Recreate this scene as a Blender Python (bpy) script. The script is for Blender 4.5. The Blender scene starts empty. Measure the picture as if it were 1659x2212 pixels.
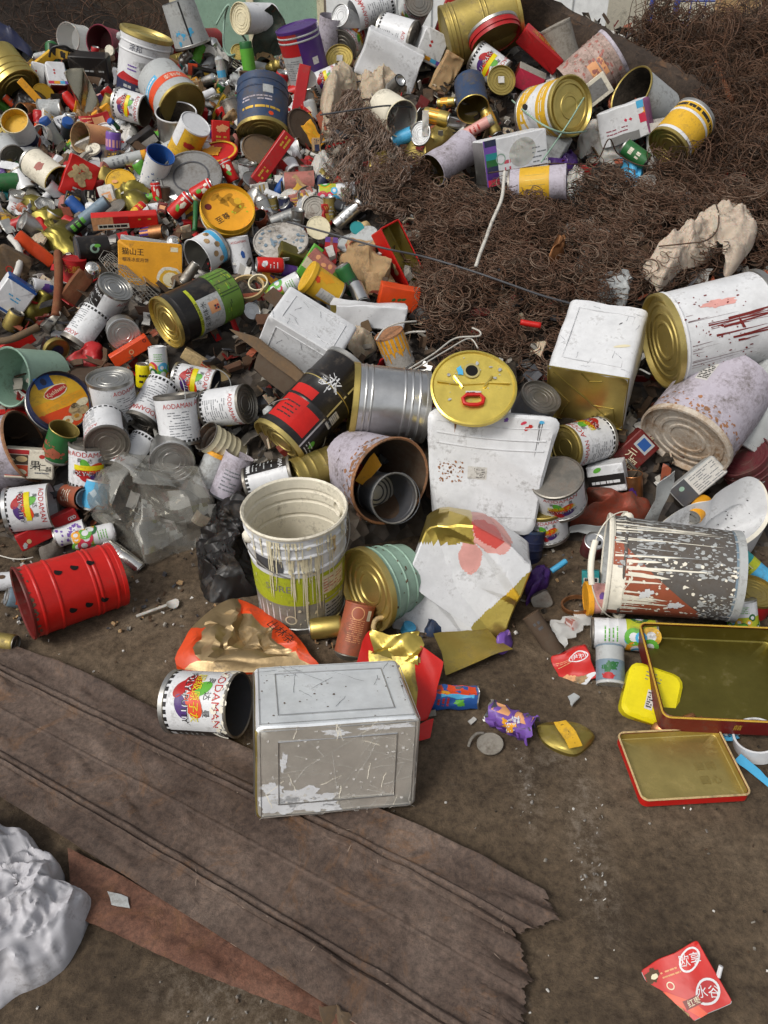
import bpy, math, random
import numpy as np
from mathutils import Vector, Matrix, noise
random.seed(7)
SC = bpy.context.scene
COL = SC.collection
PI = math.pi
rad = math.radians

# ------------------------------------------------------------------ camera
CAMZ, PITCH = 1.5, rad(36)
F, W2, H2 = 1664.0, 829.5, 1106.0
EYE = Vector((0, 0, CAMZ))
FWD = Vector((0, math.cos(PITCH), -math.sin(PITCH)))
UPV = Vector((0, math.sin(PITCH), math.cos(PITCH)))
RGT = Vector((1, 0, 0))
cam = bpy.data.cameras.new('camera'); camo = bpy.data.objects.new('camera', cam); COL.objects.link(camo)
camo.location = EYE; camo.rotation_euler = (PI / 2 - PITCH, 0, 0)
cam.sensor_fit = 'VERTICAL'; cam.angle = 2 * math.atan(H2 / F); cam.clip_end = 400; cam.clip_start = 0.05
SC.camera = camo

def lerp_tab(tab, x):
    if x <= tab[0][0]: return tab[0][1]
    for (a, b), (c, d) in zip(tab, tab[1:]):
        if x <= c: return b + (d - b) * (x - a) / (c - a)
    return tab[-1][1]

HT = [(0, 0), (.12, .09), (.32, .22), (1.1, .48), (2.1, .76), (2.8, .95), (3.1, 1.0), (3.5, .95), (4.6, .3), (5.2, 0)]
def H(x, y):
    """height of the scrap heap above the ground at (x, y)"""
    t = y - 1.86 - 0.05 * math.sin(x * 3.1) - 0.03 * math.sin(x * 7.7)
    if t <= 0: return 0.0
    h = lerp_tab(HT, t)
    c = max(0, min(1, (t - 1.6) / 1.4))
    h *= 1 + c * (0.20 * math.exp(-((x - .75) / .8) ** 2) + 0.12 * math.exp(-((x - 2.3) / .8) ** 2))
    # the coil heap bulges a little
    h += 0.06 * math.exp(-((x - .75) / .5) ** 2 - ((y - 2.9) / .5) ** 2)
    return h + min(1, t) * 0.02 * math.sin(x * 9 + y * 4) * math.sin(y * 8 - x * 3)

def Hb(x, y):
    """height of the dark mounds beyond the heap"""
    h = 0
    if y > 5.0:
        h = 1.46 * math.exp(-((x + 2.7) / 1.7) ** 2 - ((y - 6.4) / .8) ** 2)
        h = max(h, 1.36 * math.exp(-((x - 3.1) / 1.25) ** 2 - ((y - 5.9) / .8) ** 2))
    return h

CROP = {}
for j, r in enumerate('TMLB'):
    for i in range(3):
        CROP[r + str(i)] = (i * 800 * .69125, j * 500 * .69125, 1 / 3.)
CROP['G0'] = (0, 1382.5, .5); CROP['G1'] = (829.5, 1382.5, .5); CROP['D'] = (0, 0, 1.)

def ray(px, py):
    return (FWD + RGT * ((px - W2) / F) + UPV * ((H2 - py) / F))
MISS = []
def hit(px, py, lift=0.0):
    """where the line of sight meets the heap or the ground, raised by lift"""
    d = ray(px, py)
    t = .8
    while t < 7:
        p = EYE + d * t
        if p.z <= H(p.x, p.y) + lift: return p
        t += .006
    MISS.append((px, py))
    return EYE + d * (4.75 / d.y)
def frame(P):
    d = (P - EYE).normalized()
    r = (RGT - d * RGT.dot(d)).normalized()
    u = r.cross(d)
    return r, u, -d
def at(crop, X, Y, lift=0.0):
    ox, oy, s = CROP[crop]
    return hit(ox + X * s, oy + Y * s, lift)
def depth(P): return (P - EYE).dot(FWD)
def place(crop, X, Y, halfpx, lk, z):
    s = CROP[crop][2]
    l = .05
    for _ in range(4):
        P = at(crop, X, Y, l)
        m = depth(P) / F * s
        l = halfpx * m * lk + z
    return P, m

# ------------------------------------------------------------------ materials
def lin(c):
    c = c.lstrip('#'); o = []
    for i in (0, 2, 4):
        v = int(c[i:i + 2], 16) / 255
        o.append(v / 12.92 if v <= .04045 else ((v + .055) / 1.055) ** 2.4)
    return (*o, 1)
# key: hex colour, metallic, roughness, dirt 0..1, bump
PAL = {
 'white': ('d2d3d4', 0, .32, .22, .15), 'dwhite': ('bdb8b0', 0, .45, .5, .2), 'cream': ('d9cfae', 0, .4, .25, .15),
 'ivory': ('ddd6c2', 0, .42, .3, .1), 'lilac': ('b9b2bd', 0, .5, .45, .25), 'grey': ('7d7d7b', 0, .5, .4, .2),
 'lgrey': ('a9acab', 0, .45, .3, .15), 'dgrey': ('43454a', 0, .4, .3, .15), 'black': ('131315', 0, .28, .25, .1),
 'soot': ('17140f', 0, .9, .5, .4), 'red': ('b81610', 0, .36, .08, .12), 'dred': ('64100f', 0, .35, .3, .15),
 'crimson': ('a8171c', 0, .33, .25, .15), 'maroon': ('5c2028', 0, .4, .4, .2), 'wine': ('8c3348', 0, .4, .3, .2), 'pink': ('c4344e', 0, .3, .2, .1),
 'orange': ('cf4312', 0, .35, .2, .12), 'amber': ('dd9a1e', 0, .42, .2, .12), 'yellow': ('d3a526', 0, .42, .25, .12),
 'lemon': ('d8c80e', 0, .35, .12, .1), 'lime': ('aab326', 0, .4, .3, .1), 'lgreen': ('5aa336', 0, .4, .2, .1),
 'green': ('1f5f2f', 0, .38, .25, .12), 'dgreen': ('233128', 0, .6, .35, .25), 'mint': ('8ba896', 0, .38, .22, .12), 'teal': ('1c8284', 0, .4, .2, .1),
 'blue': ('1d4f93', 0, .35, .25, .12), 'navy': ('1b2546', 0, .4, .3, .12), 'sky': ('4aa5cf', 0, .4, .2, .12), 'purple': ('43226b', 0, .35, .25, .12),
 'violet': ('6d4a9c', 0, .35, .2, .1), 'denim': ('1f3b5d', 0, .4, .45, .15), 'tan': ('a98a62', 0, .75, .35, .3), 'sand': ('c2a878', 0, .6, .35, .25),
 'brown': ('58402c', 0, .75, .5, .4), 'wood': ('6a543c', 0, .85, .5, .4), 'dwood': ('4a3a2c', 0, .8, .5, .4), 'peach': ('d79a6a', 0, .5, .25, .2), 'rose': ('a5645a', 0, .55, .4, .25),
 'goldlid': ('e0c860', .75, .27, .14, .3), 'brighttin': ('dcdad4', .72, .36, .16, .2), 'fronttin': ('e2ddd2', .72, .27, .2, .3), 'faded': ('5b5855', 0, .6, .5, .3), 'toptin': ('e6eaec', .5, .38, .14, .2), 'scuff': ('8d7c6e', 0, .8, .3, 0), 'silver': ('c9c9c7', 1, .26, .12, .25), 'tin': ('b4b3ae', 1, .34, .32, .3), 'dtin': ('8b8880', 1, .42, .5, .35), 'chrome': ('d8d6d0', 1, .14, .08, .3),
 'gold': ('c6b064', .92, .36, .2, .25), 'pgold': ('cfc083', 1, .36, .2, .25), 'dgold': ('a89552', .9, .42, .4, .3), 'olive': ('7d7334', .95, .36, .3, .3), 'brass': ('c6b26c', .92, .38, .28, .25), 'copper': ('b07a50', 1, .35, .35, .3),
 'rust': ('5a3a28', .1, .8, .6, .5), 'rustred': ('6e3a26', .05, .85, .5, .5), 'wirebrown': ('4a372b', .35, .6, .4, 0), 'wiregrey': ('8d8a83', .5, .5, .3, 0), 'wirewhite': ('c6c2b8', .1, .5, .3, 0),
 'paper': ('c9c6bf', 0, .8, .3, .2), 'print': ('6f7276', 0, .6, .1, 0), 'ink': ('17181a', 0, .5, .1, 0), 'redink': ('b02a22', 0, .45, .1, 0), 'goldink': ('c9a23c', .3, .4, .15, 0),
 'rag': ('bdad9b', 0, .9, .35, .5), 'sack': ('b9b8bc', 0, .4, .22, .35), 'bag': ('c0bcb4', 0, .42, .2, .3), 'blackbag': ('121214', 0, .36, .22, .5), 'beigebag': ('c0ae95', 0, .5, .28, .35),
 'cartongrey': ('8f8a80', 0, .8, .4, .2), 'stone': ('77716a', 0, .9, .4, .5), 'plasticgrey': ('55595e', 0, .38, .2, .1), 'bluegrey': ('6f8391', 0, .45, .35, .15),
 'putty': ('e2dccb', 0, .55, .12, .3), 'bloodred': ('6e1c18', 0, .4, .1, .1), 'terracotta': ('9a5138', 0, .42, .3, .15), 'peeling': ('a8744e', 0, .7, .5, .5),
 'rib': ('868378', 0, .4, .35, .2), 'bamboo': ('587a2a', 0, .35, .25, .1), 'dbamboo': ('2c4417', 0, .4, .2, .1), 'foilgold': ('cfb75c', .95, .27, .12, .4), 'foil': ('96907e', 1, .16, .15, .12), 'goldin': ('a08f48', .9, .36, .4, .3), 'hole': ('050505', 0, .9, 0, 0),
}
PAL['rosepale'] = ('d39a92', 0, .4, .15, .15)
PAL['goldfoil2'] = ('b8953c', 1, .22, .1, .5)
PAL['redfade'] = ('c44a42', 0, .35, .15, .15)
PAL['peach2'] = ('a68a66', .3, .4, .35, .3)
PAL['redgold'] = ('94402c', .35, .36, .5, .4)
PAL['champagne'] = ('9a8460', .75, .38, .35, .45)
PAL['insiderust'] = ('4a3220', .1, .8, .6, .5)
PAL['flaky'] = ('cfc8bb', 0, .7, .62, .7)
PAL['amberdark'] = ('ae7c18', .2, .42, .2, .12)
PAL['rosepale2'] = ('b79f95', 0, .55, .5, .2)
PAL['violet2'] = ('8a4a78', 0, .4, .25, .12)
PAL['coilbrown'] = ('6a4e3d', .3, .5, .3, 0)
PAL['coildark'] = ('3e2e25', .3, .65, .4, 0)
PAL['coilrust'] = ('5f3f2b', .2, .75, .5, 0)
PAL['coilgrey'] = ('85705f', .4, .5, .3, 0)
PAL['netgrey'] = ('a08d80', .3, .5, .3, 0)
PAL['ash'] = ('8a867f', 0, .95, .2, .3)
PAL['bluepaint'] = ('4a6f93', 0, .55, .5, .2)
PAL['wallwhite'] = ('e4e5e2', 0, .6, .05, 0)
PAL['glassgreen'] = ('8ba894', 0, .25, .2, .05)
PAL['wallgrey'] = ('3a3128', 0, .9, .3, .3)
PAL['blue2'] = ('3d4f9c', 0, .4, .2, 0)
MATS = {}
def NN(nt, t, **kw):
    n = nt.nodes.new(t)
    for k, v in kw.items():
        if k.startswith('i_'): n.inputs[k[2:].replace('_', ' ')].default_value = v
        else: setattr(n, k, v)
    return n
def mat(key):
    if key in MATS: return MATS[key]
    m = bpy.data.materials.new(key); MATS[key] = m; m.use_nodes = True
    nt = m.node_tree; b = nt.nodes['Principled BSDF']; L = nt.links.new
    if key == 'clear':
        b.inputs['Base Color'].default_value = (.75, .75, .72, 1); b.inputs['Roughness'].default_value = .25
        b.inputs['Alpha'].default_value = .38; return m
    if key == 'film':
        b.inputs['Base Color'].default_value = (.42, .41, .36, 1); b.inputs['Roughness'].default_value = .1; b.inputs['Alpha'].default_value = .5; b.inputs['Specular IOR Level'].default_value = .9; b.inputs['Metallic'].default_value = .5; return m
    hexc, met, ro, dirt, bump = PAL[key]
    if met < .5 and dirt: dirt = min(1, dirt * 1.2 + .06)
    c = lin(hexc)
    tc = NN(nt, 'ShaderNodeTexCoord'); oi = NN(nt, 'ShaderNodeObjectInfo')
    mul = NN(nt, 'ShaderNodeMath', operation='MULTIPLY'); mul.inputs[1].default_value = 41.3; L(oi.outputs['Random'], mul.inputs[0])
    add = NN(nt, 'ShaderNodeVectorMath', operation='ADD'); L(tc.outputs['Object'], add.inputs[0]); L(mul.outputs[0], add.inputs[1])
    n1 = NN(nt, 'ShaderNodeTexNoise', i_Scale=13.0, i_Detail=7.0, i_Roughness=.68); L(add.outputs[0], n1.inputs['Vector'])
    n2 = NN(nt, 'ShaderNodeTexNoise', i_Scale=95.0, i_Detail=3.0, i_Roughness=.7); L(add.outputs[0], n2.inputs['Vector'])
    mx = NN(nt, 'ShaderNodeMath', operation='MULTIPLY_ADD'); mx.inputs[1].default_value = .45
    L(n2.outputs[0], mx.inputs[0]); L(n1.outputs[0], mx.inputs[2])
    mr = NN(nt, 'ShaderNodeMapRange'); mr.inputs['From Min'].default_value = .93 - dirt * .46; mr.inputs['From Max'].default_value = 1.06 - dirt * .2
    mr.inputs['To Min'].default_value = .04 + .16 * dirt; mr.inputs['To Max'].default_value = min(.95, .5 + dirt * .6); L(mx.outputs[0], mr.inputs['Value'])
    # the colour drifts slightly over the surface, dirt lies over it in patches
    hv = NN(nt, 'ShaderNodeMapRange'); hv.inputs['From Min'].default_value = .25; hv.inputs['From Max'].default_value = .75
    hv.inputs['To Min'].default_value = .76; hv.inputs['To Max'].default_value = 1.12; L(n1.outputs[0], hv.inputs['Value'])
    vm = NN(nt, 'ShaderNodeVectorMath', operation='SCALE'); vm.inputs[0].default_value = c[:3]; L(hv.outputs[0], vm.inputs['Scale'])
    mix = NN(nt, 'ShaderNodeMix', data_type='RGBA'); L(mr.outputs[0], mix.inputs['Factor']); L(vm.outputs[0], mix.inputs['A'])
    dc = (.075, .058, .042) if met < .5 else (.10, .078, .05)
    mix.inputs['B'].default_value = (*dc, 1)
    if key == 'flaky': mix.inputs['B'].default_value = (.22, .125, .055, 1)
    if key in ('rust', 'rustred', 'wirebrown', 'dtin'): mix.inputs['B'].default_value = (.16, .075, .035, 1) if key == 'rustred' else (.10, .06, .04, 1)
    L(mix.outputs['Result'], b.inputs['Base Color'])
    if met < .5: b.inputs['Specular IOR Level'].default_value = .3
    rr = NN(nt, 'ShaderNodeMath', operation='MULTIPLY_ADD'); rr.inputs[1].default_value = .4; rr.inputs[2].default_value = ro
    L(mr.outputs[0], rr.inputs[0]); L(rr.outputs[0], b.inputs['Roughness'])
    if met:
        mm = NN(nt, 'ShaderNodeMath', operation='MULTIPLY_ADD'); mm.inputs[1].default_value = -.75 * met; mm.inputs[2].default_value = met
        L(mr.outputs[0], mm.inputs[0]); L(mm.outputs[0], b.inputs['Metallic'])
    if key in ('sack', 'bag', 'beigebag', 'rag', 'blackbag', 'dgreen', 'tan'):
        vo = NN(nt, 'ShaderNodeTexNoise', i_Scale=9.0, i_Detail=5.0, i_Roughness=.6, i_Distortion=1.6, noise_type='RIDGED_MULTIFRACTAL'); L(add.outputs[0], vo.inputs['Vector'])
        bp = NN(nt, 'ShaderNodeBump', i_Strength=.9, i_Distance=.022); L(vo.outputs[0], bp.inputs['Height']); L(bp.outputs[0], b.inputs['Normal'])
        if key in ('sack', 'bag', 'beigebag'): b.inputs['Alpha'].default_value = .95 if key == 'sack' else .84
        b.inputs['Subsurface Weight'].default_value = 0 if key == 'sack' else .2; b.inputs['Subsurface Scale'].default_value = .006
    elif bump:
        n3 = NN(nt, 'ShaderNodeTexNoise', i_Scale=22.0 if met < .5 else 11.0, i_Detail=4.0); L(add.outputs[0], n3.inputs['Vector'])
        bp = NN(nt, 'ShaderNodeBump', i_Strength=min(1, bump * 1.6), i_Distance=.006); L(n3.outputs[0], bp.inputs['Height']); L(bp.outputs[0], b.inputs['Normal'])
    return m

# ------------------------------------------------------------------ mesh building
class MB:
    def __init__(s): s.v = []; s.f = []; s.m = []; s.slots = []
    def slot(s, k):
        if k not in s.slots: s.slots.append(k)
        return s.slots.index(k)
    def add(s, vs, fs, k):
        o = len(s.v); s.v.extend(vs); i = s.slot(k)
        for f in fs: s.f.append([a + o for a in f]); s.m.append(i)
    def lathe(s, prof, mats, n=36, arc=None):
        """prof: (r, z) outwards-facing when z rises; mats: one key or one per segment"""
        rings = []
        for r, z in prof:
            if r < 1e-6: rings.append([len(s.v)]); s.v.append(Vector((0, 0, z)))
            else:
                rings.append(list(range(len(s.v), len(s.v) + n)))
                for i in range(n):
                    a = 2 * PI * i / n; s.v.append(Vector((r * math.cos(a), r * math.sin(a), z)))
        for j in range(len(prof) - 1):
            k = s.slot(mats if isinstance(mats, str) else mats[j]); A, B = rings[j], rings[j + 1]
            for i in range(n):
                i2 = (i + 1) % n
                if len(A) == 1 and len(B) == 1: break
                if len(A) == 1: f = [A[0], B[i2], B[i]]
                elif len(B) == 1: f = [A[i], A[i2], B[0]]
                else: f = [A[i], A[i2], B[i2], B[i]]
                s.f.append(f); s.m.append(k)
    def tube(s, pts, r, k, n=5, closed=False):
        pts = [Vector(p) for p in pts]; N = len(pts); rings = []
        nrm = None
        for i, p in enumerate(pts):
            a = pts[(i - 1) % N] if (i or closed) else p; b = pts[(i + 1) % N] if (i < N - 1 or closed) else p
            t = (b - a).normalized() if (b - a).length > 1e-9 else Vector((0, 0, 1))
            if nrm is None: nrm = t.orthogonal().normalized()
            nrm = (nrm - t * nrm.dot(t)); nrm = nrm.normalized() if nrm.length > 1e-6 else t.orthogonal().normalized()
            bn = t.cross(nrm)
            rr = r(i / max(1, N - 1)) if callable(r) else r
            rings.append(len(s.v))
            for q in range(n):
                an = 2 * PI * q / n; s.v.append(p + nrm * (rr * math.cos(an)) + bn * (rr * math.sin(an)))
        i_ = s.slot(k)
        for i in range(N if closed else N - 1):
            A, B = rings[i], rings[(i + 1) % N]
            for q in range(n):
                q2 = (q + 1) % n; s.f.append([A + q, A + q2, B + q2, B + q]); s.m.append(i_)
        if not closed:
            s.f.append([rings[0] + q for q in range(n)][::-1]); s.m.append(i_)
            s.f.append([rings[-1] + q for q in range(n)]); s.m.append(i_)
    def box(s, c, d, k, R=None):
        vs = []
        for z in (-1, 1):
            for y in (-1, 1):
                for x in (-1, 1):
                    q = Vector((x * d[0] / 2, y * d[1] / 2, z * d[2] / 2)); vs.append((R @ q if R else q) + Vector(c))
        s.add(vs, [(0, 2, 3, 1), (4, 5, 7, 6), (0, 1, 5, 4), (2, 6, 7, 3), (0, 4, 6, 2), (1, 3, 7, 5)], k)
    def prism(s, w, h, d, rd, mats, bev=.004, nz=1, ncap=1, nr=3, front=True, back=True, ns=1):
        """rounded-rectangle block w x h, extruded d along z, centred; mats: dict front/back/right/top/left/bottom"""
        def M(f): return mats.get(f, mats['all']) if isinstance(mats, dict) else mats
        rd = min(rd, w / 2 * .98, h / 2 * .98); P = []; side = []
        cs = [(w / 2 - rd, h / 2 - rd, 0), (-w / 2 + rd, h / 2 - rd, 1), (-w / 2 + rd, -h / 2 + rd, 2), (w / 2 - rd, -h / 2 + rd, 3)]
        names = ['top', 'left', 'bottom', 'right']
        for ci, (cx, cy, q) in enumerate(cs):
            for i in range(nr + 1):
                a = PI / 2 * q + PI / 2 * i / nr
                P.append(Vector((cx + rd * math.cos(a), cy + rd * math.sin(a), 0)))
                side.append(names[ci] if i == nr else (names[ci] if i >= nr / 2 else names[ci - 1]))
            if ns > 1:
                nx = cs[(ci + 1) % 4]; a0 = P[-1]
                an = PI / 2 * nx[2]; b0 = Vector((nx[0] + rd * math.cos(an), nx[1] + rd * math.sin(an), 0))
                for i in range(1, ns): P.append(a0.lerp(b0, i / ns)); side.append(names[ci])
        N = len(P)
        def scaled(e):  # inset by e
            out = []
            for p in P: out.append(Vector((p.x * (1 - 2 * e / w), p.y * (1 - 2 * e / h), 0)))
            return out
        levels = []
        zs = [-d / 2 + bev + (d - 2 * bev) * i / nz for i in range(nz + 1)]
        levels.append([p + Vector((0, 0, -d / 2)) for p in scaled(bev)])
        for z in zs: levels.append([p + Vector((0, 0, z)) for p in P])
        levels.append([p + Vector((0, 0, d / 2)) for p in scaled(bev)])
        o = len(s.v)
        for l in levels: s.v.extend(l)
        for j in range(len(levels) - 1):
            for i in range(N):
                i2 = (i + 1) % N
                s.f.append([o + j * N + i, o + j * N + i2, o + (j + 1) * N + i2, o + (j + 1) * N + i]); s.m.append(s.slot(M(side[i])))
        for fr, on, lv, z in (('back', back, 0, -d / 2), ('front', front, len(levels) - 1, d / 2)):
            if not on: continue
            ring = [o + lv * N + i for i in range(N)]; base = levels[lv]
            for q in range(1, ncap + 1):
                t = 1 - q / ncap
                if q == ncap:
                    cidx = len(s.v); s.v.append(Vector((0, 0, z)))
                    for i in range(N):
                        i2 = (i + 1) % N; f = [ring[i], ring[i2], cidx]
                        s.f.append(f if fr == 'front' else f[::-1]); s.m.append(s.slot(M(fr)))
                else:
                    new = list(range(len(s.v), len(s.v) + N))
                    s.v.extend([Vector((p.x * t, p.y * t, z)) for p in base])
                    for i in range(N):
                        i2 = (i + 1) % N; f = [ring[i], ring[i2], new[i2], new[i]]
                        s.f.append(f if fr == 'front' else f[::-1]); s.m.append(s.slot(M(fr)))
                    ring = new
    def grid(s, fn, nu, nv, k, thick=0.0):
        """sheet of points fn(u, v); k a key or fn(u, v) -> key; thick closes it into a thin slab"""
        o = len(s.v); pts = [[Vector(fn(i / nu, j / nv)) for i in range(nu + 1)] for j in range(nv + 1)]
        def q(i, j): return o + j * (nu + 1) + i
        for r in pts: s.v.extend(r)
        kk = k if callable(k) else (lambda u, v: k)
        for j in range(nv):
            for i in range(nu):
                s.f.append([q(i, j), q(i + 1, j), q(i + 1, j + 1), q(i, j + 1)]); s.m.append(s.slot(kk((i + .5) / nu, (j + .5) / nv)))
        if thick:
            o2 = len(s.v); nn = []
            for j in range(nv + 1):
                for i in range(nu + 1):
                    a = pts[j][min(i + 1, nu)] - pts[j][max(i - 1, 0)]; b = pts[min(j + 1, nv)][i] - pts[max(j - 1, 0)][i]
                    c = a.cross(b); c = c.normalized() if c.length > 1e-12 else Vector((0, 0, 1))
                    s.v.append(pts[j][i] - c * thick)
            def q2(i, j): return o2 + j * (nu + 1) + i
            kb = None if callable(k) else k
            for j in range(nv):
                for i in range(nu):
                    s.f.append([q2(i, j), q2(i, j + 1), q2(i + 1, j + 1), q2(i + 1, j)]); s.m.append(s.slot(kb or kk((i + .5) / nu, (j + .5) / nv)))
            ed = [(i, 0) for i in range(nu)] + [(nu, j) for j in range(nv)] + [(i, nv) for i in range(nu, 0, -1)] + [(0, j) for j in range(nv, 0, -1)]
            for a, b in zip(ed, ed[1:] + ed[:1]):
                s.f.append([q(*b), q(*a), q2(*a), q2(*b)]); s.m.append(s.slot(kb or kk(min(.99, a[0] / nu), min(.99, a[1] / nv))))
    # flat print laid on a surface by a map g(u, v, h)
    def rect(s, g, u0, u1, v0, v1, k, h=.0005, nu=None, nv=1):
        nu = nu or max(1, min(72, int(abs(u1 - u0) / .010)))
        vs = [Vector(g(u0 + (u1 - u0) * i / nu, v0 + (v1 - v0) * j / nv, h)) for j in range(nv + 1) for i in range(nu + 1)]
        s.add(vs, [(j * (nu + 1) + i, j * (nu + 1) + i + 1, (j + 1) * (nu + 1) + i + 1, (j + 1) * (nu + 1) + i) for j in range(nv) for i in range(nu)], k)
    def poly(s, g, pts, k, h=.0005, rings=2):
        q_ = []
        for a, b in zip(pts, pts[1:] + pts[:1]):
            m_ = max(1, min(14, int(math.hypot(b[0] - a[0], b[1] - a[1]) / .018))); q_ += [(a[0] + (b[0] - a[0]) * i / m_, a[1] + (b[1] - a[1]) * i / m_) for i in range(m_)]
        pts = q_; cu = sum(p[0] for p in pts) / len(pts); cv = sum(p[1] for p in pts) / len(pts); n = len(pts)
        vs = [Vector(g(cu, cv, h))]
        for q in range(1, rings + 1):
            t = q / rings
            vs += [Vector(g(cu + (p[0] - cu) * t, cv + (p[1] - cv) * t, h)) for p in pts]
        fs = [(0, 1 + i, 1 + (i + 1) % n) for i in range(n)]
        for q in range(rings - 1):
            a = 1 + q * n; b = a + n
            fs += [(a + i, b + i, b + (i + 1) % n, a + (i + 1) % n) for i in range(n)]
        s.add(vs, fs, k)
    def ell(s, g, u, v, a, b, k, h=.0005, rot=0, n=20, wob=0, rings=2):
        pts = []; h1, h2, h3 = random.random() * 6.3, random.random() * 6.3, random.random() * 6.3
        if wob and n > 12: n = max(n, 34)
        for i in range(n):
            t = 2 * PI * i / n; rr = 1 + wob * (.55 * math.sin(2 * t + h1) + .45 * math.sin(5 * t + h2) + .35 * math.sin(11 * t + h3))
            x, y = a * rr * math.cos(t), b * rr * math.sin(t)
            pts.append((u + x * math.cos(rot) - y * math.sin(rot), v + x * math.sin(rot) + y * math.cos(rot)))
        s.poly(g, pts, k, h, rings)
    def annulus(s, g, u, v, a0, a1, k, h=.0005, n=24):
        vs = [];
        for rr in (a0, a1):
            for i in range(n): t = 2 * PI * i / n; vs.append(Vector(g(u + rr * math.cos(t), v + rr * math.sin(t), h)))
        s.add(vs, [(i, n + i, n + (i + 1) % n, (i + 1) % n) for i in range(n)], k)
    def text(s, g, t, u, v, size, k, h=.0008, rot=0, sp=1.0):
        vs, fs, w = glyphs(t); c, sn = math.cos(rot), math.sin(rot)
        out = []
        for x, y in vs:
            x = (x - w / 2) * size * sp; y = (y - .36) * size
            out.append(Vector(g(u + x * c - y * sn, v + x * sn + y * c, h)))
        s.add(out, fs, k)
    def rows(s, g, u0, u1, v0, v1, n, k, h=.0008, fill=.5, seed=0):
        rg = random.Random(seed); dv = (v1 - v0) / n
        for i in range(n):
            u = u0
            while u < u1 - .001:
                w = min(u1 - u, (u1 - u0) * rg.uniform(.08, .3))
                if rg.random() < .85: s.rect(g, u, u + w * .85, v0 + dv * (i + .2), v0 + dv * (i + .2 + fill), k, h)
                u += w
    def drips(s, g, u0, u1, v, lmax, n, k, h=.001, w=.004, seed=1):
        rg = random.Random(seed)
        for i in range(n):
            u = rg.uniform(u0, u1); l = lmax * rg.uniform(.15, 1) ** 1.5; ww = w * rg.uniform(.4, 1.2); pts = []
            sl = rg.uniform(-.06, .06) * l
            N = 8
            L_ = [(u - ww * (1 - .5 * j / N) * rg.uniform(.8, 1.2) + sl * j / N, v - l * j / N) for j in range(N)]
            R_ = [(u + ww * (1 - .5 * j / N) * rg.uniform(.8, 1.2) + sl * j / N, v - l * j / N) for j in range(N)]
            vs = []; 
            for a, b in zip(L_, R_): vs += [Vector(g(*a, h)), Vector(g(*b, h))]
            vs.append(Vector(g(u + sl, v - l - ww, h)))
            s.add(vs, [(2 * j, 2 * j + 1, 2 * j + 3, 2 * j + 2) for j in range(N - 1)] + [(2 * N - 2, 2 * N - 1, 2 * N)], k)
    def splat(s, g, u0, u1, v0, v1, n, k, h=.0011, size=.003, seed=1, stretch=1):
        rg = random.Random(seed); st = random.getstate(); random.seed(seed)
        for i in range(n):
            a = size * rg.uniform(.2, 1) ** 2 + size * .1
            s.ell(g, rg.uniform(u0, u1), rg.uniform(v0, v1), a, a * stretch * rg.uniform(.5, 1.2), k, h, 0, 7, .35, 1)
        random.setstate(st)
    def build(s, name, parent=None, deform=None, sharp=38, world=None):
        if deform: s.v = [deform(p) for p in s.v]
        me = bpy.data.meshes.new(name); me.from_pydata([tuple(p) for p in s.v], [], s.f)
        for k in s.slots: me.materials.append(mat(k) if isinstance(k, str) else k)
        me.polygons.foreach_set('material_index', s.m)
        me.polygons.foreach_set('use_smooth', [True] * len(s.f))
        if sharp: me.set_sharp_from_angle(angle=rad(sharp))
        o = bpy.data.objects.new(name, me); COL.objects.link(o)
        if parent: o.parent = parent
        if world: o.matrix_world = world
        return o
GL = {}
def glyphs(t):
    if t in GL: return GL[t]
    c = bpy.data.curves.new('t', 'FONT'); c.body = t; c.resolution_u = 2
    o = bpy.data.objects.new('t', c); COL.objects.link(o)
    dg = bpy.context.evaluated_depsgraph_get(); ev = o.evaluated_get(dg); m = ev.to_mesh()
    vs = [(v.co.x, v.co.y) for v in m.vertices]; fs = [list(p.vertices) for p in m.polygons]
    ev.to_mesh_clear(); bpy.data.objects.remove(o); bpy.data.curves.remove(c)
    w = max([x for x, y in vs] or [1]); GL[t] = (vs, fs, w); return GL[t]

def crease(seed, amp, lam, k=3, dims=(1, 1, 1)):
    """sharp folds: sums of triangle waves across random planes"""
    rg = random.Random(seed); W_ = []
    for i in range(k):
        n = Vector((rg.gauss(0, 1), rg.gauss(0, 1), rg.gauss(0, 1))).normalized(); d = Vector((rg.gauss(0, 1) * dims[0], rg.gauss(0, 1) * dims[1], rg.gauss(0, 1) * dims[2])).normalized()
        W_.append((n, d, lam * rg.uniform(.6, 1.5), rg.random(), amp * rg.uniform(.5, 1)))
    def f(p):
        q = Vector(p)
        for n, d, l, ph, a in W_:
            t = (p.dot(n) / l + ph) % 1.0; q += d * (a * (4 * abs(t - .5) - 1))
        return q
    return f
def dents(seed, amt, r, L):
    """inward dents of a round tin"""
    rg = random.Random(seed); D_ = [(rg.uniform(0, 2 * PI), rg.uniform(-.4, .4) * L, rg.uniform(.35, .8) * r, amt * rg.uniform(.5, 1)) for _ in range(4)]
    ov = rg.uniform(0, PI)
    def f(p):
        rr = math.hypot(p.x, p.y)
        if rr < 1e-6: return p
        a = math.atan2(p.y, p.x); k = 1 - amt * .35 * math.cos(2 * (a - ov)) * (.4 + .6 * (p.z / L + .5))
        for da, dz, w, am in D_:
            dx = (((a - da + PI) % (2 * PI)) - PI) * r; q = (dx * dx + (p.z - dz) ** 2) / (w * w)
            if q < 4: k -= am * math.exp(-q * 1.5)
        return Vector((p.x * k, p.y * k, p.z + amt * .15 * p.x))
    return f

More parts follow.
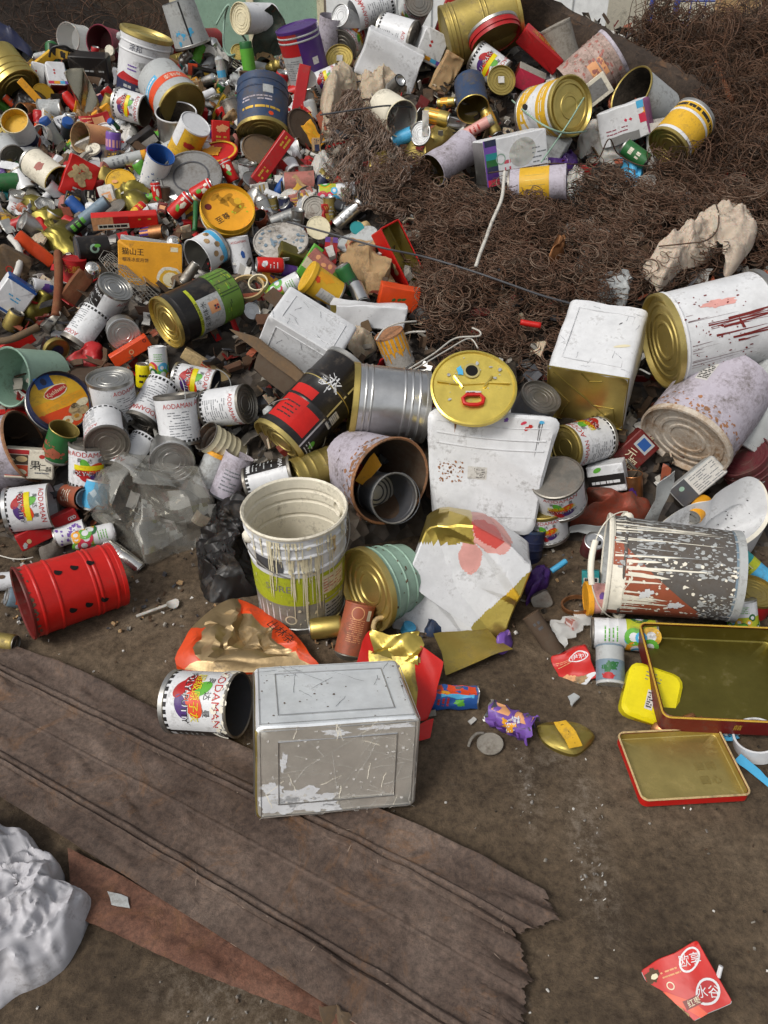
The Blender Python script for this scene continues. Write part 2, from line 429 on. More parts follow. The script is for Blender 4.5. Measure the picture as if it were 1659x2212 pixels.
REG = []   # (px, py, short name) of everything placed, for reference
def root(name, label, cat, M, group=None, kind=None):
    o = bpy.data.objects.new(name, None); COL.objects.link(o); o.empty_display_size = .05
    o.matrix_world = M; tagit(o, label, cat, group, kind); return o
LABELS = {}
def tagit(o, label, cat, group=None, kind=None):
    if label: o['label'] = label; LABELS.setdefault(label, []).append(o.name)
    if cat: o['category'] = cat
    if group: o['group'] = group
    if kind: o['kind'] = kind
    return o
def project(P):
    d = P - EYE; z = d.dot(FWD); return (W2 + F * d.dot(RGT) / z, H2 - F * d.dot(UPV) / z)
# ------------------------------------------------------------------ builders
def frac(f): return f
def note(P, label, size): REG.append((*project(P), size, label))

def cyl_matrix(P, ang, tilt, flag, roll):
    r, u, t = frame(P); a, b = rad(ang), rad(tilt)
    ax = (r * math.cos(a) + u * math.sin(a)) * math.cos(b) + t * math.sin(b)
    if flag == 'h': ax = Vector((ax.x, ax.y, 0)).normalized()
    if flag == 'v': ax = Vector((0, 0, 1 if ax.z > 0 else -1))
    ax.normalize()
    x = t - ax * t.dot(ax)
    x = x.normalized() if x.length > .05 else (u - ax * u.dot(ax)).normalized()
    x = Matrix.Rotation(rad(roll), 3, ax) @ x
    y = ax.cross(x)
    M = Matrix((x, y, ax)).transposed().to_4x4(); M.translation = P
    return M

def end_prof(style, r, L):
    """profile of an end cap from its outer edge to the centre, z measured outwards from the end"""
    k = min(r, .12)
    if style == 'lid':
        return [(r * 1.0, -.10 * k), (r * 1.035, -.06 * k), (r * 1.035, .07 * k), (r * .985, .10 * k), (r * .94, .04 * k), (r * .90, -.03 * k), (r * .84, -.03 * k), (r * .82, .03 * k), (r * .74, .045 * k), (r * .72, .0 * k), (r * .45, 0), (r * .43, .02 * k), (r * .34, .02 * k), (r * .32, 0), (0, 0)]
    if style == 'rings':
        return [(r * 1.0, -.12 * k), (r * 1.03, -.10 * k), (r * 1.03, .05 * k), (r * .985, .06 * k), (r * .955, -.08 * k), (r * .85, -.08 * k), (r * .83, -.05 * k), (r * .78, -.05 * k), (r * .76, -.085 * k), (r * .66, -.085 * k), (r * .64, -.055 * k), (r * .58, -.055 * k), (r * .56, -.09 * k), (r * .44, -.09 * k), (r * .42, -.06 * k), (r * .37, -.06 * k), (r * .35, -.09 * k), (0, -.09 * k)]
    if style == 'flat':
        return [(r * 1.0, -.1 * k), (r * 1.02, -.08 * k), (r * 1.02, .03 * k), (r * .97, .05 * k), (r * .94, 0), (0, 0)]
    if style == 'drink':
        return [(r * .90, -.02 * k), (r * .90, .06 * k), (r * .86, .08 * k), (r * .80, -.12 * k), (r * .74, -.14 * k), (r * .70, -.09 * k), (0, -.08 * k)]
    if style == 'concave':
        return [(r * .80, -.02 * k), (r * .80, .06 * k), (r * .74, .08 * k), (r * .66, -.05 * k), (r * .4, -.28 * k), (0, -.36 * k)]
    if style == 'cap':
        return [(r * 1.07, -.30 * r), (r * 1.07, -.02 * r), (r * 1.02, .03 * r), (r * .9, .03 * r), (r * .88, 0), (0, 0)]
    if style == 'dome':
        return [(r * 1.0, -.05 * r), (r * 1.03, -.02 * r), (r * 1.03, .04 * r), (r * .96, .10 * r), (r * .85, .32 * r), (r * .62, .52 * r), (r * .45, .58 * r), (r * .43, .70 * r), (r * .36, .72 * r), (r * .30, .62 * r), (r * .14, .62 * r), (r * .12, .9 * r), (0, .92 * r)]
    if style == 'overcap':
        return [(r * .93, -.05 * r), (r * .93, .75 * r), (r * .86, .85 * r), (0, .87 * r)]
    return [(r, 0), (0, 0)]

def cyl(crop, X, Y, ang, tilt, D, L, D2=None, body='white', inner='tin', top='lid', bot='rings', topm='tin', botm='tin', ribs=(), bands=(), deco=None,
        dent=0, lk=.6, z=0, flag='', roll=0, n=36, bail=None, name='paint_can', cat='can', label='', group=None, seed=None, necked=False, ear=None, floor=.96, rimm=None, P=None, tear=0, sq=0, crs=0):
    D2 = D2 or D
    if P is None: P, m = place(crop, X, Y, max(D, D2) / 2, lk, z)
    else: m = depth(P) / F * CROP[crop][2]
    rt, rb, L = D / 2 * m, D2 / 2 * m, L * m
    seed = seed if seed is not None else int(X * 7 + Y * 13)
    rt0, rb0 = rt, rb
    wr = .016 * L + .001
    def R(zz):
        t = zz / L + .5; r = rb + (rt - rb) * max(0, min(1, t))
        for f in ribs:
            q = abs(zz - (f - .5) * L) / wr
            if q < 1: r += .028 * max(rt, rb) * (1 - q * q)
        if necked:
            e = min(t, 1 - t) * L / (.30 * rt)
            if e < 1: r *= .86 + .14 * math.sqrt(max(0, e))
        return r
    zs = {-L / 2, L / 2}
    for f in ribs:
        for q in (-1, -.5, 0, .5, 1): zs.add((f - .5) * L + q * wr)
    for b in bands: zs.add((b[0] - .5) * L); zs.add((b[1] - .5) * L)
    if necked:
        for q in (.04, .12, .2, .3): zs.add(-L / 2 + q * rt); zs.add(L / 2 - q * rt)
    if dent or tear or crs:
        for i in range(1, 12): zs.add(-L / 2 + L * i / 12)
    zs = sorted(q for q in zs if -L / 2 - 1e-9 <= q <= L / 2 + 1e-9); zz = [zs[0]]
    for q in zs[1:]:
        if q - zz[-1] > 2e-4: zz.append(q)
    def bm(c):
        f = c / L + .5
        for b in bands:
            if b[0] <= f <= b[1]: return b[2]
        return body
    prof = [(R(q), q) for q in zz]; mats = [bm((a + b) / 2) for a, b in zip(zz, zz[1:])]
    k = min(max(rt, rb), .12)
    def opened(sgn):
        r = rt if sgn > 0 else rb; th = .02 * k + .0006; e = sgn * L / 2
        lip = [(r * 1.03, e - sgn * .06 * k), (r * 1.045, e), (r * 1.02, e + sgn * .035 * k), (r - th, e)]
        inn = [(R(q) - th, q) for q in (sorted(zz, reverse=sgn > 0)) if abs(q - e) > .004 and abs(q + e) > .01]
        r2 = rb if sgn > 0 else rt
        fz = e - sgn * L * floor
        inn = [p for p in inn if (p[1] - fz) * sgn > 0.002]
        return lip, inn + [(R(fz) - th, fz), (0, fz)]
    rm = rimm or body
    if top == 'open':
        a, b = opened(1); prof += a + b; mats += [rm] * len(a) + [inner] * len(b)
    if bot == 'open':
        a, b = opened(-1); prof = (a + b)[::-1] + prof; mats = [inner] * len(b) + [rm] * len(a) + mats
    M = cyl_matrix(P, ang, tilt, flag, roll)
    o = root(name, label, cat, M, group)
    d1 = dents(seed, dent, max(rt, rb), L) if dent else (lambda p: p); d2 = crease(seed + 3, crs * max(rt, rb), .9 * max(rt, rb), 4) if crs else (lambda p: p)
    def df(p):
        if sq:
            rr = math.hypot(p.x, p.y)
            if rr > 1e-6: c_, s_ = p.x / rr, p.y / rr; k_ = 1 - sq + sq * .92 / (c_ ** 4 + s_ ** 4) ** .25; p = Vector((p.x * k_, p.y * k_, p.z))
        return d2(d1(p))
    mb = MB(); mb.lathe(prof, mats, n)
    g = lambda u, v, h: ((R(v) + h) * math.cos(u / R(v)), (R(v) + h) * math.sin(u / R(v)), v)
    if deco: deco(mb, g, (rt + rb) / 2, L)
    mb.build('body', o, df)
    for st, mt, sg, r, nm in ((top, topm, 1, rt, 'lid'), (bot, botm, -1, rb, 'base')):
        if st in ('open', 'none', None): continue
        q = MB(); pr = end_prof(st, r, L); pr = [(a, (b + L / 2)) for a, b in pr]
        if sg < 0: pr = [(a, -b) for a, b in pr][::-1]
        q.lathe(pr, mt, n)
        e = sg * L / 2
        gg = (lambda u, v, h, sg=sg, e=e: (u * sg if sg < 0 else u, v, e + sg * h))
        if st == 'drink':
            zo = -.08 * k
            q.ell(lambda u, v, h: (u, v, e + sg * (zo + h)), 0, r * .42, r * .24, r * .18, 'hole', .0006, 0, 14)
            tb = MB(); tb.box((0, -.02 * r, e + sg * (zo + .004)), (r * .34, r * .75, .002), mt)
        nm2 = {'dome': 'valve_dome', 'overcap': 'cap'}.get(st, nm if sg > 0 else 'base')
        lo = q.build(nm2, o, df)
        if st == 'drink': tb.build('pull_tab', lo, df)
    if ear:
        for s in (-1, 1):
            q = MB(); q.lathe([(.0, .012), (.011, .012), (.016, .006), (.02, -.004), (.02, -.012)], ear, 14)
            ez = L * .5 * .72; Mx = Matrix.Translation((0, s * (R(ez)), ez)) @ Matrix.Rotation(-s * PI / 2, 4, 'X')
            q.v = [Mx @ p for p in q.v]; q.build('ear', o)
    if bail:
        bang, bk, grip = bail; ez = L * .5 * .72 if ear else L * .44; rr = R(ez) * 1.06 + (.006 if ear else 0); pts = []
        dx, dz = math.cos(rad(bang)), math.sin(rad(bang))
        for i in range(25):
            t = PI * i / 24; q = rr * math.sin(t) * 1.08
            pts.append((dx * q, rr * math.cos(t), ez + dz * q))
        q = MB(); q.tube(pts, max(.0014, .012 * rr), bk, 6); hb = q.build('handle', o)
        if grip:
            q = MB(); q.tube(pts[9:16], .0085, grip, 10); q.build('grip', hb)
    note(P, label, max(D, L) * CROP[crop][2] / 2)
    return o

def box_matrix(P, ang, yaw, pitch):
    r, u, t = frame(P)
    M = Matrix((r, u, t)).transposed() @ Matrix.Rotation(rad(ang), 3, 'Z') @ Matrix.Rotation(rad(yaw), 3, 'Y') @ Matrix.Rotation(rad(pitch), 3, 'X')
    M = M.to_4x4(); M.translation = P
    return M
def bmaps(w, h, d):
    return {'front': lambda u, v, e: (u, v, d / 2 + e), 'back': lambda u, v, e: (-u, v, -d / 2 - e), 'right': lambda u, v, e: (w / 2 + e, v, -u),
            'left': lambda u, v, e: (-w / 2 - e, v, u), 'top': lambda u, v, e: (u, h / 2 + e, -v), 'bottom': lambda u, v, e: (u, -h / 2 - e, v)}
def bx(crop, X, Y, ang, w, h, d, yaw=0, pitch=0, mats='white', deco=None, rd=.04, bev=None, lk=.5, z=0, crum=0, lam=.5, k=4, open=False, inner='goldin', lip=None, name='carton',
       cat='box', label='', group=None, seed=None, M=None, lid=None, ns=None, fine=0, taper=0):
    if M is None:
        P, m = place(crop, X, Y, min(w, h, d) / 2 if min(w, h, d) > 20 else 10, lk, z); M = box_matrix(P, ang, yaw, pitch)
    else: P = M.translation; m = depth(P) / F * CROP[crop][2]
    w, h, d = w * m, h * m, d * m
    seed = seed if seed is not None else int(X * 3 + Y * 11)
    o = root(name, label, cat, M, group)
    s = min(w, h); df = crease(seed, crum * s, lam * max(w, h, d), k) if crum else None
    if taper: d0 = df; df = lambda p: d0(Vector((p.x * (1 - taper * (.5 - p.y / h)), p.y, p.z * (1 - taper * (.5 - p.y / h)))))
    mb = MB(); rr = rd * s; bv = bev if bev is not None else min(.004, .06 * min(w, h, d))
    if open:
        mb.prism(w, h, d, rr, mats, bv, 6 if crum else 1, 1, 4, front=False, ns=8 if crum else 1)
        th = .0022
        mb2 = MB(); mb2.prism(w - 2 * th, h - 2 * th, d - 2 * th, max(.001, rr - th), inner, min(bv, .003), 6 if crum else 1, 6 if crum else 3, 4, front=False, ns=8 if crum else 1)
        if deco: deco(mb, bmaps(w, h, d), w, h, d); 
        # rolled edge round the opening
        pts = []; r_ = max(.002, rr)
        for cx, cy, q in ((w / 2 - r_, h / 2 - r_, 0), (-w / 2 + r_, h / 2 - r_, 1), (-w / 2 + r_, -h / 2 + r_, 2), (w / 2 - r_, -h / 2 + r_, 3)):
            for i in range(6):
                a = PI / 2 * (q + i / 5); pts.append((cx + r_ * math.cos(a), cy + r_ * math.sin(a), d / 2 - .001))
            if crum:
                nxt = [(-w / 2 + r_, h / 2), (-w / 2, -h / 2 + r_), (w / 2 - r_, -h / 2), (w / 2, h / 2 - r_)][q]; a_ = Vector(pts[-1]); b_ = Vector((*nxt, d / 2 - .001))
                for i in range(1, 8): pts.append(tuple(a_.lerp(b_, i / 8)))
        mb2b = MB(); mb2b.tube(pts, .0024, lip or (mats if isinstance(mats, str) else mats['all']), 6, True)
        b = mb.build('body', o, df); mb2.build('lining', o, df); mb2b.build('rim', o, df)
    else:
        mb.prism(w, h, d, rr, mats, bv, fine or (10 if crum else 1), fine or (8 if crum else 1), 3, ns=ns or (10 if crum else 1))
        if deco: deco(mb, bmaps(w, h, d), w, h, d)
        mb.build('body', o, df)
        if lid:   # a lid over the front face: (depth share, key)
            dl = lid[0] * d; q = MB(); q.prism(w + .003, h + .003, dl, rr, lid[1], bv, 1, 1, 3)
            q.v = [p + Vector((0, 0, d / 2 - dl / 2 + .0015)) for p in q.v]
            if len(lid) > 2: lid[2](q, lambda u, v, e: (u, v, d / 2 + .0015 + e), w, h)
            q.build('lid', o, df)
    note(P, label, max(w, h) / m * CROP[crop][2] / 2)
    return o

def catmull(P, n, closed=False):
    P = [Vector(p) for p in P]; out = []; N = len(P)
    for i in range(N if closed else N - 1):
        g = lambda j: P[j % N] if closed else P[max(0, min(N - 1, j))]
        a, b, c, d = g(i - 1), g(i), g(i + 1), g(i + 2)
        for j in range(n):
            t = j / n
            out.append(.5 * ((2 * b) + (c - a) * t + (2 * a - 5 * b + 4 * c - d) * t * t + (3 * b - a - 3 * c + d) * t ** 3))
    if not closed: out.append(P[-1])
    return out

def single(mb, name, label, cat, group=None, P=None, deform=None, sharp=38, kind=None):
    """one mesh = one thing; origin moved to its lowest middle"""
    if deform: mb.v = [deform(p) for p in mb.v]
    xs = [p.x for p in mb.v]; ys = [p.y for p in mb.v]; zs = [p.z for p in mb.v]
    c = Vector(((min(xs) + max(xs)) / 2, (min(ys) + max(ys)) / 2, min(zs)))
    mb.v = [p - c for p in mb.v]; o = mb.build(name, None, None, sharp); o.location = c
    tagit(o, label, cat, group, kind)
    if cat: note(c + Vector((0, 0, (max(zs) - min(zs)) / 2)), label, 20)
    return o

def sheet(crop, pts, key, amp=.01, lam=.08, nu=20, nv=14, thick=.0012, lift=.02, name='metal_sheet', cat='sheet', label='', group=None, seed=None, bulge=0, k=4, deco=None, sharp=30):
    """a sheet spanned between four corner points (X, Y, lift), listed round its edge"""
    C = [at(crop, p[0], p[1], p[2] if len(p) > 2 else lift) for p in pts]
    seed = seed if seed is not None else int(pts[0][0] * 5 + pts[0][1])
    cr = crease(seed, amp, lam, k)
    nr = (C[1] - C[0]).cross(C[3] - C[0]).normalized()
    if nr.z < 0: nr = -nr
    def fn(u, v):
        p = C[0] * (1 - u) * (1 - v) + C[1] * u * (1 - v) + C[2] * u * v + C[3] * (1 - u) * v
        return cr(p) + nr * (bulge * 4 * u * (1 - u) * 4 * v * (1 - v))
    mb = MB(); mb.grid(fn, nu, nv, key, thick)
    if deco: deco(mb, lambda u, v, e: Vector(fn(u, v)) + nr * e)
    return single(mb, name, label, cat, group, sharp=sharp)

SOFT = ('sack', 'bag', 'beigebag', 'rag')
def mound(crop, out, zc, key, amp=.012, lam=.08, name='plastic_bag', cat='bag', label='', group=None, seed=None, base=.004, rings=14, n=6, power=.6, k=5, cx=None, kf=None, sharp=50, fine=0, a2=.16, skirt=(0, 0, -.03)):
    """a crumpled bag or cloth lying on the heap: its outline on the surface, its middle raised"""
    B = catmull([at(crop, o_[0], o_[1], base + (o_[2] if len(o_) > 2 else 0)) for o_ in out], n, True); N = len(B)
    c = sum(B, Vector()) / N
    if cx: c = at(crop, cx[0], cx[1], base + (cx[2] if len(cx) > 2 else 0))
    c = Vector((c.x, c.y, max(c.z, H(c.x, c.y) + base)))
    seed = seed if seed is not None else int(out[0][0] + 3 * out[0][1])
    cr = crease(seed, amp, lam, k); cr2 = crease(seed + 5, amp * a2, lam * .35, 3); rg = random.Random(seed)
    mb = MB(); rows_ = []
    for j in range(rings + 2):
        t = 1 - j / rings if j <= rings else 0
        row = []
        for i, b in enumerate(B):
            if j == 0: p = b + Vector(skirt)
            else:
                tt = 1 - (j - 1) / rings; p = c.lerp(b, tt); s = H(p.x, p.y) + base
                p = Vector((p.x, p.y, max(p.z, s) + zc * (1 - tt ** 2) ** power))
                if key in SOFT:   # thin film: sharp crests, slack hollows
                    w_ = Vector((noise.noise(p * 7), noise.noise(p * 7 + Vector((9, 3, 1))), 0)) * .05; q_ = p + w_ + Vector((seed * .13, 0, 0)); f_ = 1.0 / lam
                    z_ = 0
                    for o_, a_ in ((1, 1), (2.1, .5), (4.7, .3)): z_ += a_ * (.35 - 2 * abs(noise.noise(q_ * f_ * o_)))
                    fd = (1 - .8 * tt ** 6); d_ = (p - c); d_.z = 0
                    p = p + (Vector((0, 0, 1)) + (d_.normalized() * .35 if d_.length > 1e-5 else Vector())) * (z_ * amp * 1.25 * fd)
                else: p = p + (cr2(cr(p)) - p) * (1 - .75 * tt ** 5)
                if fine: p += Vector((0, 0, fine * noise.noise(p * 40)))
            row.append(p)
            if tt_last(j, rings): break
        rows_.append(row)
    o = len(mb.v); idx = []
    for row in rows_: idx.append(list(range(len(mb.v), len(mb.v) + len(row)))); mb.v.extend(row)
    for a, b in zip(idx, idx[1:]):
        for i in range(N):
            i2 = (i + 1) % N
            f = [a[i], a[i2], b[0]] if len(b) == 1 else [a[i], a[i2], b[i2], b[i]]
            mb.f.append(f); mb.m.append(mb.slot(kf(*project(sum((mb.v[q] for q in f), Vector()) / len(f))) if kf else key))
        if len(b) == 1: break
    return single(mb, name, label, cat, group, sharp=70 if key in SOFT else sharp)
def tt_last(j, rings): return j == rings + 1

def wire(pts, r, key, label, name='wire', cat='wire', group=None, n=8, crop=None):
    P = [at(p[0], p[1], p[2], p[3]) if len(p) == 4 else at(crop, *p) for p in pts]
    mb = MB(); mb.tube(catmull(P, n), r, key, 6)
    return single(mb, name, label, cat, group, sharp=0)

def ringo(crop, X, Y, D, w, th, key, ang=90, tilt=60, name='plastic_ring', cat='ring', label='', lk=.1, z=.02, arc=1, group=None):
    """an open band or hoop: D across, w along its axis"""
    P, m = place(crop, X, Y, D / 2, lk, z); M = cyl_matrix(P, ang, tilt, '', 0)
    r = D / 2 * m; w *= m; t = th * m
    mb = MB(); prof = [(r - t, -w / 2), (r, -w / 2), (r, w / 2), (r - t, w / 2), (r - t, -w / 2)]
    mb.lathe(prof, key, 36)
    if arc < 1:
        keep = []; mm = []
        for f, k_ in zip(mb.f, mb.m):
            c = sum((mb.v[i] for i in f), Vector()) / len(f)
            if (math.atan2(c.y, c.x) % (2 * PI)) < arc * 2 * PI: keep.append(f); mm.append(k_)
        mb.f, mb.m = keep, mm
    o = mb.build(name); o.matrix_world = M; tagit(o, label, cat, group); note(P, label, D / 6)
    return o

def disc(crop, X, Y, ang, tilt, D, key, style='rings', th=.05, name='lid_disc', cat='lid', label='', lk=.15, z=.02, group=None, deco=None, rim=None, dent=0, lip=None):
    """a loose lid or plate: a thin round pan with an end profile"""
    P, m = place(crop, X, Y, D / 2, lk, z); M = cyl_matrix(P, ang, tilt, '', 0); r = D / 2 * m; t = th * D * m
    mb = MB(); pr = [(0, -t * .9), (r * .93, -t * .9), (r * .97, -t), (r, -t * .8)] + end_prof(style, r, t)
    mb.lathe(pr, key, 40)
    lu = M.to_3x3().inverted() @ Vector((0, 0, 1)); a_ = math.atan2(lu.y, lu.x) - PI / 2; ca, sa = math.cos(a_), math.sin(a_)
    if deco: deco(mb, lambda u, v, h: (u * ca - v * sa, u * sa + v * ca, h), r)
    o = mb.build(name, None, dents(int(X + Y), dent, r, t) if dent else None); o.matrix_world = M; tagit(o, label, cat, group); note(P, label, D * CROP[crop][2] / 2)
    return o

# ------------------------------------------------------------------ printed labels
def putty(back=False):
    def f(mb, g, r, L):
        mb.text(g, 'AODAMAN', 0, .36 * L, .17 * L, 'redink', .0007, sp=1.05)
        for i, c in enumerate('奥达曼'): mb.text(g, c, (i - 1) * .24 * L, .215 * L, .12 * L, 'ink', .0007)
        mb.ell(g, -.10 * L, .10 * L, .17 * L, .10 * L, 'lgreen', .0005, 2.1); mb.ell(g, -.20 * L, -.06 * L, .15 * L, .13 * L, 'crimson', .0007, .4)
        mb.ell(g, .13 * L, .02 * L, .20 * L, .12 * L, 'orange', .0009, .5); mb.ell(g, -.10 * L, -.2 * L, .16 * L, .09 * L, 'crimson', .0011, -.6)
        mb.ell(g, .16 * L, -.17 * L, .18 * L, .09 * L, 'purple', .0011, .35)
        mb.rect(g, -.36 * L, .36 * L, -.015 * L, .1 * L, 'lemon', .0014) if back else None
        mb.text(g, '超级原子灰', 0, .035 * L, .15 * L, 'lemon', .0016); 
        mb.text(g, 'POLY-PUTTY', 0, -.10 * L, .145 * L, 'white', .0015, sp=1.06); mb.text(g, 'POLY-PUTTY', .006 * L, -.105 * L, .135 * L, 'ink', .0019)
        n = 26
        for i in range(n):
            a = 2 * PI * r * (i / n - .5); mb.rect(g, a, a + .6 * 2 * PI * r / n, -.46 * L, -.40 * L, 'ink', .0006)
        c = PI * r
        mb.rect(g, .40 * c, .78 * c, -.47 * L, .47 * L, 'black', .0004)
        mb.text(g, 'AODAMAN', .59 * c, .34 * L, .14 * L, 'white', .0007, sp=.85); mb.rows(g, .44 * c, .74 * c, -.3 * L, .2 * L, 6, 'lgrey', .0007, .3, 3)
        mb.rect(g, .44 * c, .74 * c, -.42 * L, -.34 * L, 'white', .0007)
        mb.text(g, 'AODAMAN', -.62 * c, .33 * L, .15 * L, 'redink', .0007, sp=.9); mb.rows(g, -.8 * c, -.45 * c, -.38 * L, .22 * L, 11, 'print', .0007, .32, 5)
    return f
def rowsdeco(key='print', bandk=None, n=7, a=.55, t=None, tk='ink', ts=.14, tv=.3):
    def f(mb, g, r, L):
        mb.rows(g, -a * r, a * r, -.3 * L, .2 * L, n, key, .0007, .38, int(r * 1e5))
        if t: mb.text(g, t, 0, tv * L, ts * L, tk, .0009)
    return f
def rings_print(mb, g, r, L):
    """a white can with coloured rings printed over one half"""
    rg = random.Random(int(r * 1e6)); c = PI * r
    mb.rect(g, -c, c, -.49 * L, -.02 * L, 'lime', .0003, 30)
    for i in range(26):
        u = rg.uniform(-c, c); v = rg.uniform(-.42, -.02) * L; a = rg.uniform(.09, .17) * L
        k = rg.choice(['lgreen', 'lgreen', 'yellow', 'pink', 'green', 'amber', 'sky'])
        mb.ell(g, u, v, a, a, k, .0004 + i * .00006, 0, 16); mb.ell(g, u, v, a * .5, a * .5, 'white', .00045 + i * .00006, 0, 12)
    mb.rows(g, -.5 * r, .5 * r, .1 * L, .35 * L, 4, 'lgreen', .0007, .35, 4)
def patch(u0, u1, v0, v1, key, rowsk=None, nr=5):
    def f(mb, g, r, L):
        mb.rect(g, u0 * r, u1 * r, v0 * L, v1 * L, key, .0005)
        if rowsk: mb.rows(g, (u0 + .08) * r, (u1 - .08) * r, (v0 + .04) * L, (v1 - .04) * L, nr, rowsk, .0009, .4, int(r * 1e5))
    return f
def multi(*fs):
    def f(mb, g, r, L):
        for q in fs: q(mb, g, r, L)
    return f
# ------------------------------------------------------------------ the things, front of the heap first
C, B = cyl, bx
def ridge(mb, g, a, b, key, r=.0022, inset=0):
    pts = []
    for x, y in ((a, b), (-a, b), (-a, -b), (a, -b)): pts.append(Vector(g(x, y, .0006)))
    mb.tube(pts, r, key, 5, True)
def scratches(mb, g, w, h, n, key, seed=1, L=.4, th=.0006):
    rg = random.Random(seed)
    for i in range(n):
        u, v, a, l = rg.uniform(-.48, .48) * w, rg.uniform(-.48, .48) * h, rg.uniform(0, PI), rg.uniform(.1, L) * w
        p = []
        for j in range(5): p.append((max(-.5 * w, min(.5 * w, u + l * (j / 4 - .5) * math.cos(a) + rg.uniform(-.006, .006) * w)), max(-.49 * h, min(.49 * h, v + l * (j / 4 - .5) * math.sin(a) + rg.uniform(-.006, .006) * h))))
        for q, s in zip(p, p[1:]):
            d = Vector((s[0] - q[0], s[1] - q[1]));
            if d.length < 1e-5: continue
            nx = Vector((-d.y, d.x)).normalized() * th * rg.uniform(.5, 1.6)
            mb.add([Vector(g(q[0] - nx.x, q[1] - nx.y, .0009)), Vector(g(s[0] - nx.x, s[1] - nx.y, .0009)), Vector(g(s[0] + nx.x, s[1] + nx.y, .0009)), Vector(g(q[0] + nx.x, q[1] + nx.y, .0009))], [(0, 1, 2, 3)], key)

# silver square tin in front
def d_silver(mb, mp, w, h, d):
    for f, a, b in (('front', w, h), ('top', w, d), ('left', d, h), ('right', d, h)):
        ridge(mb, mp[f], a * .36, b * .34, 'silver', .0022); ridge(mb, mp[f], a * .47, b * .46, 'silver', .0012)
    g = mp['front']
    for u, v, a, b, wob in ((-.36, -.33, .11, .13, .25), (-.25, -.27, .13, .10, .4), (-.12, -.36, .11, .09, .5), (-.40, -.16, .06, .07, .3), (-.04, -.42, .06, .05, .4), (.30, .42, .13, .03, .5), (-.02, .40, .08, .03, .5), (-.33, .12, .02, .1, .4)):
        mb.ell(g, u * w, v * h, a * w, b * h, 'white', .0008, 0, 26, wob)  # white patches drawn on as the bright sky mirrored in this face
    scratches(mb, g, w, h, 30, 'paper', 4, .5, .0003); scratches(mb, g, w, h, 14, 'putty', 9, .14, .0007)
    scratches(mb, mp['top'], w, d, 14, 'print', 5, .25, .0004); mb.splat(mp['top'], -.48 * w, .48 * w, -.46 * d, .46 * d, 50, 'brown', .0009, .003, 3)
    mb.splat(g, -.48 * w, .48 * w, -.46 * h, .46 * h, 120, 'paper', .001, .004, 8)
B('D', 716, 1588, 4, 328, 222, 226, 6, 36, {'all': 'brighttin', 'left': 'dgold', 'front': 'fronttin', 'top': 'toptin'}, d_silver, rd=.07, lk=.98, crum=.006, lam=.6, name='square_tin', cat='tin', label='large silver square tin with painted white reflections lying beside the rusty sheet', seed=5)  # top face coloured whiter than the front, sky reflection put into its colour
# putty can in front
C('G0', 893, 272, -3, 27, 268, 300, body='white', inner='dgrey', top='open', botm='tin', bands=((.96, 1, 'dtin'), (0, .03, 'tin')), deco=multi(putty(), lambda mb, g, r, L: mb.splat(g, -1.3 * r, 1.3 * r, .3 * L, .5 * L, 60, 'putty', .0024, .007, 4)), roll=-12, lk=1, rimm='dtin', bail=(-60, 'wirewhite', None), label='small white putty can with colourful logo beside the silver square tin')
# white bucket
def cylm(px, py, Dm, Lm, up=.5, **kw):
    P = hit(px, py) ; P = P + Vector((0, 0, Lm * up)); m = depth(P) / F
    kw.setdefault('flag', 'v'); D2 = kw.pop('D2m', None)
    return C('D', px, py, 90, 40, Dm / m, Lm / m, D2=D2 / m if D2 else None, P=P, **kw)
def d_bucket(mb, g, r, L):
    c = PI * r
    mb.rect(g, -c, c, -.5 * L, -.20 * L, 'rib', .0004, 40); mb.rect(g, -c, c, -.20 * L, .10 * L, 'lime', .0006, 40)
    mb.text(g, 'SURE', -.85 * r, -.02 * L, .10 * L, 'rib', .0012)
    mb.rect(g, -1.35 * r, -.70 * r, .16 * L, .27 * L, 'dgrey', .0007); mb.rows(g, -1.33 * r, -.72 * r, .17 * L, .26 * L, 2, 'white', .0012, .5, 3)
    mb.rect(g, .10 * r, .75 * r, -.13 * L, .06 * L, 'cream', .001); mb.rows(g, .14 * r, .70 * r, -.11 * L, .04 * L, 5, 'redink', .0014, .25, 5)
    mb.rect(g, .15 * r, .75 * r, -.42 * L, -.19 * L, 'lgrey', .001); mb.rows(g, .18 * r, .72 * r, -.40 * L, -.24 * L, 4, 'ink', .0014, .3, 6); mb.rect(g, .15 * r, .75 * r, -.235 * L, -.2 * L, 'lime', .0013)
    mb.annulus(g, -.6 * r, -.36 * L, .10 * r, .13 * r, 'cream', .0012)
    mb.drips(g, -1.4 * r, 1.4 * r, .46 * L, .75 * L, 34, 'cream', .0026, .0026, 5); mb.drips(g, -.6 * r, .1 * r, .30 * L, .75 * L, 24, 'cream', .0028, .0028, 15)
    mb.splat(g, -1.5 * r, 1.5 * r, -.45 * L, .45 * L, 90, 'cream', .0027, .0045, 7, 1.8); mb.drips(g, .35 * r, .45 * r, .42 * L, .2 * L, 3, 'sand', .003, .008, 2)
cylm(653, 1302, .268, .335, D2m=.238, body='white', inner='ivory', top='open', ribs=(.66, .80, .90), deco=d_bucket, rimm='ivory', bail=(-38, 'wiregrey', None), ear='putty', roll=20, name='bucket', cat='bucket', label='upright white plastic bucket with lime green band and dripped cream paint')
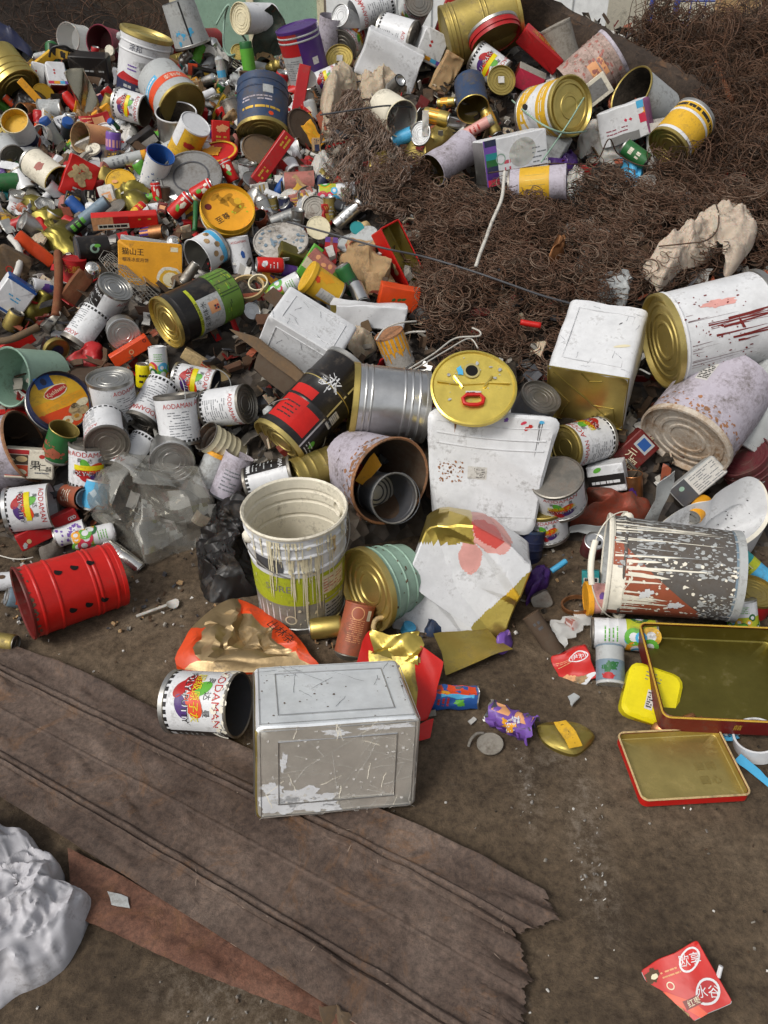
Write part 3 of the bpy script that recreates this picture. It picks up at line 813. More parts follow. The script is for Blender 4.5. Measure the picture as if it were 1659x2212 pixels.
# red stove bucket
def d_stove(mb, g, r, L):
    for ro, uu in ((0, .58), (1, -.62)):
        for i in (-1, 0, 1):
            v = (-.04 - .03 * ro + .17 * i) * L
            pts = [(uu * r + .11 * r * math.cos(t), v + .11 * r * math.sin(t)) for t in [PI * .5 + 2 * PI * .62 * j / 14 - .9 for j in range(15)]]
            mb.poly(g, pts, 'hole', .0012)
    mb.splat(g, -1.2 * r, 1.2 * r, .44 * L, .5 * L, 50, 'brown', .0012, .006, 3)
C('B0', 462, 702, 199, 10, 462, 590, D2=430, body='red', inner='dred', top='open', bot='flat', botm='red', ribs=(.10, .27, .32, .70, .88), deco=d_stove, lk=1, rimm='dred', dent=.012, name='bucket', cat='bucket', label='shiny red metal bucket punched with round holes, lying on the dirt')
# splattered bucket
def d_spl(mb, g, r, L):
    mb.poly(g, [(.62 * r, .47 * L), (-.4 * r, .47 * L), (-1.4 * r, .47 * L), (-1.4 * r, .1 * L), (-1.4 * r, -.25 * L), (-.95 * r, -.22 * L), (-.5 * r, -.02 * L), (-.15 * r, .15 * L), (.25 * r, .32 * L)], 'terracotta', .0004, 8)
    mb.poly(g, [(0 * r, .47 * L), (-.5 * r, .47 * L), (-1.15 * r, .47 * L), (-1.15 * r, .36 * L), (-.8 * r, .33 * L), (-.5 * r, .35 * L), (-.25 * r, .31 * L), (-.02 * r, .34 * L)], 'putty', .0012, 5)
    mb.drips(g, -1.2 * r, .1 * r, .37 * L, .4 * L, 22, 'putty', .0016, .0035, 4); mb.drips(g, -.15 * r, .05 * r, .36 * L, .85 * L, 4, 'putty', .0016, .005, 9)
    mb.drips(g, .1 * r, 1.2 * r, .46 * L, .9 * L, 16, 'putty', .0015, .0022, 6); mb.drips(g, .2 * r, 1.3 * r, .3 * L, .5 * L, 14, 'lgrey', .0014, .002, 16)
    mb.splat(g, -.1 * r, 1.4 * r, -.47 * L, .45 * L, 420, 'lgrey', .0013, .0042, 3, 2.2); mb.splat(g, -1.2 * r, .2 * r, -.45 * L, .3 * L, 120, 'putty', .0017, .0045, 5, 1.6)
    mb.splat(g, -1.3 * r, -.4 * r, -.48 * L, -.2 * L, 150, 'lgrey', .0014, .004, 8, 1.8)
    for u, v in ((-.55, .20), (-.78, -.03)): mb.ell(g, u * r, v * L, .10 * r, .05 * L, 'white', .0022, .3, 16, .4)
C('B2', 1015, 582, 174, 8, 648, 790, D2=570, body='faded', inner='lgrey', top='open', botm='lgrey', ribs=(.88,), bands=((0, .06, 'bluegrey'), (.965, 1, 'putty')), deco=d_spl, lk=1, rimm='putty', bail=(35, 'putty', 'putty'), ear='putty', name='bucket', cat='bucket', label='dark and terracotta bucket covered with white paint splatter lying on its side')
# gas canister, energy drink can, gold lidded mint pail
def d_gas(mb, g, r, L):
    mb.annulus(g, 0, -.33 * L, .38 * r, .44 * r, 'peach', .0007); mb.rows(g, -.55 * r, .45 * r, -.22 * L, .25 * L, 12, 'peach', .0008, .3, 4); mb.rect(g, -.95 * r, -.65 * r, -.42 * L, -.22 * L, 'ivory', .0007)
C('B1', 640, 965, 257, -6, 196, 330, body='terracotta', top='dome', topm='dtin', bot='flat', botm='terracotta', deco=d_gas, lk=1, name='gas_canister', cat='canister', label='orange gas canister with steel nozzle between two crumpled tins')
def d_bull(mb, g, r, L):
    mb.text(g, '红牛', -.1 * r, .12 * L, .22 * L, 'redink', .0007); mb.ell(g, .55 * r, .1 * L, .22 * r, .1 * L, 'redink', .0006, .4, 12, .3); mb.ell(g, .45 * r, -.2 * L, .22 * r, .09 * L, 'redink', .0006, -.4, 12, .3)
    mb.rect(g, -.9 * r, .9 * r, -.45 * L, -.32 * L, 'navy', .0006); mb.rows(g, -.7 * r, .7 * r, -.43 * L, -.34 * L, 1, 'white', .0009, .6, 1)
C('B1', 455, 955, 187, -4, 140, 205, body='gold', top='drink', topm='silver', bot='concave', botm='silver', necked=True, deco=d_bull, lk=1, roll=200, name='drink_can', cat='can', label='short gold energy drink can at the foot of the white bucket')
C('B1', 850, 660, 200, 33, 545, 330, D2=420, body='mint', top='rings', topm='brass', bot='none', ribs=(.28, .55, .8), dent=.03, lk=.85, z=.02, name='bucket', cat='bucket', label='mint green pail with a round brass coloured bottom turned outwards', deco=lambda mb, g, r, L: mb.splat(g, -2 * r, 2 * r, -.4 * L, .4 * L, 30, 'brown', .0008, .005, 2))
# crushed white tin with gold ends
def d_crush(mb, mp, w, h, d):
    g = mp['front']
    for u, v, a, b in ((.30, .40, .17, .12), (.42, .30, .10, .16), (.22, .28, .12, .1)): mb.ell(g, u * w, v * h, a * w, b * h, 'red', .0008, -.4, 24, .15)
    mb.ell(g, .33 * w, .2 * h, .2 * w, .16 * h, 'rosepale', .0006, -.3, 24, .2); mb.ell(g, .12 * w, .02 * h, .10 * w, .1 * h, 'rosepale', .0006, -.3, 24, .2)
    mb.drips(g, -.3 * w, -.18 * w, .46 * h, .3 * h, 5, 'sand', .001, .006, 3); mb.drips(g, .35 * w, .45 * w, .25 * h, .3 * h, 3, 'sand', .001, .007, 5)
    mb.rows(g, -.12 * w, .05 * w, -.42 * h, -.36 * h, 2, 'print', .001, .4, 2)
    mb.poly(g, [(.20 * w, -.49 * h), (.49 * w, -.49 * h), (.49 * w, -.16 * h), (.38 * w, -.25 * h)], 'foilgold', .001, 6)

def kcrush(px, py):
    x, y = (px - 553) * 3, (py - 1037) * 3; w = 18 * noise.noise(Vector((px * .05, py * .05, 0)))
    if y < 415 + w and x < 1390 + (y - 165) * .1: return 'foilgold'
    if y > 790 + (1560 - x) * .9 + w and x > 1400: return 'foilgold'
    e = ((x - 1500) / 115) ** 2 + ((y - 345 - (x - 1500) * .45) / 85) ** 2 + w * .02; e2 = ((x - 1390) / 75) ** 2 + ((y - 500) / 110) ** 2 + w * .02
    if e < .8: return 'redfade'
    if e < 1.9 or e2 < 1: return 'rosepale'
    return 'white'

def crushed_white():
    o = B('B1', 1335, 650, -20, 690, 770, 480, 6, 20, 'white', None, rd=.16, lk=.72, crum=.085, lam=.62, k=4, name='square_tin', cat='tin', label='crushed white square tin with gold ends and a smeared red print', seed=27, ns=44, fine=44)
    me = o.children[0].data; ks = ['white', 'foilgold', 'redfade', 'rosepale']
    for k in ks[1:]: me.materials.append(mat(k))
    M = o.matrix_world
    for p in me.polygons: p.material_index = ks.index(kcrush(*project(M @ p.center)))
    me.set_sharp_from_angle(angle=rad(11))
crushed_white()
# crumpled red tins and the foil

def orange_tin():
    O = [(398, 1446), (400, 1378), (440, 1330), (488, 1297), (522, 1296), (580, 1325), (632, 1365), (667, 1410), (668, 1446)]
    Bp = [at('D', x, y, .035 if i not in (0, 8) else .01) for i, (x, y) in enumerate(O)]
    Bp = catmull(Bp, 5, True); c = at('D', 530, 1395, .012); cr = crease(3, .011, .06, 5); mb = MB(); N = len(Bp); rows_ = []
    for t in (1, .9, .8, .7, .6, .5, .4, .3, .2, .1): rows_.append([c.lerp(b, t) + (cr(c.lerp(b, t)) - c.lerp(b, t)) * min(1, 3 * (1 - t)) + Vector((0, 0, .02 * (1 - t) * t * 4)) for b in Bp])
    rows_.insert(0, [b - Vector((0, 0, .05)) for b in Bp])
    o0 = 0
    for r_ in rows_: mb.v.extend(r_)
    ci = len(mb.v); mb.v.append(c)
    for j in range(len(rows_) - 1):
        for i in range(N):
            px, py = project((rows_[j][i] + rows_[j + 1][i]) / 2)
            key = 'orange' if (j < 1 or (i / N > .42 and i / N < .86 and j < 5) or (i / N < .14 and j < 4)) else 'champagne'
            mb.f.append([j * N + i, j * N + (i + 1) % N, (j + 1) * N + (i + 1) % N, (j + 1) * N + i]); mb.m.append(mb.slot(key))
    for i in range(N): mb.f.append([(len(rows_) - 1) * N + i, (len(rows_) - 1) * N + (i + 1) % N, ci]); mb.m.append(mb.slot('champagne'))
    a, b, e = at('D', 592, 1345, .05), at('D', 655, 1400, .035), at('D', 575, 1375, .05)
    U = (b - a).normalized(); V = (a - e); V = (V - U * V.dot(U)).normalized(); Nn = U.cross(V); mid = at('D', 606, 1366, .052)
    up = Nn if Nn.z > 0 else -Nn
    mb.text(lambda u, v, h: mid + U * u + V * v + up * h, '山林杂', 0, 0, .034, 'ink', .004, sp=.9)
    single(mb, 'crushed_tin', 'orange tin torn open to its crinkled tan lining, between black bag and silver tin', 'tin')


orange_tin()
def red_tin():
    A = lambda x, y, l: at('D', x, y, l)
    o = root('biscuit_tin', 'crumpled red tin torn open to its gold lining behind the silver tin', 'tin', Matrix.Translation(A(850, 1470, .0)))
    for nm, cs, key, amp in (('side_panel', ((762, 1440, .08), (800, 1362, .12), (818, 1372, .11), (806, 1470, .06)), 'red', .006), ('gold_flap', ((800, 1363, .125), (903, 1378, .125), (908, 1432, .10), (800, 1412, .10)), 'foilgold', .012),
        ('lining', ((798, 1405, .10), (908, 1425, .10), (900, 1560, .02), (800, 1520, .02)), 'goldin', .006), ('side_panel', ((900, 1372, .13), (948, 1432, .10), (935, 1555, .03), (893, 1570, .03)), 'red', .008), ('flap', ((893, 1570, .03), (935, 1555, .03), (930, 1592, .015), (895, 1602, .015)), 'red', .003)):
        C4 = [A(*c) - o.location for c in cs]; cr = crease(len(nm) * 7 + cs[0][0], amp, .06, 4); mb = MB()
        mb.grid(lambda u, v: cr(C4[0] * (1 - u) * (1 - v) + C4[1] * u * (1 - v) + C4[2] * u * v + C4[3] * (1 - u) * v), 16, 16, key, .0015); mb.build(nm, o, None, 30)
red_tin()
sheet('B1', [(1150, 1010, .03), (1500, 960, .02), (1659, 1090, .04), (1240, 1243, .02)], 'goldin', .008, .12, 22, 16, .0015, seed=4, name='tin_sheet', cat='sheet', label='flattened gold tin sheet under the crushed white tin')
sheet('B1', [(800, 985, .06), (1060, 1000, .08), (1050, 1130, .05), (800, 1110, .05)], 'foilgold', .010, .06, 22, 14, .0015, seed=6, name='tin_sheet', cat='sheet', label='bright gold foil flap above the crumpled red tin', lift=.1)
wire([('B1', 830, 890, .07), ('B1', 780, 905, .075), ('B1', 762, 950, .06), ('B1', 770, 1000, .04), ('B1', 790, 1030, .02)], .007, 'sand', 'bent cream plastic hook beside the orange gas canister', 'plastic_hook', 'hook')
C('B1', 985, 965, 60, 40, 85, 60, body='sky', top='cap', topm='sky', bot='none', n=16, lk=.8, name='bottle_stopper', cat='cap', label='little sky blue round cap near the mint pail')
mound('B1', [(1560, 1040), (1640, 1000), (1659, 1060), (1600, 1120), (1540, 1100)], .03, 'violet', .01, .03, 'plastic_wrapper', 'wrapper', 'violet and blue plastic wrapper under the crushed white tin', rings=7)
mound('B1', [(1090, 930), (1180, 930), (1200, 990), (1110, 1005)], .03, 'denim', .008, .03, 'plastic_wrapper', 'wrapper', 'dark blue wrapper scrap between mint pail and crushed white tin', rings=6)
# white pail behind with folded gold lid
def d_tall(mb, mp, w, h, d):
    g = mp['front']
    for v, r in ((.40, .002), (.30, .003), (.215, .003), (-.34, .0025)): mb.tube([Vector(g((-.43 + .86 * i / 20) * w, v * h - .02 * h * math.cos((i / 20 - .5) * 3), .0)) for i in range(21)], r, 'white', 6)
    mb.rect(g, -.18 * w, -.02 * w, -.06 * h, .04 * h, 'paper', .0012); mb.text(g, 'XBT HU-102', -.10 * w, .018 * h, .03 * h, 'ink', .0016, sp=.8); mb.rows(g, -.17 * w, -.03 * w, -.05 * h, .005 * h, 4, 'ink', .0016, .4, 2)
    mb.drips(g, .32 * w, .42 * w, .44 * h, .5 * h, 3, 'ink', .0012, .0012, 4); mb.splat(g, -.42 * w, -.22 * w, -.10 * h, .08 * h, 90, 'peeling', .001, .004, 3); mb.drips(g, -.36 * w, -.28 * w, .46 * h, .2 * h, 3, 'peeling', .001, .002, 6)
    for u, v, k in ((.22, .43, 'pink'), (.28, .41, 'redink'), (.08, .45, 'violet'), (.36, .45, 'sky'), (.25, .39, 'redink')): mb.ell(g, u * w, v * h, .022 * w, .014 * h, k, .0012, .3, 10, .4)
B('D', 1050, 1016, -5, 272, 250, 170, 5, 4, 'white', d_tall, rd=.09, lk=.8, z=.06, taper=.26, crum=.03, lam=.5, k=4, bev=.012, ns=20, fine=20, name='bucket', cat='bucket', label='tall dented white pail with gold lid folded up at its mouth', seed=14)
def d_goldlid(mb, g, r):
    mb.ell(g, -.03 * r, .45 * r, .15 * r, .16 * r, 'hole', .004, 0, 24); mb.annulus(g, -.03 * r, .45 * r, .15 * r, .20 * r, 'pgold', .005)
    mb.tube([Vector(g(x * r, y * r, .010)) for x, y in ((-.16, -.22), (.16, -.22), (.25, -.32), (.22, -.45), (.1, -.5), (-.1, -.5), (-.22, -.45), (-.25, -.32))], .006, 'red', 8, True)
    mb.rect(g, -.18 * r, .18 * r, -.25 * r, -.1 * r, 'paper', .005); mb.rows(g, -.16 * r, .16 * r, -.23 * r, -.12 * r, 3, 'ink', .006, .5, 3)
    mb.tube([Vector(g(-.85 * r, .15 * r, .006)), Vector(g(-.3 * r, .08 * r, .002)), Vector(g(.4 * r, .14 * r, .002)), Vector(g(.85 * r, .12 * r, .006))], .004, 'foilgold', 5)
    mb.splat(g, -.7 * r, .7 * r, -.4 * r, .8 * r, 26, 'lgrey', .004, .006, 4); mb.ell(g, -.3 * r, .45 * r, .09 * r, .1 * r, 'sky', .0035, 0, 12, .5)
    for s in (-1, 1): mb.tube([Vector(g(s * .25 * r, 0, .003)), Vector(g(s * .45 * r, .3 * r, .003))], .004, 'foilgold', 5)
disc('D', 1022, 838, 80, 62, 184, 'goldlid', 'flat', .04, 'lid_disc', 'lid', 'shiny gold pail lid with hole and red pull handle', deco=d_goldlid, lk=.9, z=.31, dent=.05)
C('L2', 150, 560, 60, 40, 260, 190, body='dgrey', top='rings', topm='dtin', bot='none', lk=.9, z=.12, label='dark can with dented grey end beside the folded gold lid')
# rusty white pail with the grey pail inside

C('L1', 740, 975, -28, 52, 560, 470, D2=430, body='lilac', inner='insiderust', top='open', rimm='peeling', dent=.035, lk=.7, z=.03, bail=(200, 'wiregrey', None), name='bucket', cat='bucket', label='rusty lilac white pail lying open with a small grey pail inside', bot='none',
  deco=lambda mb, g, r, L: (mb.splat(g, -2 * r, 2 * r, .2 * L, .49 * L, 160, 'peeling', .0008, .008, 3), mb.splat(g, -2 * r, 2 * r, -.4 * L, .4 * L, 60, 'brown', .0007, .004, 5)))
C('L1', 835, 1135, -18, 60, 320, 260, body='plasticgrey', inner='dgrey', top='open', lk=.9, z=.06, rimm='grey', ribs=(.9,), name='bucket', cat='bucket', label='small grey plastic pail inside the rusty white pail', bail=(170, 'plasticgrey', None), D2=270)
sheet('L1', [(640, 1040, .12), (770, 880, .2), (815, 950, .19), (690, 1060, .12)], 'amber', .006, .08, 10, 8, .002, name='plastic_sheet', cat='sheet', label='amber yellow plastic piece inside the rusty white pail')
C('L1', 420, 960, 200, 22, 240, 380, body='dgold', top='rings', topm='dgold', bot='none', ribs=(.3, .5, .7, .85), lk=.6, z=.02, dent=.03, name='bucket', cat='bucket', label='ribbed dull gold pail below the black pail')
# black pail
def d_black(mb, g, r, L):
    mb.rect(g, .35 * r, 1.3 * r, -.02 * L, .40 * L, 'red', .0006); mb.rect(g, -.25 * r, .352 * r, .16 * L, .40 * L, 'red', .0006)
    mb.rows(g, .5 * r, 1.1 * r, .18 * L, .36 * L, 4, 'ink', .001, .3, 4)
    for (u0, v0, u1, v1, w) in ((.1, -.14, .5, -.22, .035), (.25, -.05, .3, -.25, .03), (.35, -.14, .62, -.10, .03), (.0, -.12, .18, -.2, .025), (.05, -.22, .45, -.26, .02)):
        mb.tube([Vector(g(u0 * r, v0 * L, 0)), Vector(g((u0 + u1) / 2 * r, (v0 + v1) / 2 * L + .02 * L, .001)), Vector(g(u1 * r, v1 * L, 0))], w * r * .6, 'white', 4)
    mb.text(g, '水', .2 * r, -.17 * L, .17 * L, 'white', .0012, PI); mb.text(g, '漆', .55 * r, -.14 * L, .07 * L, 'white', .0012, PI)
    mb.rect(g, -.80 * r, -.48 * r, -.02 * L, .14 * L, 'paper', .0008); mb.rows(g, -.78 * r, -.5 * r, 0, .12 * L, 6, 'print', .0011, .5, 7)
    mb.ell(g, -.7 * r, .36 * L, .1 * r, .04 * L, 'lgreen', .0008); mb.rows(g, -.9 * r, -.5 * r, .36 * L, .46 * L, 3, 'white', .0009, .3, 8)
    mb.rect(g, -.40 * r, -.34 * r, -.5 * L, .48 * L, 'silver', .001)
C('L1', 385, 560, 226, 20, 400, 700, D2=380, body='black', top='rings', topm='brass', bot='rings', ribs=(.36, .6, .3), bands=((.355, .365, 'brass'),), deco=d_black, lk=.7, z=.02, ear='lgrey', bail=(-50, 'wiregrey', None), roll=-8, name='bucket', cat='bucket', label='glossy black pail with red panel and white brush lettering', rimm='brass')
C('L1', 860, 540, -6, -6, 470, 470, body='silver', top='flat', topm='tin', bot='rings', botm='gold', ribs=(.14, .22, .66, .76, .86), dent=.035, lk=.75, z=.05, name='bucket', cat='bucket', label='ribbed bare metal pail lying beside the folded gold lid', deco=lambda mb, g, r, L: mb.rect(g, .35 * r, 2.2 * r, -.48 * L, .48 * L, 'dgold', .0005, 20) if 0 else None)
sheet('L1', [(-20, 320, .1), (40, 200, .12), (345, 440, .09), (300, 560, .02)], 'dwood', .004, .1, 14, 8, .02, name='wooden_board', cat='board', label='dusty brown board propped under the white square tin')
sheet('L1', [(-160, 60, .16), (30, 120, .18), (420, 430, .13), (330, 450, .11)], 'wood', .003, .1, 14, 6, .012, name='wooden_board', cat='board', label='long grey green plank edge beside the white square tin')
def d_wtin(mb, mp, w, h, d):
    for f, a, b in (('front', w, h), ('top', w, d)): ridge(mb, mp[f], a * .36, b * .34, 'white', .0022); scratches(mb, mp[f], a, b, 10, 'print', 3, .12, .0006)
B('L1', 325, 115, -31, 505, 330, 330, -3, 45, 'white', d_wtin, rd=.07, lk=.8, z=.04, name='square_tin', cat='tin', label='big clean white square tin lying at the middle of the heap', crum=.006, lam=.6)
C('L1', 900, 190, 112, 20, 190, 230, body='dwhite', top='flat', topm='peeling', deco=lambda mb, g, r, L: (mb.rect(g, -2 * r, 2 * r, .05 * L, .5 * L, 'amber', .0005, 12), mb.drips(g, -1.2 * r, 1.2 * r, .06 * L, .35 * L, 14, 'amber', .0007, .005, 3)), lk=.7, z=.04, label='white can with amber paint run over its top')
mound('L1', [(580, 150), (690, 90), (780, 150), (760, 220), (640, 240)], .06, 'beigebag', .016, .05, 'plastic_bag', 'bag', 'dusty clear plastic scrap above the black pail')
# right side: gold faced tin, drum, squashed drum
def d_xtin(mb, mp, w, h, d):
    g = mp['front']; r = .0028
    mb.tube([Vector(g(-.42 * w, .4 * h, 0)), Vector(g(0, 0, .001)), Vector(g(.42 * w, -.42 * h, 0))], r, 'goldin', 6); mb.tube([Vector(g(.2 * w, .38 * h, 0)), Vector(g(.03 * w, .32 * h, 0)), Vector(g(-.08 * w, .45 * h, 0))], r, 'goldin', 6)
    mb.tube([Vector(g(.12 * w, -.1 * h, 0)), Vector(g(.36 * w, -.1 * h, 0)), Vector(g(.4 * w, -.35 * h, 0))], r, 'goldin', 6); mb.tube([Vector(g(-.4 * w, .1 * h, 0)), Vector(g(-.2 * w, -.1 * h, 0)), Vector(g(-.3 * w, -.4 * h, 0))], r, 'goldin', 6)
    ridge(mb, g, w * .49, h * .485, 'goldin', .003); ridge(mb, mp['top'], w * .36, d * .36, 'white', .002); mb.ell(mp['top'], .30 * w, -.1 * d, .10 * w, .02 * d, 'cream', .001, .3)
    mb.ell(mp['top'], .22 * w, .22 * d, .03 * w, .006 * d, 'ink', .001, .9); scratches(mb, mp['top'], w, d, 12, 'print', 6, .1, .0005)
B('L2', 545, 285, -9, 500, 480, 610, -6, 46, {'all': 'white', 'front': 'gold'}, d_xtin, rd=.09, lk=.6, z=.08, crum=.012, lam=.5, name='square_tin', cat='tin', label='white square tin with its gold bottom facing out, beside the spring coils', seed=9)
def d_blood(mb, g, r, L):
    for u, v, l, w, sd in ((.10, .22, .62, .0035, 1), (.02, .2, .6, .0022, 2), (-.16, .16, .55, .003, 3), (.13, .02, .5, .007, 4), (-.02, .08, .55, .005, 5), (-.28, .0, .45, .005, 6), (-.36, -.05, .4, .003, 7)): mb.drips(g, (u - .02) * r, (u + .02) * r, v * L, l * L * 2, 3, 'bloodred', .001, w * .55, sd)
    mb.ell(g, -.03 * r, -.1 * L, .10 * r, .018 * L, 'bloodred', .0012, .3, 14, .4)
    mb.drips(g, -.8 * r, .4 * r, .4 * L, .8 * L, 12, 'maroon', .0008, .0008, 7); mb.splat(g, -.8 * r, .8 * r, -.2 * L, .47 * L, 90, 'bloodred', .001, .003, 3, 1.6); mb.ell(g, .5 * r, .05 * L, .1 * r, .15 * L, 'rosepale', .0004, 0, 16, .3)
C('L2', 1280, 62, 195, 25, 600, 640, body='white', top='rings', topm='brass', bot='rings', deco=d_blood, lk=.7, z=.18, ribs=(.93,), bands=((.975, 1, 'brass'),), name='drum', cat='drum', label='big white drum with dark red paint drips and a brass end', rimm='brass')

C('L2', 1270, 590, 236, 36, 590, 560, body='lilac', top='rings', topm='flaky', bot='none', dent=.05, lk=.7, z=.05, name='bucket', cat='bucket', label='squashed dirty white pail with flaking stained bottom under the drum',
  deco=lambda mb, g, r, L: (mb.splat(g, -2 * r, 2 * r, .25 * L, .5 * L, 160, 'peeling', .0007, .007, 3), mb.rect(g, .42 * r, .7 * r, -.25 * L, .02 * L, 'paper', .0006), mb.rows(g, .44 * r, .68 * r, -.23 * L, 0, 9, 'ink', .001, .6, 2)))
C('L2', 1590, 520, 240, 10, 560, 620, body='lgrey', top='flat', topm='lgrey', bot='none', lk=.5, dent=.05, name='bucket', cat='bucket', label='large grey white pail behind the squashed pail at the edge of the heap')
C('L2', 1540, 960, 120, 45, 330, 260, body='maroon', top='rings', topm='maroon', bot='none', lk=.5, dent=.02, ribs=(.8, .6), deco=lambda mb, g, r, L: mb.splat(g, -2 * r, 2 * r, -.4 * L, .45 * L, 60, 'lgrey', .0008, .004, 2), label='maroon can with rounded rings behind the torn white pail')
# torn white pail, inner side up
def torn_pail():
    O = [(960, 300), (1060, 210), (1180, 150), (1290, 130), (1330, 90), (1400, 40), (1520, -20), (1610, 20), (1650, 130), (1640, 250), (1560, 350), (1450, 400), (1250, 350), (1080, 320)]
    Bp = catmull([at('B2', x, y, .10 + .10 * max(0, (300 - y) / 320)) for x, y in O], 5, True); c = at('B2', 1370, 250, .03); mb = MB(); N = len(Bp); R_ = []
    for t in (1, .97, .8, .6, .4, .2): R_.append([c.lerp(b, t) - Vector((0, 0, .05 * (1 - t * t))) for b in Bp])
    R_.insert(0, [b + (b - c).normalized() * .012 - Vector((0, 0, .01)) for b in Bp]); R_.insert(0, [b + (b - c).normalized() * .0 - Vector((0, 0, .10)) for b in Bp])
    for r_ in R_: mb.v.extend(r_)
    ci = len(mb.v); mb.v.append(c - Vector((0, 0, .05)))
    for j in range(len(R_) - 1):
        for i in range(N): mb.f.append([j * N + i, j * N + (i + 1) % N, (j + 1) * N + (i + 1) % N, (j + 1) * N + i]); mb.m.append(mb.slot('white' if j != 1 else 'putty'))
    for i in range(N): mb.f.append([(len(R_) - 1) * N + i, (len(R_) - 1) * N + (i + 1) % N, ci]); mb.m.append(mb.slot('white'))
    rg = random.Random(3)
    for i in range(34):
        t, q = rg.uniform(.1, .75), rg.randrange(N); p = c.lerp(Bp[q], t) - Vector((0, 0, .05 * (1 - t * t))) + Vector((0, 0, .0025)); s = rg.uniform(.001, .004)
        mb.box(p, (s * 2, s, .0012), 'ink', Matrix.Rotation(rg.uniform(0, 3), 3, 'Z'))
    single(mb, 'bucket', 'torn open white pail with heart shaped rim behind the splattered bucket', 'bucket')
torn_pail()
C('B2', 1210, 190, 235, 50, 115, 200, body='amber', top='drink', topm='tin', bot='concave', necked=True, lk=1, z=.05, name='drink_can', cat='can', label='opened amber drink can lying inside the torn white pail', n=24)
B('L2', 1200, 1040, 42, 350, 150, 110, 0, 10, {'all': 'lgrey'}, lambda mb, mp, w, h, d: (mb.rect(mp['front'], -.15 * w, .48 * w, -.45 * h, .45 * h, 'paper', .0006), mb.rows(mp['front'], -.1 * w, .45 * w, -.4 * h, .4 * h, 8, 'print', .001, .35, 3), mb.rect(mp['front'], -.48 * w, -.15 * w, -.48 * h, .48 * h, 'dgrey', .0006), mb.ell(mp['front'], -.3 * w, .2 * h, .05 * w, .1 * h, 'mint', .001)), lk=.8, z=.06, name='thinner_tin', cat='tin', label='grey rectangular thinner tin with printed panel lying beside the squashed pail', rd=.15)
C('B2', 725, 1000, 177, 6, 200, 400, body='white', top='flat', topm='dtin', bot='flat', lk=.95, deco=rings_print, n=32, ribs=(.6, .75), name='food_can', cat='can', label='large white can with green printed rings lying under the splattered bucket', group='cans printed with coloured rings')
C('B2', 1490, 870, 92, 12, 190, 190, body='white', top='flat', topm='tin', bot='flat', lk=.8, deco=rings_print, n=32, name='food_can', cat='can', label='squat ring printed can behind the wine red tin', group='cans printed with coloured rings')
C('B2', 1545, 770, 60, 40, 270, 150, body='crimson', top='rings', topm='dgold', bot='none', lk=.6, name='food_can', cat='can', label='red can with dusty gold end at the base of the splattered bucket')
C('B2', 1570, 590, 135, 14, 140, 330, body='sky', top='concave', topm='silver', bot='none', lk=.8, z=.03, n=28, deco=lambda mb, g, r, L: (mb.rect(g, -3 * r, 3 * r, .22 * L, .49 * L, 'teal', .0005, 30), mb.rect(g, -3 * r, 3 * r, .05 * L, .22 * L, 'lime', .0005, 30), mb.rect(g, -.5 * r, .1 * r, .1 * L, .3 * L, 'paper', .0009), mb.rows(g, -.4 * r, 0, .12 * L, .28 * L, 5, 'ink', .0012, .5, 3)), name='aerosol_can', cat='can', label='teal and lime spray can beside the base of the splattered bucket')
# putty cans on the right
C('L2', 460, 795, 196, 44, 285, 320, body='white', top='lid', topm='dgold', deco=putty(), lk=.7, z=.02, roll=70, label='putty can with dull gold end below the white gold tin')
C('B2', 300, 60, 100, 52, 340, 250, body='white', top='flat', topm='dtin', deco=putty(), lk=.8, z=.1, bands=((.96, 1, 'tin'),), roll=0, label='putty can with dusty grey top standing on another can', flag='')
C('B2', 215, 260, 96, 36, 290, 210, body='white', top='lid', topm='dgold', deco=putty(), lk=.8, z=.0, label='lower putty can with gold rim under the dusty topped can')
B('L2', 620, 1010, 8, 230, 185, 150, -10, 15, 'white', lambda mb, mp, w, h, d: (mb.rect(mp['front'], -.5 * w, .5 * w, -.25 * h, .15 * h, 'black', .0006), mb.rows(mp['front'], -.4 * w, .4 * w, -.2 * h, 0, 1, 'white', .001, .5, 3), mb.ell(mp['front'], -.2 * w, .35 * h, .12 * w, .08 * h, 'lgreen', .001, .4)), name='carton', cat='box', label='white carton with black band behind the dusty topped can', lk=.6)
C('L2', 785, 1080, 92, 25, 120, 180, body='copper', inner='dwood', top='open', lk=.7, deco=lambda mb, g, r, L: mb.ell(g, 0, -.1 * L, .4 * r, .2 * L, 'purple', .0006, 0, 12, .4), name='food_can', cat='can', label='narrow copper coloured can open at the top between cartons', n=24)
B('L2', 790, 850, 45, 250, 180, 90, 5, 20, 'dred', lambda mb, mp, w, h, d: (mb.rect(mp['front'], .1 * w, .45 * w, -.3 * h, .3 * h, 'lgrey', .0006), mb.rect(mp['front'], .15 * w, .4 * w, -.2 * h, .2 * h, 'blue', .0009), mb.text(mp['front'], '元', -.1 * w, .1 * h, .4 * h, 'cream', .0009, -1.4), mb.text(mp['front'], '福', -.3 * w, -.15 * h, .4 * h, 'cream', .0009, -1.4)), name='carton', cat='box', label='dark red carton with cream writing beside the squashed pail', lk=.5)
mound('B2', [(380, 260), (500, 240), (560, 190), (490, 70), (640, 80), (880, 150), (890, 220), (800, 280), (600, 290)], .05, 'redgold', .016, .09, 'crushed_tin', 'tin', 'flattened red and gold tin with flower print beside the putty cans', kf=None, k=4)
C('B2', 105, 430, 80, 20, 190, 250, body='navy', top='rings', topm='denim', bot='none', ribs=(.3, .5, .7), lk=.6, dent=.03, name='food_can', cat='can', label='ribbed navy blue can between crushed white tin and lower putty can', n=28)
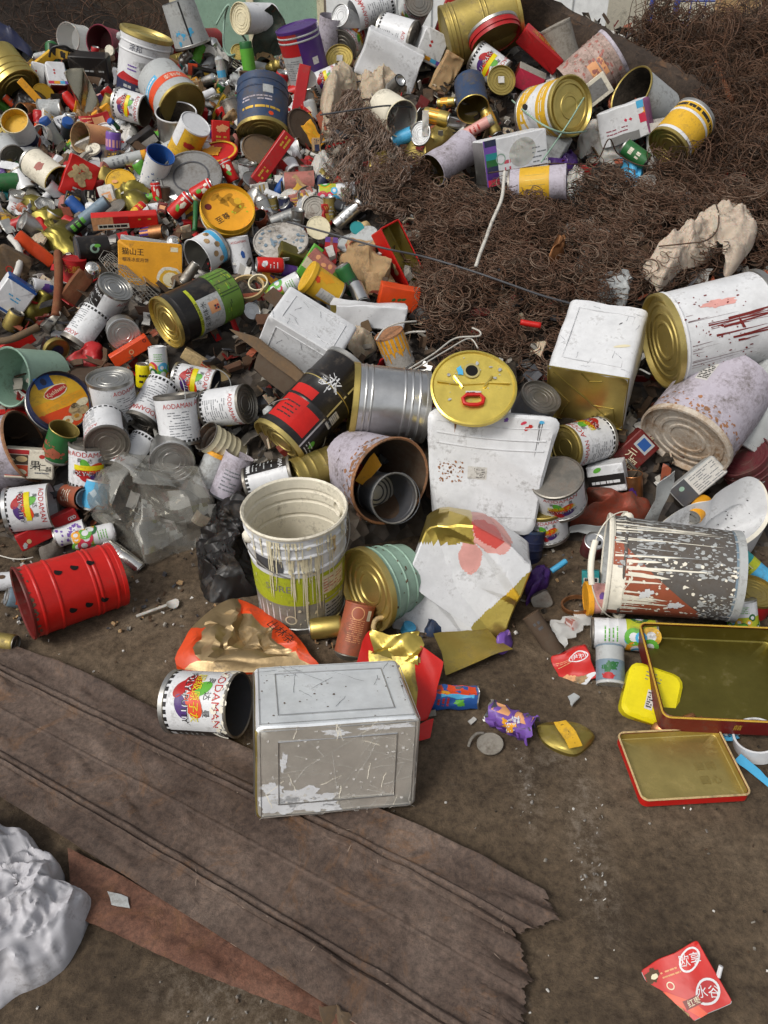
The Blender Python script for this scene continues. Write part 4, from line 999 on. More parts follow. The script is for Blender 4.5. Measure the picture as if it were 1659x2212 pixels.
sheet('B2', [(310, 330, .03), (380, 300, .05), (700, 290, .04), (620, 365, .02)], 'lgrey', .006, .06, 14, 8, .002, name='tin_sheet', cat='sheet', label='flat grey metal strip behind the splattered bucket')
sheet('B2', [(860, 270, .05), (940, 30, .22), (1060, -60, .26), (950, 260, .06)], 'lgrey', .008, .07, 12, 10, .002, name='tin_sheet', cat='sheet', label='crinkled grey plastic sheet standing beside the thinner tin')
C('B2', 520, 440, 70, 62, 145, 200, body='maroon', top='drink', topm='silver', bot='concave', necked=True, lk=.9, name='drink_can', cat='can', label='maroon drink can with silver top behind the splattered bucket', n=24)
C('B2', 565, 765, 182, 12, 210, 170, body='rosepale', top='cap', topm='amber', bot='none', lk=.9, D2=180, z=.03, name='food_can', cat='can', label='pink can with amber plastic cap inside the splattered bucket mouth', deco=lambda mb, g, r, L: mb.ell(g, .1 * r, -.1 * L, .3 * r, .2 * L, 'violet', .0006, 0, 12, .3))
B('B2', 510, 640, 0, 110, 110, 60, 0, 10, 'teal', lambda mb, mp, w, h, d: (mb.rect(mp['front'], -.4 * w, .45 * w, -.25 * h, .1 * h, 'paper', .0006), mb.rows(mp['front'], -.35 * w, .4 * w, -.2 * h, .05 * h, 1, 'ink', .001, .9, 3), mb.rect(mp['front'], -.5 * w, .5 * w, -.5 * h, -.3 * h, 'crimson', .0006)), name='carton', cat='box', label='little teal and red carton with white sticker near the bucket mouth', lk=1)
wire([('B2', 255, 590, .03), ('B2', 300, 560, .04), ('B2', 350, 525, .05)], .009, 'sky', 'sky blue plastic straw stub near the bucket handle', 'drinking_straw', 'straw')
mound('B2', [(100, 640), (200, 570), (250, 590), (230, 680), (150, 740), (95, 800)], .035, 'purple', .012, .04, 'plastic_wrapper', 'wrapper', 'crumpled purple wrapper beside the crushed white tin')
B('B2', 190, 780, 25, 130, 110, 60, 0, 15, 'dtin', None, name='square_tin', cat='tin', label='small bare grey tin corner beside the purple wrapper', rd=.25, lk=.6)
C('B2', 205, 1000, 122, 5, 118, 300, body='dwood', top='flat', topm='brown', bot='flat', botm='dtin', lk=1, name='aerosol_can', cat='can', label='mud brown spray can lying near the small red drink carton', n=28, deco=lambda mb, g, r, L: mb.rows(g, -.4 * r, .4 * r, .1 * L, .35 * L, 2, 'dgrey', .0006, .5, 2))
sheet('B2', [(225, 930, .03), (440, 850, .03), (540, 900, .02), (330, 1075, .015)], 'clear', .007, .05, 12, 10, .001, name='plastic_bag', cat='bag', label='clear plastic bag with red print on the ground', deco=lambda mb, g: (mb.rect(g, .38, .62, .15, .75, 'rose', .001, 4, 6)))
ringo('B2', 420, 810, 200, 26, 12, 'copper', 90, 35, 'plastic_ring', 'ring', 'copper brown hoop lying in front of the splattered bucket')
def d_redjuice(mb, mp, w, h, d):
    g = mp['front']; mb.ell(g, .2 * w, .25 * h, .26 * w, .17 * h, 'white', .0006, .1, 22); mb.ell(g, .2 * w, .25 * h, .23 * w, .14 * h, 'red', .0009, .1, 22); mb.text(g, '伊利', .2 * w, .25 * h, .22 * h, 'white', .0012)
    mb.ell(g, .1 * w, -.42 * h, .42 * w, .14 * h, 'white', .0006, .25, 20); mb.ell(g, -.25 * w, -.3 * h, .22 * w, .17 * h, 'peach', .001, .2, 18, .3); mb.ell(g, .1 * w, -.34 * h, .2 * w, .1 * h, 'tan', .0013, 0, 14, .3); mb.rows(g, -.4 * w, 0, .1 * h, .3 * h, 3, 'peach', .001, .3, 4)
B('G1', 822, 118, 18, 160, 150, 45, 0, 0, 'red', d_redjuice, rd=.06, crum=.05, lam=.5, lk=.7, name='drink_carton', cat='carton', label='small crushed red drink carton near the mud brown spray can')
def d_redjuice2(mb, mp, w, h, d):
    g = mp['front']; mb.ell(g, .25 * w, .30 * h, .2 * w, .15 * h, 'white', .0008, .3, 22); mb.ell(g, .25 * w, .30 * h, .17 * w, .12 * h, 'red', .0011, .3, 22); mb.text(g, '欧享', .25 * w, .30 * h, .2 * h, 'white', .0014, -.3)
    mb.ell(g, .25 * w, -.22 * h, .2 * w, .18 * h, 'white', .0008, .3, 22); mb.ell(g, .25 * w, -.22 * h, .165 * w, .145 * h, 'crimson', .0011, .3, 22); mb.text(g, '水谷', .25 * w, -.22 * h, .2 * h, 'white', .0014, -.4)
    mb.poly(g, [(-.5 * w, .1 * h), (-.3 * w, .02 * h), (0, -.25 * h), (.1 * w, -.5 * h), (-.02 * w, -.5 * h), (-.15 * w, -.3 * h), (-.5 * w, -.05 * h)], 'orange', .0007, 4)
    mb.ell(g, -.32 * w, -.35 * h, .15 * w, .16 * h, 'tan', .001, .2, 18, .2); mb.ell(g, -.33 * w, -.31 * h, .09 * w, .09 * h, 'peach', .0013, .2, 14, .3); mb.ell(g, -.38 * w, .33 * h, .1 * w, .12 * h, 'brown', .0011, 0, 14, .3); mb.ell(g, -.35 * w, .3 * h, .05 * w, .05 * h, 'cream', .0014, 0, 10, .3)
    mb.rows(g, -.25 * w, .05 * w, .2 * h, .34 * h, 2, 'peach', .001, .35, 4); mb.rect(g, -.15 * w, .12 * w, -.32 * h, -.18 * h, 'bloodred', .001); mb.text(g, '红枣', 0, -.25 * h, .12 * h, 'cream', .0013); mb.annulus(g, -.2 * w, .08 * h, .04 * w, .055 * w, 'cream', .001)
    mb.tube([Vector(g(.5 * w, -.1 * h, -.004)), Vector(g(.62 * w, .02 * h, .004))], .004, 'white', 8)
B('G1', 1300, 1492, 22, 285, 245, 40, 0, 0, {'all': 'red', 'left': 'lgrey', 'bottom': 'lgrey'}, d_redjuice2, rd=.05, crum=.02, lam=.6, k=3, lk=.9, name='drink_carton', cat='carton', label='flattened red drink carton with a straw, alone on the dirt', seed=2)
def tubl(mb, g, r, L): mb.rect(g, -1.4 * r, 1.4 * r, -.1 * L, .44 * L, 'bluegrey', .0005); mb.ell(g, 0, .1 * L, .5 * r, .14 * L, 'green', .0008, 0, 14, .4); mb.ell(g, .1 * r, .34 * L, .5 * r, .08 * L, 'crimson', .0008, 0, 12, .3)
C('G1', 977, 112, 268, 15, 120, 165, body='lgrey', top='flat', topm='clear', bot='flat', botm='bluegrey', deco=tubl, lk=1, name='plastic_tub', cat='tub', label='see through plastic tub with printed sleeve next to the red carton', n=28)
def tin_lid_tray():
    C4 = [at('G1', 1003, 425, .01), at('G1', 1430, 410, .01), at('G1', 1578, 690, .01), at('G1', 1105, 728, .01)]
    X_ = ((C4[1] - C4[0]) + (C4[2] - C4[3])); Y_ = ((C4[0] - C4[3]) + (C4[1] - C4[2])); c = sum(C4, Vector()) / 4
    w, h = X_.length / 2, Y_.length / 2; x = X_.normalized(); zz = Vector((0, 0, 1)); y = zz.cross(x)
    return w, h, Matrix((x, y, zz)).transposed().to_4x4(), c
w_, h_, M_, c_ = tin_lid_tray(); M_.translation = c_ + Vector((0, 0, .012)); m_ = depth(c_) / F * .5
def d_tray(mb, mp, w, h, d): pass
tr = B('G1', 0, 0, 0, w_ / m_, h_ / m_, .026 / m_, mats={'all': 'red'}, open=True, inner='brass', lip='sand', rd=.08, M=M_, name='biscuit_tin', cat='tin', label='shallow gold tray shaped tin lid with red sides on the dirt')
def emboss():
    mb = MB(); g = lambda u, v, h: (u, v, -.0105 + h)
    for i, ch in enumerate('開心團圓'): mb.text(g, ch, .30 * w_ - (i // 2) * .11 * w_, .02 * h_ - (i % 2) * .2 * h_, .13 * h_, 'brass', .0014)
    mb.build('embossed_mark', tr)
emboss()
def ground_tray():
    C4 = [at('D', 1408, 1343, .10), at('D', 1700, 1355, .10), at('D', 1715, 1568, .085), at('D', 1432, 1543, .085)]
    X_ = (C4[1] - C4[0]); Y_ = (C4[0] - C4[3]); c = sum(C4, Vector()) / 4; x = X_.normalized(); y = (Y_ - x * Y_.dot(x)); h = y.length; y.normalize(); zz = x.cross(y)
    M = Matrix((x, y, zz)).transposed().to_4x4(); M.translation = c; return X_.length, h, M, c
w2_, h2_, M2_, c2_ = ground_tray(); m2 = depth(c2_) / F; M2_.translation = c2_ - M2_.to_3x3() @ Vector((0, 0, .03))
B('D', 0, 0, 0, w2_ / m2, h2_ / m2, .055 / m2, mats={'all': 'dred'}, open=True, inner='olive', lip='goldink', rd=.06, M=M2_, name='biscuit_tin', cat='tin', label='large open wine red tin with olive gold inside leaning on yellow box', deco=lambda mb, mp, w, h, d: (mb.text(mp['bottom'], '囍', .0 * w, 0, .02, 'goldink', .0006)))
def d_ybox(mb, mp, w, h, d):
    g = mp['front']; mb.rect(g, -.1 * w, .04 * w, -.3 * h, .05 * h, 'paper', .0006); mb.rows(g, -.08 * w, .02 * w, -.27 * h, .02 * h, 7, 'ink', .001, .6, 3); mb.rows(g, -.2 * w, .1 * w, .2 * h, .4 * h, 3, 'print', .001, .25, 5)
    mb.rows(mp['bottom'], -.2 * w, .4 * w, -.3 * d, .3 * d, 3, 'redink', .0008, .3, 6); mb.text(mp['left'], '喜', 0, 0, .5 * d, 'bloodred', .0008)
B('G1', 1150, 245, -20, 230, 245, 90, 10, -20, 'lemon', d_ybox, rd=.2, lk=.9, bev=.008, name='plastic_box', cat='box', label='bright lemon yellow box with barcode sticker under the wine red tin')
mound('G1', [(1150, 380), (1250, 345), (1410, 340), (1400, 380), (1300, 410), (1200, 415)], .03, 'copper', .008, .03, 'foil_bowl', 'bowl', 'crinkled copper foil bowl behind the shallow tray lid', rings=8)
ringo('G1', 1610, 435, 190, 75, 9, 'white', 85, 52, 'plastic_ring', 'ring', 'thick white plastic ring next to the shallow tray lid', lk=.5, z=.0)
sheet('G1', [(1405, 375, .015), (1500, 350, .015), (1535, 430, .01), (1450, 440, .01)], 'sky', .003, .04, 10, 8, .0012, name='sachet', cat='sachet', label='small blue and yellow sachet between tray lid and white ring', deco=lambda mb, g: (mb.rect(g, .1, .9, .08, .3, 'lemon', .0012, 6, 3), mb.rect(g, .3, .7, .45, .8, 'navy', .0012, 4, 3), mb.ell(g, .5, .62, .12, .1, 'white', .002)))
sheet('G1', [(1510, 520, .02), (1545, 490, .02), (1700, 640, .015), (1670, 650, .01)], 'sky', .004, .05, 14, 6, .0012, name='plastic_strip', cat='strip', label='pale blue printed plastic strip beyond the tray lid', deco=lambda mb, g: mb.rect(g, .1, .9, .1, .4, 'white', .001, 10, 2))
# crushed drink cans on the dirt
def crushcan(crop, X, Y, ang, D, L, base, deco, label, **kw):
    return C(crop, X, Y, ang, 4, D, L, D2=D * .82, body=base, inner='dgrey', top='open', bot='flat', botm='tin', dent=.2, crs=.2, n=40, lk=.75, name='drink_can', cat='can', label=label, deco=deco, **kw)
crushcan('G1', 305, 248, 178, 108, 200, 'blue', lambda mb, g, r, L: (mb.rect(g, .1 * r, 1.6 * r, -.45 * L, .45 * L, 'orange', .0005, 12, 6), mb.ell(g, -.6 * r, -.1 * L, .3 * r, .12 * L, 'lgreen', .0008, 0, 14, .3), mb.ell(g, .3 * r, .2 * L, .25 * r, .1 * L, 'amber', .001), mb.rect(g, -.2 * r, .15 * r, -.4 * L, .3 * L, 'sky', .0007, 3, 6), mb.rows(g, -.9 * r, -.3 * r, .1 * L, .4 * L, 3, 'redink', .0009, .5, 4)), 'crushed blue and orange drink can lying on the dirt')
crushcan('G1', 545, 350, -25, 118, 200, 'violet', lambda mb, g, r, L: (mb.rect(g, -1.2 * r, -.2 * r, -.4 * L, .46 * L, 'peach', .0005, 10, 6), mb.ell(g, .4 * r, 0, .4 * r, .16 * L, 'amber', .0007, 0, 14, .3), mb.rect(g, .6 * r, 1.1 * r, -.3 * L, .3 * L, 'purple', .0007, 5, 6), mb.text(g, '葡萄', .1 * r, .05 * L, .2 * L, 'white', .0012)), 'crushed purple drink can next to the small grey lid')
mound('G1', [(660, 375), (760, 345), (850, 360), (905, 410), (895, 450), (820, 500), (700, 450)], .014, 'goldin', .009, .07, 'crushed_can', 'can', 'flattened gold can with yellow printed strip on the dirt', rings=14, k=4, seed=4, sharp=12, a2=.05)
sheet('G1', [(735, 355, .034), (790, 345, .034), (860, 455, .03), (800, 470, .03)], 'yellow', .003, .06, 10, 6, .0012, name='paper_strip', cat='strip', label='yellow strip with black writing on the flattened gold can', deco=lambda mb, g: mb.text(lambda u, v, h: g(.5 + v * 8, .5 - u * 5.5, h), '柠檬红茶', 0, 0, .036, 'ink', .0012, PI))
disc('G1', 458, 447, 90, 52, 112, 'cartongrey', 'flat', .06, 'lid_disc', 'lid', 'small dusty grey round lid on the dirt', lk=.05, z=.008)
wire([('G1', 365, 460, .006), ('G1', 375, 430, .02), ('G1', 400, 405, .02), ('G1', 430, 402, .01)], .0035, 'cartongrey', 'thin grey curl of tape beside the small round lid', 'tape_strip', 'strip')
sheet('G1', [(795, 245, .01), (820, 232, .012), (845, 250, .012), (815, 290, .008)], 'lgrey', .003, .03, 6, 6, .003, name='paper_scrap', cat='scrap', label='pale chip of paper below the small red carton')
sheet('G1', [(362, 352, .008), (385, 335, .008), (400, 345, .008), (375, 368, .008)], 'paper', .001, .03, 4, 4, .004, name='paper_scrap', cat='scrap', label='tiny white paper chip beside the crushed purple can')
B('G1', 180, 320, 8, 90, 26, 12, mats='cartongrey', name='metal_bracket', cat='bracket', label='small flat grey metal bracket beside the silver square tin', lk=1)
# black bag and foil on the left
mound('B0', [(1290, 620), (1300, 460), (1340, 300), (1440, 160), (1659, 150), (1700, 300), (1690, 500), (1680, 700), (1560, 760), (1420, 800), (1340, 760)], .10, 'blackbag', .03, .12, 'plastic_bag', 'bag', 'crumpled black plastic bag beside the white bucket', rings=22, n=9, k=5, a2=.3, sharp=16)
mound('B0', [(575, 190), (660, 60), (800, -60), (1000, -70), (1200, -10), (1300, 30), (1380, 150), (1430, 270), (1330, 340), (1120, 470), (950, 530), (850, 420), (700, 300)], .17, 'film', .030, .17, 'plastic_bag', 'bag', 'large crumpled grey see through plastic bag on the front slope', rings=34, n=10, k=7, seed=21, sharp=8, a2=.2)
C('B0', 800, 500, -38, 18, 105, 290, body='chrome', top='concave', topm='silver', bot='concave', necked=True, lk=.9, n=28, name='drink_can', cat='can', label='bare shiny drink can behind the red punched bucket', deco=lambda mb, g, r, L: mb.rows(g, -.3 * r, .3 * r, -.3 * L, .0 * L, 4, 'rose', .0006, .3, 3))
B('B0', 312, 312, 28, 400, 115, 90, 0, 15, 'crimson', lambda mb, mp, w, h, d: (mb.ell(mp['front'], -.34 * w, -.1 * h, .035 * w, .14 * h, 'sand', .0006), mb.ell(mp['front'], -.42 * w, -.25 * h, .04 * w, .16 * h, 'lgrey', .0007, 0, 12, .4), [mb.annulus(mp['front'], (.36 + .035 * i) * w, .05 * h, .02 * w, .03 * w, 'white', .0006 + .0002 * i, 14) for i in range(3)]), rd=.1, lk=.9, z=.02, name='carton', cat='box', label='long red carton with worn corner leaning at the foot of the heap', crum=.01)
C('B0', 205, 185, 8, 14, 300, 270, body='white', top='none', bot='rings', botm='silver', deco=putty(True), lk=.7, z=.04, roll=-8, bands=((.96, 1, 'dtin'),), label='white putty can above the long red carton')
C('B0', 490, 110, -10, 55, 150, 180, body='terracotta', top='concave', topm='bluegrey', bot='none', lk=.8, n=28, name='food_can', cat='can', label='orange can with bluish round bottom beside the grey plastic bag', deco=rowsdeco('ivory', n=4))
C('B0', 620, 90, 80, 10, 170, 190, body='sky', top='flat', topm='silver', lk=.5, dent=.06, n=28, name='drink_can', cat='can', label='dented sky blue can tucked beside the grey plastic bag')
C('B0', 460, 345, 20, 10, 130, 190, body='white', top='concave', topm='silver', lk=.9, deco=lambda mb, g, r, L: mb.splat(g, -r, r, -.4 * L, .4 * L, 40, 'violet', .0006, .006, 2), dent=.05, n=28, name='drink_can', cat='can', label='white can with violet dots beside the red punched bucket')
C('B0', 610, 365, 14, 5, 130, 260, body='white', top='drink', topm='silver', bot='concave', necked=True, lk=.9, deco=rings_print, dent=.04, n=28, name='drink_can', cat='can', label='green ring printed can behind the red punched bucket', group='cans printed with coloured rings')
mound('B0', [(260, 490), (330, 400), (390, 385), (400, 420), (360, 480), (300, 510)], .03, 'stone', .008, .05, 'stone', 'stone', 'grey broken stone behind the red punched bucket', rings=8)
C('B0', 50, 655, 4, 8, 120, 260, body='white', top='concave', topm='silver', lk=.9, n=28, name='aerosol_can', cat='can', label='white printed spray can behind the red punched bucket', deco=lambda mb, g, r, L: (mb.rows(g, -.5 * r, .5 * r, .1 * L, .4 * L, 4, 'blue', .0006, .3, 3), mb.ell(g, -.5 * r, -.1 * L, .25 * r, .08 * L, 'brown', .0007)))
C('B0', 130, 765, 172, 12, 130, 160, body='bluegrey', top='drink', topm='silver', necked=True, lk=.9, n=28, name='drink_can', cat='can', label='blue grey drink can under the white spray can', deco=lambda mb, g, r, L: mb.ell(g, -.5 * r, 0, .4 * r, .2 * L, 'orange', .0006, 0, 12, .3))
C('B0', 30, 1050, -8, 30, 115, 150, body='dgold', top='drink', topm='dtin', bot='none', necked=True, lk=1, n=28, name='drink_can', cat='can', label='small dirty gold can above the rusty sheet')
def spoon():
    a, b = at('B0', 885, 890, .008), at('B0', 1160, 790, .012); mb = MB(); d = (b - a); l = d.length; d.normalize(); s = Vector((0, 0, 1)).cross(d)
    vs, fs = [], []
    for j in range(25):
        t = j / 24; w = .0045 + (.014 * math.sqrt(max(0, 1 - ((t - .86) / .14) ** 2)) if t > .72 else 0); z = -.006 * math.sin(PI * max(0, (t - .72) / .28)) + .006
        for q, zz in ((-1, 0), (-.5, -.3), (0, -.4), (.5, -.3), (1, 0)): vs.append(a + d * l * t + s * w * q + Vector((0, 0, z + .006 * (zz if t > .72 else -zz))))
    for j in range(24):
        for q in range(4): fs.append((j * 5 + q, j * 5 + q + 1, j * 5 + q + 6, j * 5 + q + 5))
    n0 = len(vs); vs += [v - Vector((0, 0, .002)) for v in vs]; fs += [tuple(n0 + i for i in f[::-1]) for f in fs]
    mb.add(vs, fs, 'bag'); single(mb, 'plastic_spoon', 'white plastic spoon lying on the dirt in front of the red bucket', 'spoon')
spoon()
wire([('B0', 0, 490, .01), ('B0', 80, 510, .015), ('B0', 160, 512, .02), ('B0', 215, 500, .02)], .002, 'wirewhite', 'pale bent wire beside the long red carton')
# ------------------------------------------------------------------ the smaller rubbish between: every piece a thing of its own
STOP = ' at with beside lying standing above below between leaning resting crossing covered punched over across facing turned tilted near behind under on in right left and of to tucked draped half torn showing turned wound reaching pointing hanging holding inside against divided half opening sunk'.split()
def short(l):
    w = l.split(); o = w[:2]
    for q in w[2:7]:
        if q in STOP: break
        o.append(q)
    return ' '.join(o)
CW = {'silver': 'silver', 'tin': 'bare metal', 'dtin': 'dull metal', 'red': 'red', 'crimson': 'crimson', 'gold': 'gold', 'dgold': 'dull gold', 'green': 'green', 'lgreen': 'bright green', 'blue': 'blue', 'sky': 'sky blue', 'white': 'white', 'lgrey': 'light grey', 'grey': 'grey', 'amber': 'amber', 'yellow': 'yellow', 'orange': 'orange', 'purple': 'purple', 'violet': 'violet', 'brown': 'brown', 'tan': 'tan', 'cream': 'cream', 'black': 'black', 'navy': 'navy', 'teal': 'teal', 'rose': 'dusty pink', 'maroon': 'maroon', 'terracotta': 'rust orange', 'copper': 'copper', 'paper': 'pale', 'wood': 'brown', 'cartongrey': 'grey brown', 'dred': 'dark red', 'foil': 'silver', 'foilgold': 'gold', 'denim': 'dark blue', 'ivory': 'ivory', 'bag': 'white', 'beigebag': 'beige', 'blackbag': 'black', 'peach': 'peach'}
def where(px, py, first, used):
    near_ = sorted(HERO, key=lambda r: math.hypot(r[0] - px, r[1] - py))[:6]
    for r in near_:
        dx, dy = px - r[0], py - r[1]
        rel = ('to the right of' if dx > 0 else 'to the left of') if abs(dx) > abs(dy) else ('below' if dy > 0 else 'above')
        s = f'{first} just {rel} the {short(r[2])}'
        if s not in LABELS and len(s.split()) <= 16: return s
    a, b = near_[0], near_[1]
    for a in near_:
        for b in near_:
            for s in (f'{first} between the {short(a[2])} and the {short(b[2])}', f'{first} near both {short(a[2])} and {short(b[2])}'):
                if a is not b and s not in LABELS and len(s.split()) <= 16: return s
    return f'{first} beside the {short(near_[0][2])}'
def fill():
    rg = random.Random(42); n = 0
    zones = [([(-20, 120), (420, 90), (700, 130), (700, 330), (780, 470), (890, 610), (900, 760), (760, 800), (640, 960), (560, 1000), (330, 1000), (60, 1120), (-20, 1130)], 28), ([(700, 70), (1000, 20), (1180, 60), (1480, 260), (1440, 400), (1240, 425), (1000, 425), (720, 220)], 36), ([(1180, 830), (1400, 860), (1600, 960), (1400, 1080), (1220, 1100)], 40)]
    for poly, st in zones:
        y = min(p[1] for p in poly)
        while y < max(p[1] for p in poly):
            x = min(p[0] for p in poly)
            while x < max(p[0] for p in poly):
                px, py = x + rg.uniform(-.45, .45) * st, y + rg.uniform(-.45, .45) * st; x += st
                if not inpoly((px, py), poly) or n > 345: continue
                if any(math.hypot(r[0] - px, r[1] - py) < r[3] * .72 + 7 for r in HERO): continue
                n += 1; k = rg.random(); a = rg.uniform(0, 360); t = rg.uniform(-15, 40); s = rg.uniform(.8, 1.25) * (.8 + .25 * (py / 1000)); sd = rg.randrange(9999)
                if k < .34:
                    c = rg.choice(['silver', 'tin', 'red', 'dgold', 'green', 'blue', 'white', 'terracotta', 'tin', 'lgreen', 'crimson', 'silver', 'dgold', 'tin', 'navy', 'lgrey', 'white', 'white', 'silver']); c2 = rg.choice(['white', 'yellow', 'ivory', 'crimson', 'navy', 'lgrey', 'gold'])
                    crushed = rg.random() < .5
                    C('D', px, py, a, t, 27 * s, 48 * s, body=c, top='drink', topm='silver', bot='concave', botm='tin', necked=True, dent=.2 if crushed else .04, crs=.14 if crushed else .02, lk=.7, n=20, seed=sd, roll=rg.uniform(0, 360), name='drink_can', cat='can', label=where(px, py, ('crushed ' if crushed else '') + CW[c] + ' drink can', 0),
                      deco=(lambda mb, g, r, L, c2=c2, sd=sd: (mb.ell(g, 0, .05 * L, .6 * r, .2 * L, c2, .0006, .5, 12, .25), mb.rows(g, -.6 * r, .6 * r, -.35 * L, -.2 * L, 1, c2, .0006, .6, sd))) if c not in ('silver', 'tin') else None)
                elif k < .50:
                    c = rg.choice(['white', 'lgrey', 'tin', 'dtin', 'dgold', 'white', 'tin', 'brown', 'lgrey', 'lgrey', 'terracotta', 'copper', 'white']); op = rg.random() < .5
                    C('D', px, py, a, t + 10, 40 * s, 42 * s, body=c, inner='dtin', top='open' if op else 'rings', topm='tin', bot='rings', botm='dtin', dent=.08, crs=rg.choice([.02, .08, .14]), lk=.65, n=24, seed=sd, deco=rowsdeco(rg.choice(['print', 'redink', 'navy']), n=4) if c in ('white', 'lgrey', 'yellow', 'red') else None, roll=rg.uniform(0, 360), name='food_can', cat='can', label=where(px, py, ('open ' if op else 'squat ') + CW[c] + ' can', 0))
                elif k < .68:
                    c = rg.choice(['red', 'crimson', 'white', 'paper', 'amber', 'tan', 'tan', 'cartongrey', 'black', 'black', 'cartongrey', 'rose', 'dred', 'brown', 'paper', 'purple']); c2 = rg.choice(['white', 'yellow', 'ivory', 'goldink', 'peach', 'navy'])
                    B('D', px, py, a, rg.uniform(36, 64) * s, rg.uniform(22, 38) * s, rg.uniform(8, 22) * s, rg.uniform(-20, 20), rg.uniform(0, 30), c, lambda mb, mp, w, h, d, c2=c2, sd=sd: (mb.rect(mp['front'], -.3 * w, .1 * w, -.3 * h, .3 * h, c2, .0006), mb.rows(mp['front'], .14 * w, .44 * w, -.35 * h, .35 * h, 3, c2, .0006, .4, sd)), crum=rg.choice([.03, .06, .09, .12]), lk=.8, z=.01, seed=sd, name='carton', cat='box', label=where(px, py, 'small ' + CW[c] + ' carton', 0))
                elif k < .76:
                    c = rg.choice(['silver', 'tin', 'dgold', 'gold', 'white', 'yellow', 'brown', 'dtin'])
                    disc('D', px, py, rg.uniform(40, 140), rg.uniform(25, 70), rg.uniform(36, 58) * s, c, rg.choice(['rings', 'flat']), .07, 'lid_disc', 'lid', where(px, py, 'loose ' + CW[c] + ' lid', 0), lk=.3, z=.02)
                elif k < .83:
                    c = rg.choice(['white', 'lgrey', 'green', 'blue', 'teal', 'silver', 'orange', 'lgreen'])
                    C('D', px, py, a, t, 20 * s, 58 * s, body=c, top=rg.choice(['overcap', 'dome']), topm=rg.choice(['white', 'red', 'tin', 'blue']), bot='flat', lk=.8, n=18, seed=sd, deco=rowsdeco('print', n=3), roll=rg.uniform(0, 360), name='aerosol_can', cat='can', label=where(px, py, 'slim ' + CW[c] + ' spray can', 0))
                else:
                    c = rg.choice(['foil', 'foilgold', 'paper', 'bag', 'beigebag', 'tan', 'blackbag', 'crimson', 'dgold', 'foil', 'cartongrey', 'rose']); R_ = rg.uniform(16, 28) * s; m = rg.randint(5, 8)
                    out = [(px + R_ * rg.uniform(.6, 1.3) * math.cos(2 * PI * i / m), py - R_ * rg.uniform(.5, 1.0) * math.sin(2 * PI * i / m)) for i in range(m)]
                    nm, ct = {'paper': ('paper_scrap', 'scrap'), 'tan': ('paper_scrap', 'scrap'), 'cartongrey': ('paper_scrap', 'scrap'), 'crimson': ('plastic_wrapper', 'wrapper'), 'rose': ('plastic_wrapper', 'wrapper'), 'foil': ('foil_wrapper', 'wrapper'), 'foilgold': ('foil_wrapper', 'wrapper'), 'dgold': ('crushed_tin', 'tin')}.get(c, ('plastic_bag', 'bag'))
                    mound('D', out, .035 * s, c, .014, .06, nm, ct, where(px, py, 'crumpled ' + CW[c] + ' ' + nm.split('_')[-1] + (' scrap' if ct == 'bag' else ''), 0), seed=sd, rings=7, n=5, k=4)
            y += st
HERO = [(r[0], r[1], r[3], r[2]) for r in REG]
# ------------------------------------------------------------------ the heap, lower slope on the left
PC = 'white putty cans in the heap'
def plain(k='white', **kw): return dict(body=k, **kw)
C('L0', 200, 375, 178, 40, 365, 330, body='mint', inner='mint', top='open', bot='none', lk=.7, name='bucket', cat='bucket', label='open mint green metal cylinder beside the round cookie tin', roll=30, floor=.7)
def d_cook(mb, g, w, h):
    R_ = w / 2
    mb.ell(g, 0, 0, R_ * .90, R_ * .90, 'yellow', .0004, 0, 40)
    pts = [(R_ * .90 * math.cos(t), R_ * .90 * math.sin(t)) for t in [PI * 1.08 + PI * .84 * i / 24 for i in range(25)]]; mb.poly(g, pts, 'orange', .0008)
    pts = [(R_ * .90 * math.cos(t), R_ * .90 * math.sin(t)) for t in [PI * .95 + PI * 1.1 * i / 24 for i in range(25)]]; mb.poly(g, pts, 'amber', .0006)
    mb.rect(g, -.42 * R_, .12 * R_, .58 * R_, .97 * R_, 'blue', .0010); mb.ell(g, -.15 * R_, .78 * R_, .1 * R_, .12 * R_, 'navy', .0012)
    mb.ell(g, .05 * R_, .36 * R_, .44 * R_, .2 * R_, 'cream', .0011, .2, 26, .06); mb.ell(g, .05 * R_, .36 * R_, .41 * R_, .17 * R_, 'crimson', .0013, .2, 26, .06); mb.text(g, 'Kjeldsens', .05 * R_, .37 * R_, .19 * R_, 'cream', .0016, .2)
    mb.text(g, 'BUTTER COOKIES', .02 * R_, -.08 * R_, .19 * R_, 'goldink', .0013, .14); mb.rows(g, -.2 * R_, .6 * R_, .04 * R_, .16 * R_, 2, 'goldink', .0012, .2, 3)
    for u, v, a, b, k in ((.3, -.38, .22, .14, 'sand'), (.62, -.28, .26, .13, 'cream'), (.55, -.5, .2, .13, 'sand'), (-.1, -.66, .2, .15, 'cream'), (.25, -.62, .2, .15, 'sand'), (.35, -.28, .12, .08, 'brown'), (-.1, -.66, .08, .06, 'amber'), (.25, -.62, .09, .07, 'amber')): mb.ell(g, u * R_, v * R_, a * R_, b * R_, k, .0014, .3, 18, .05)
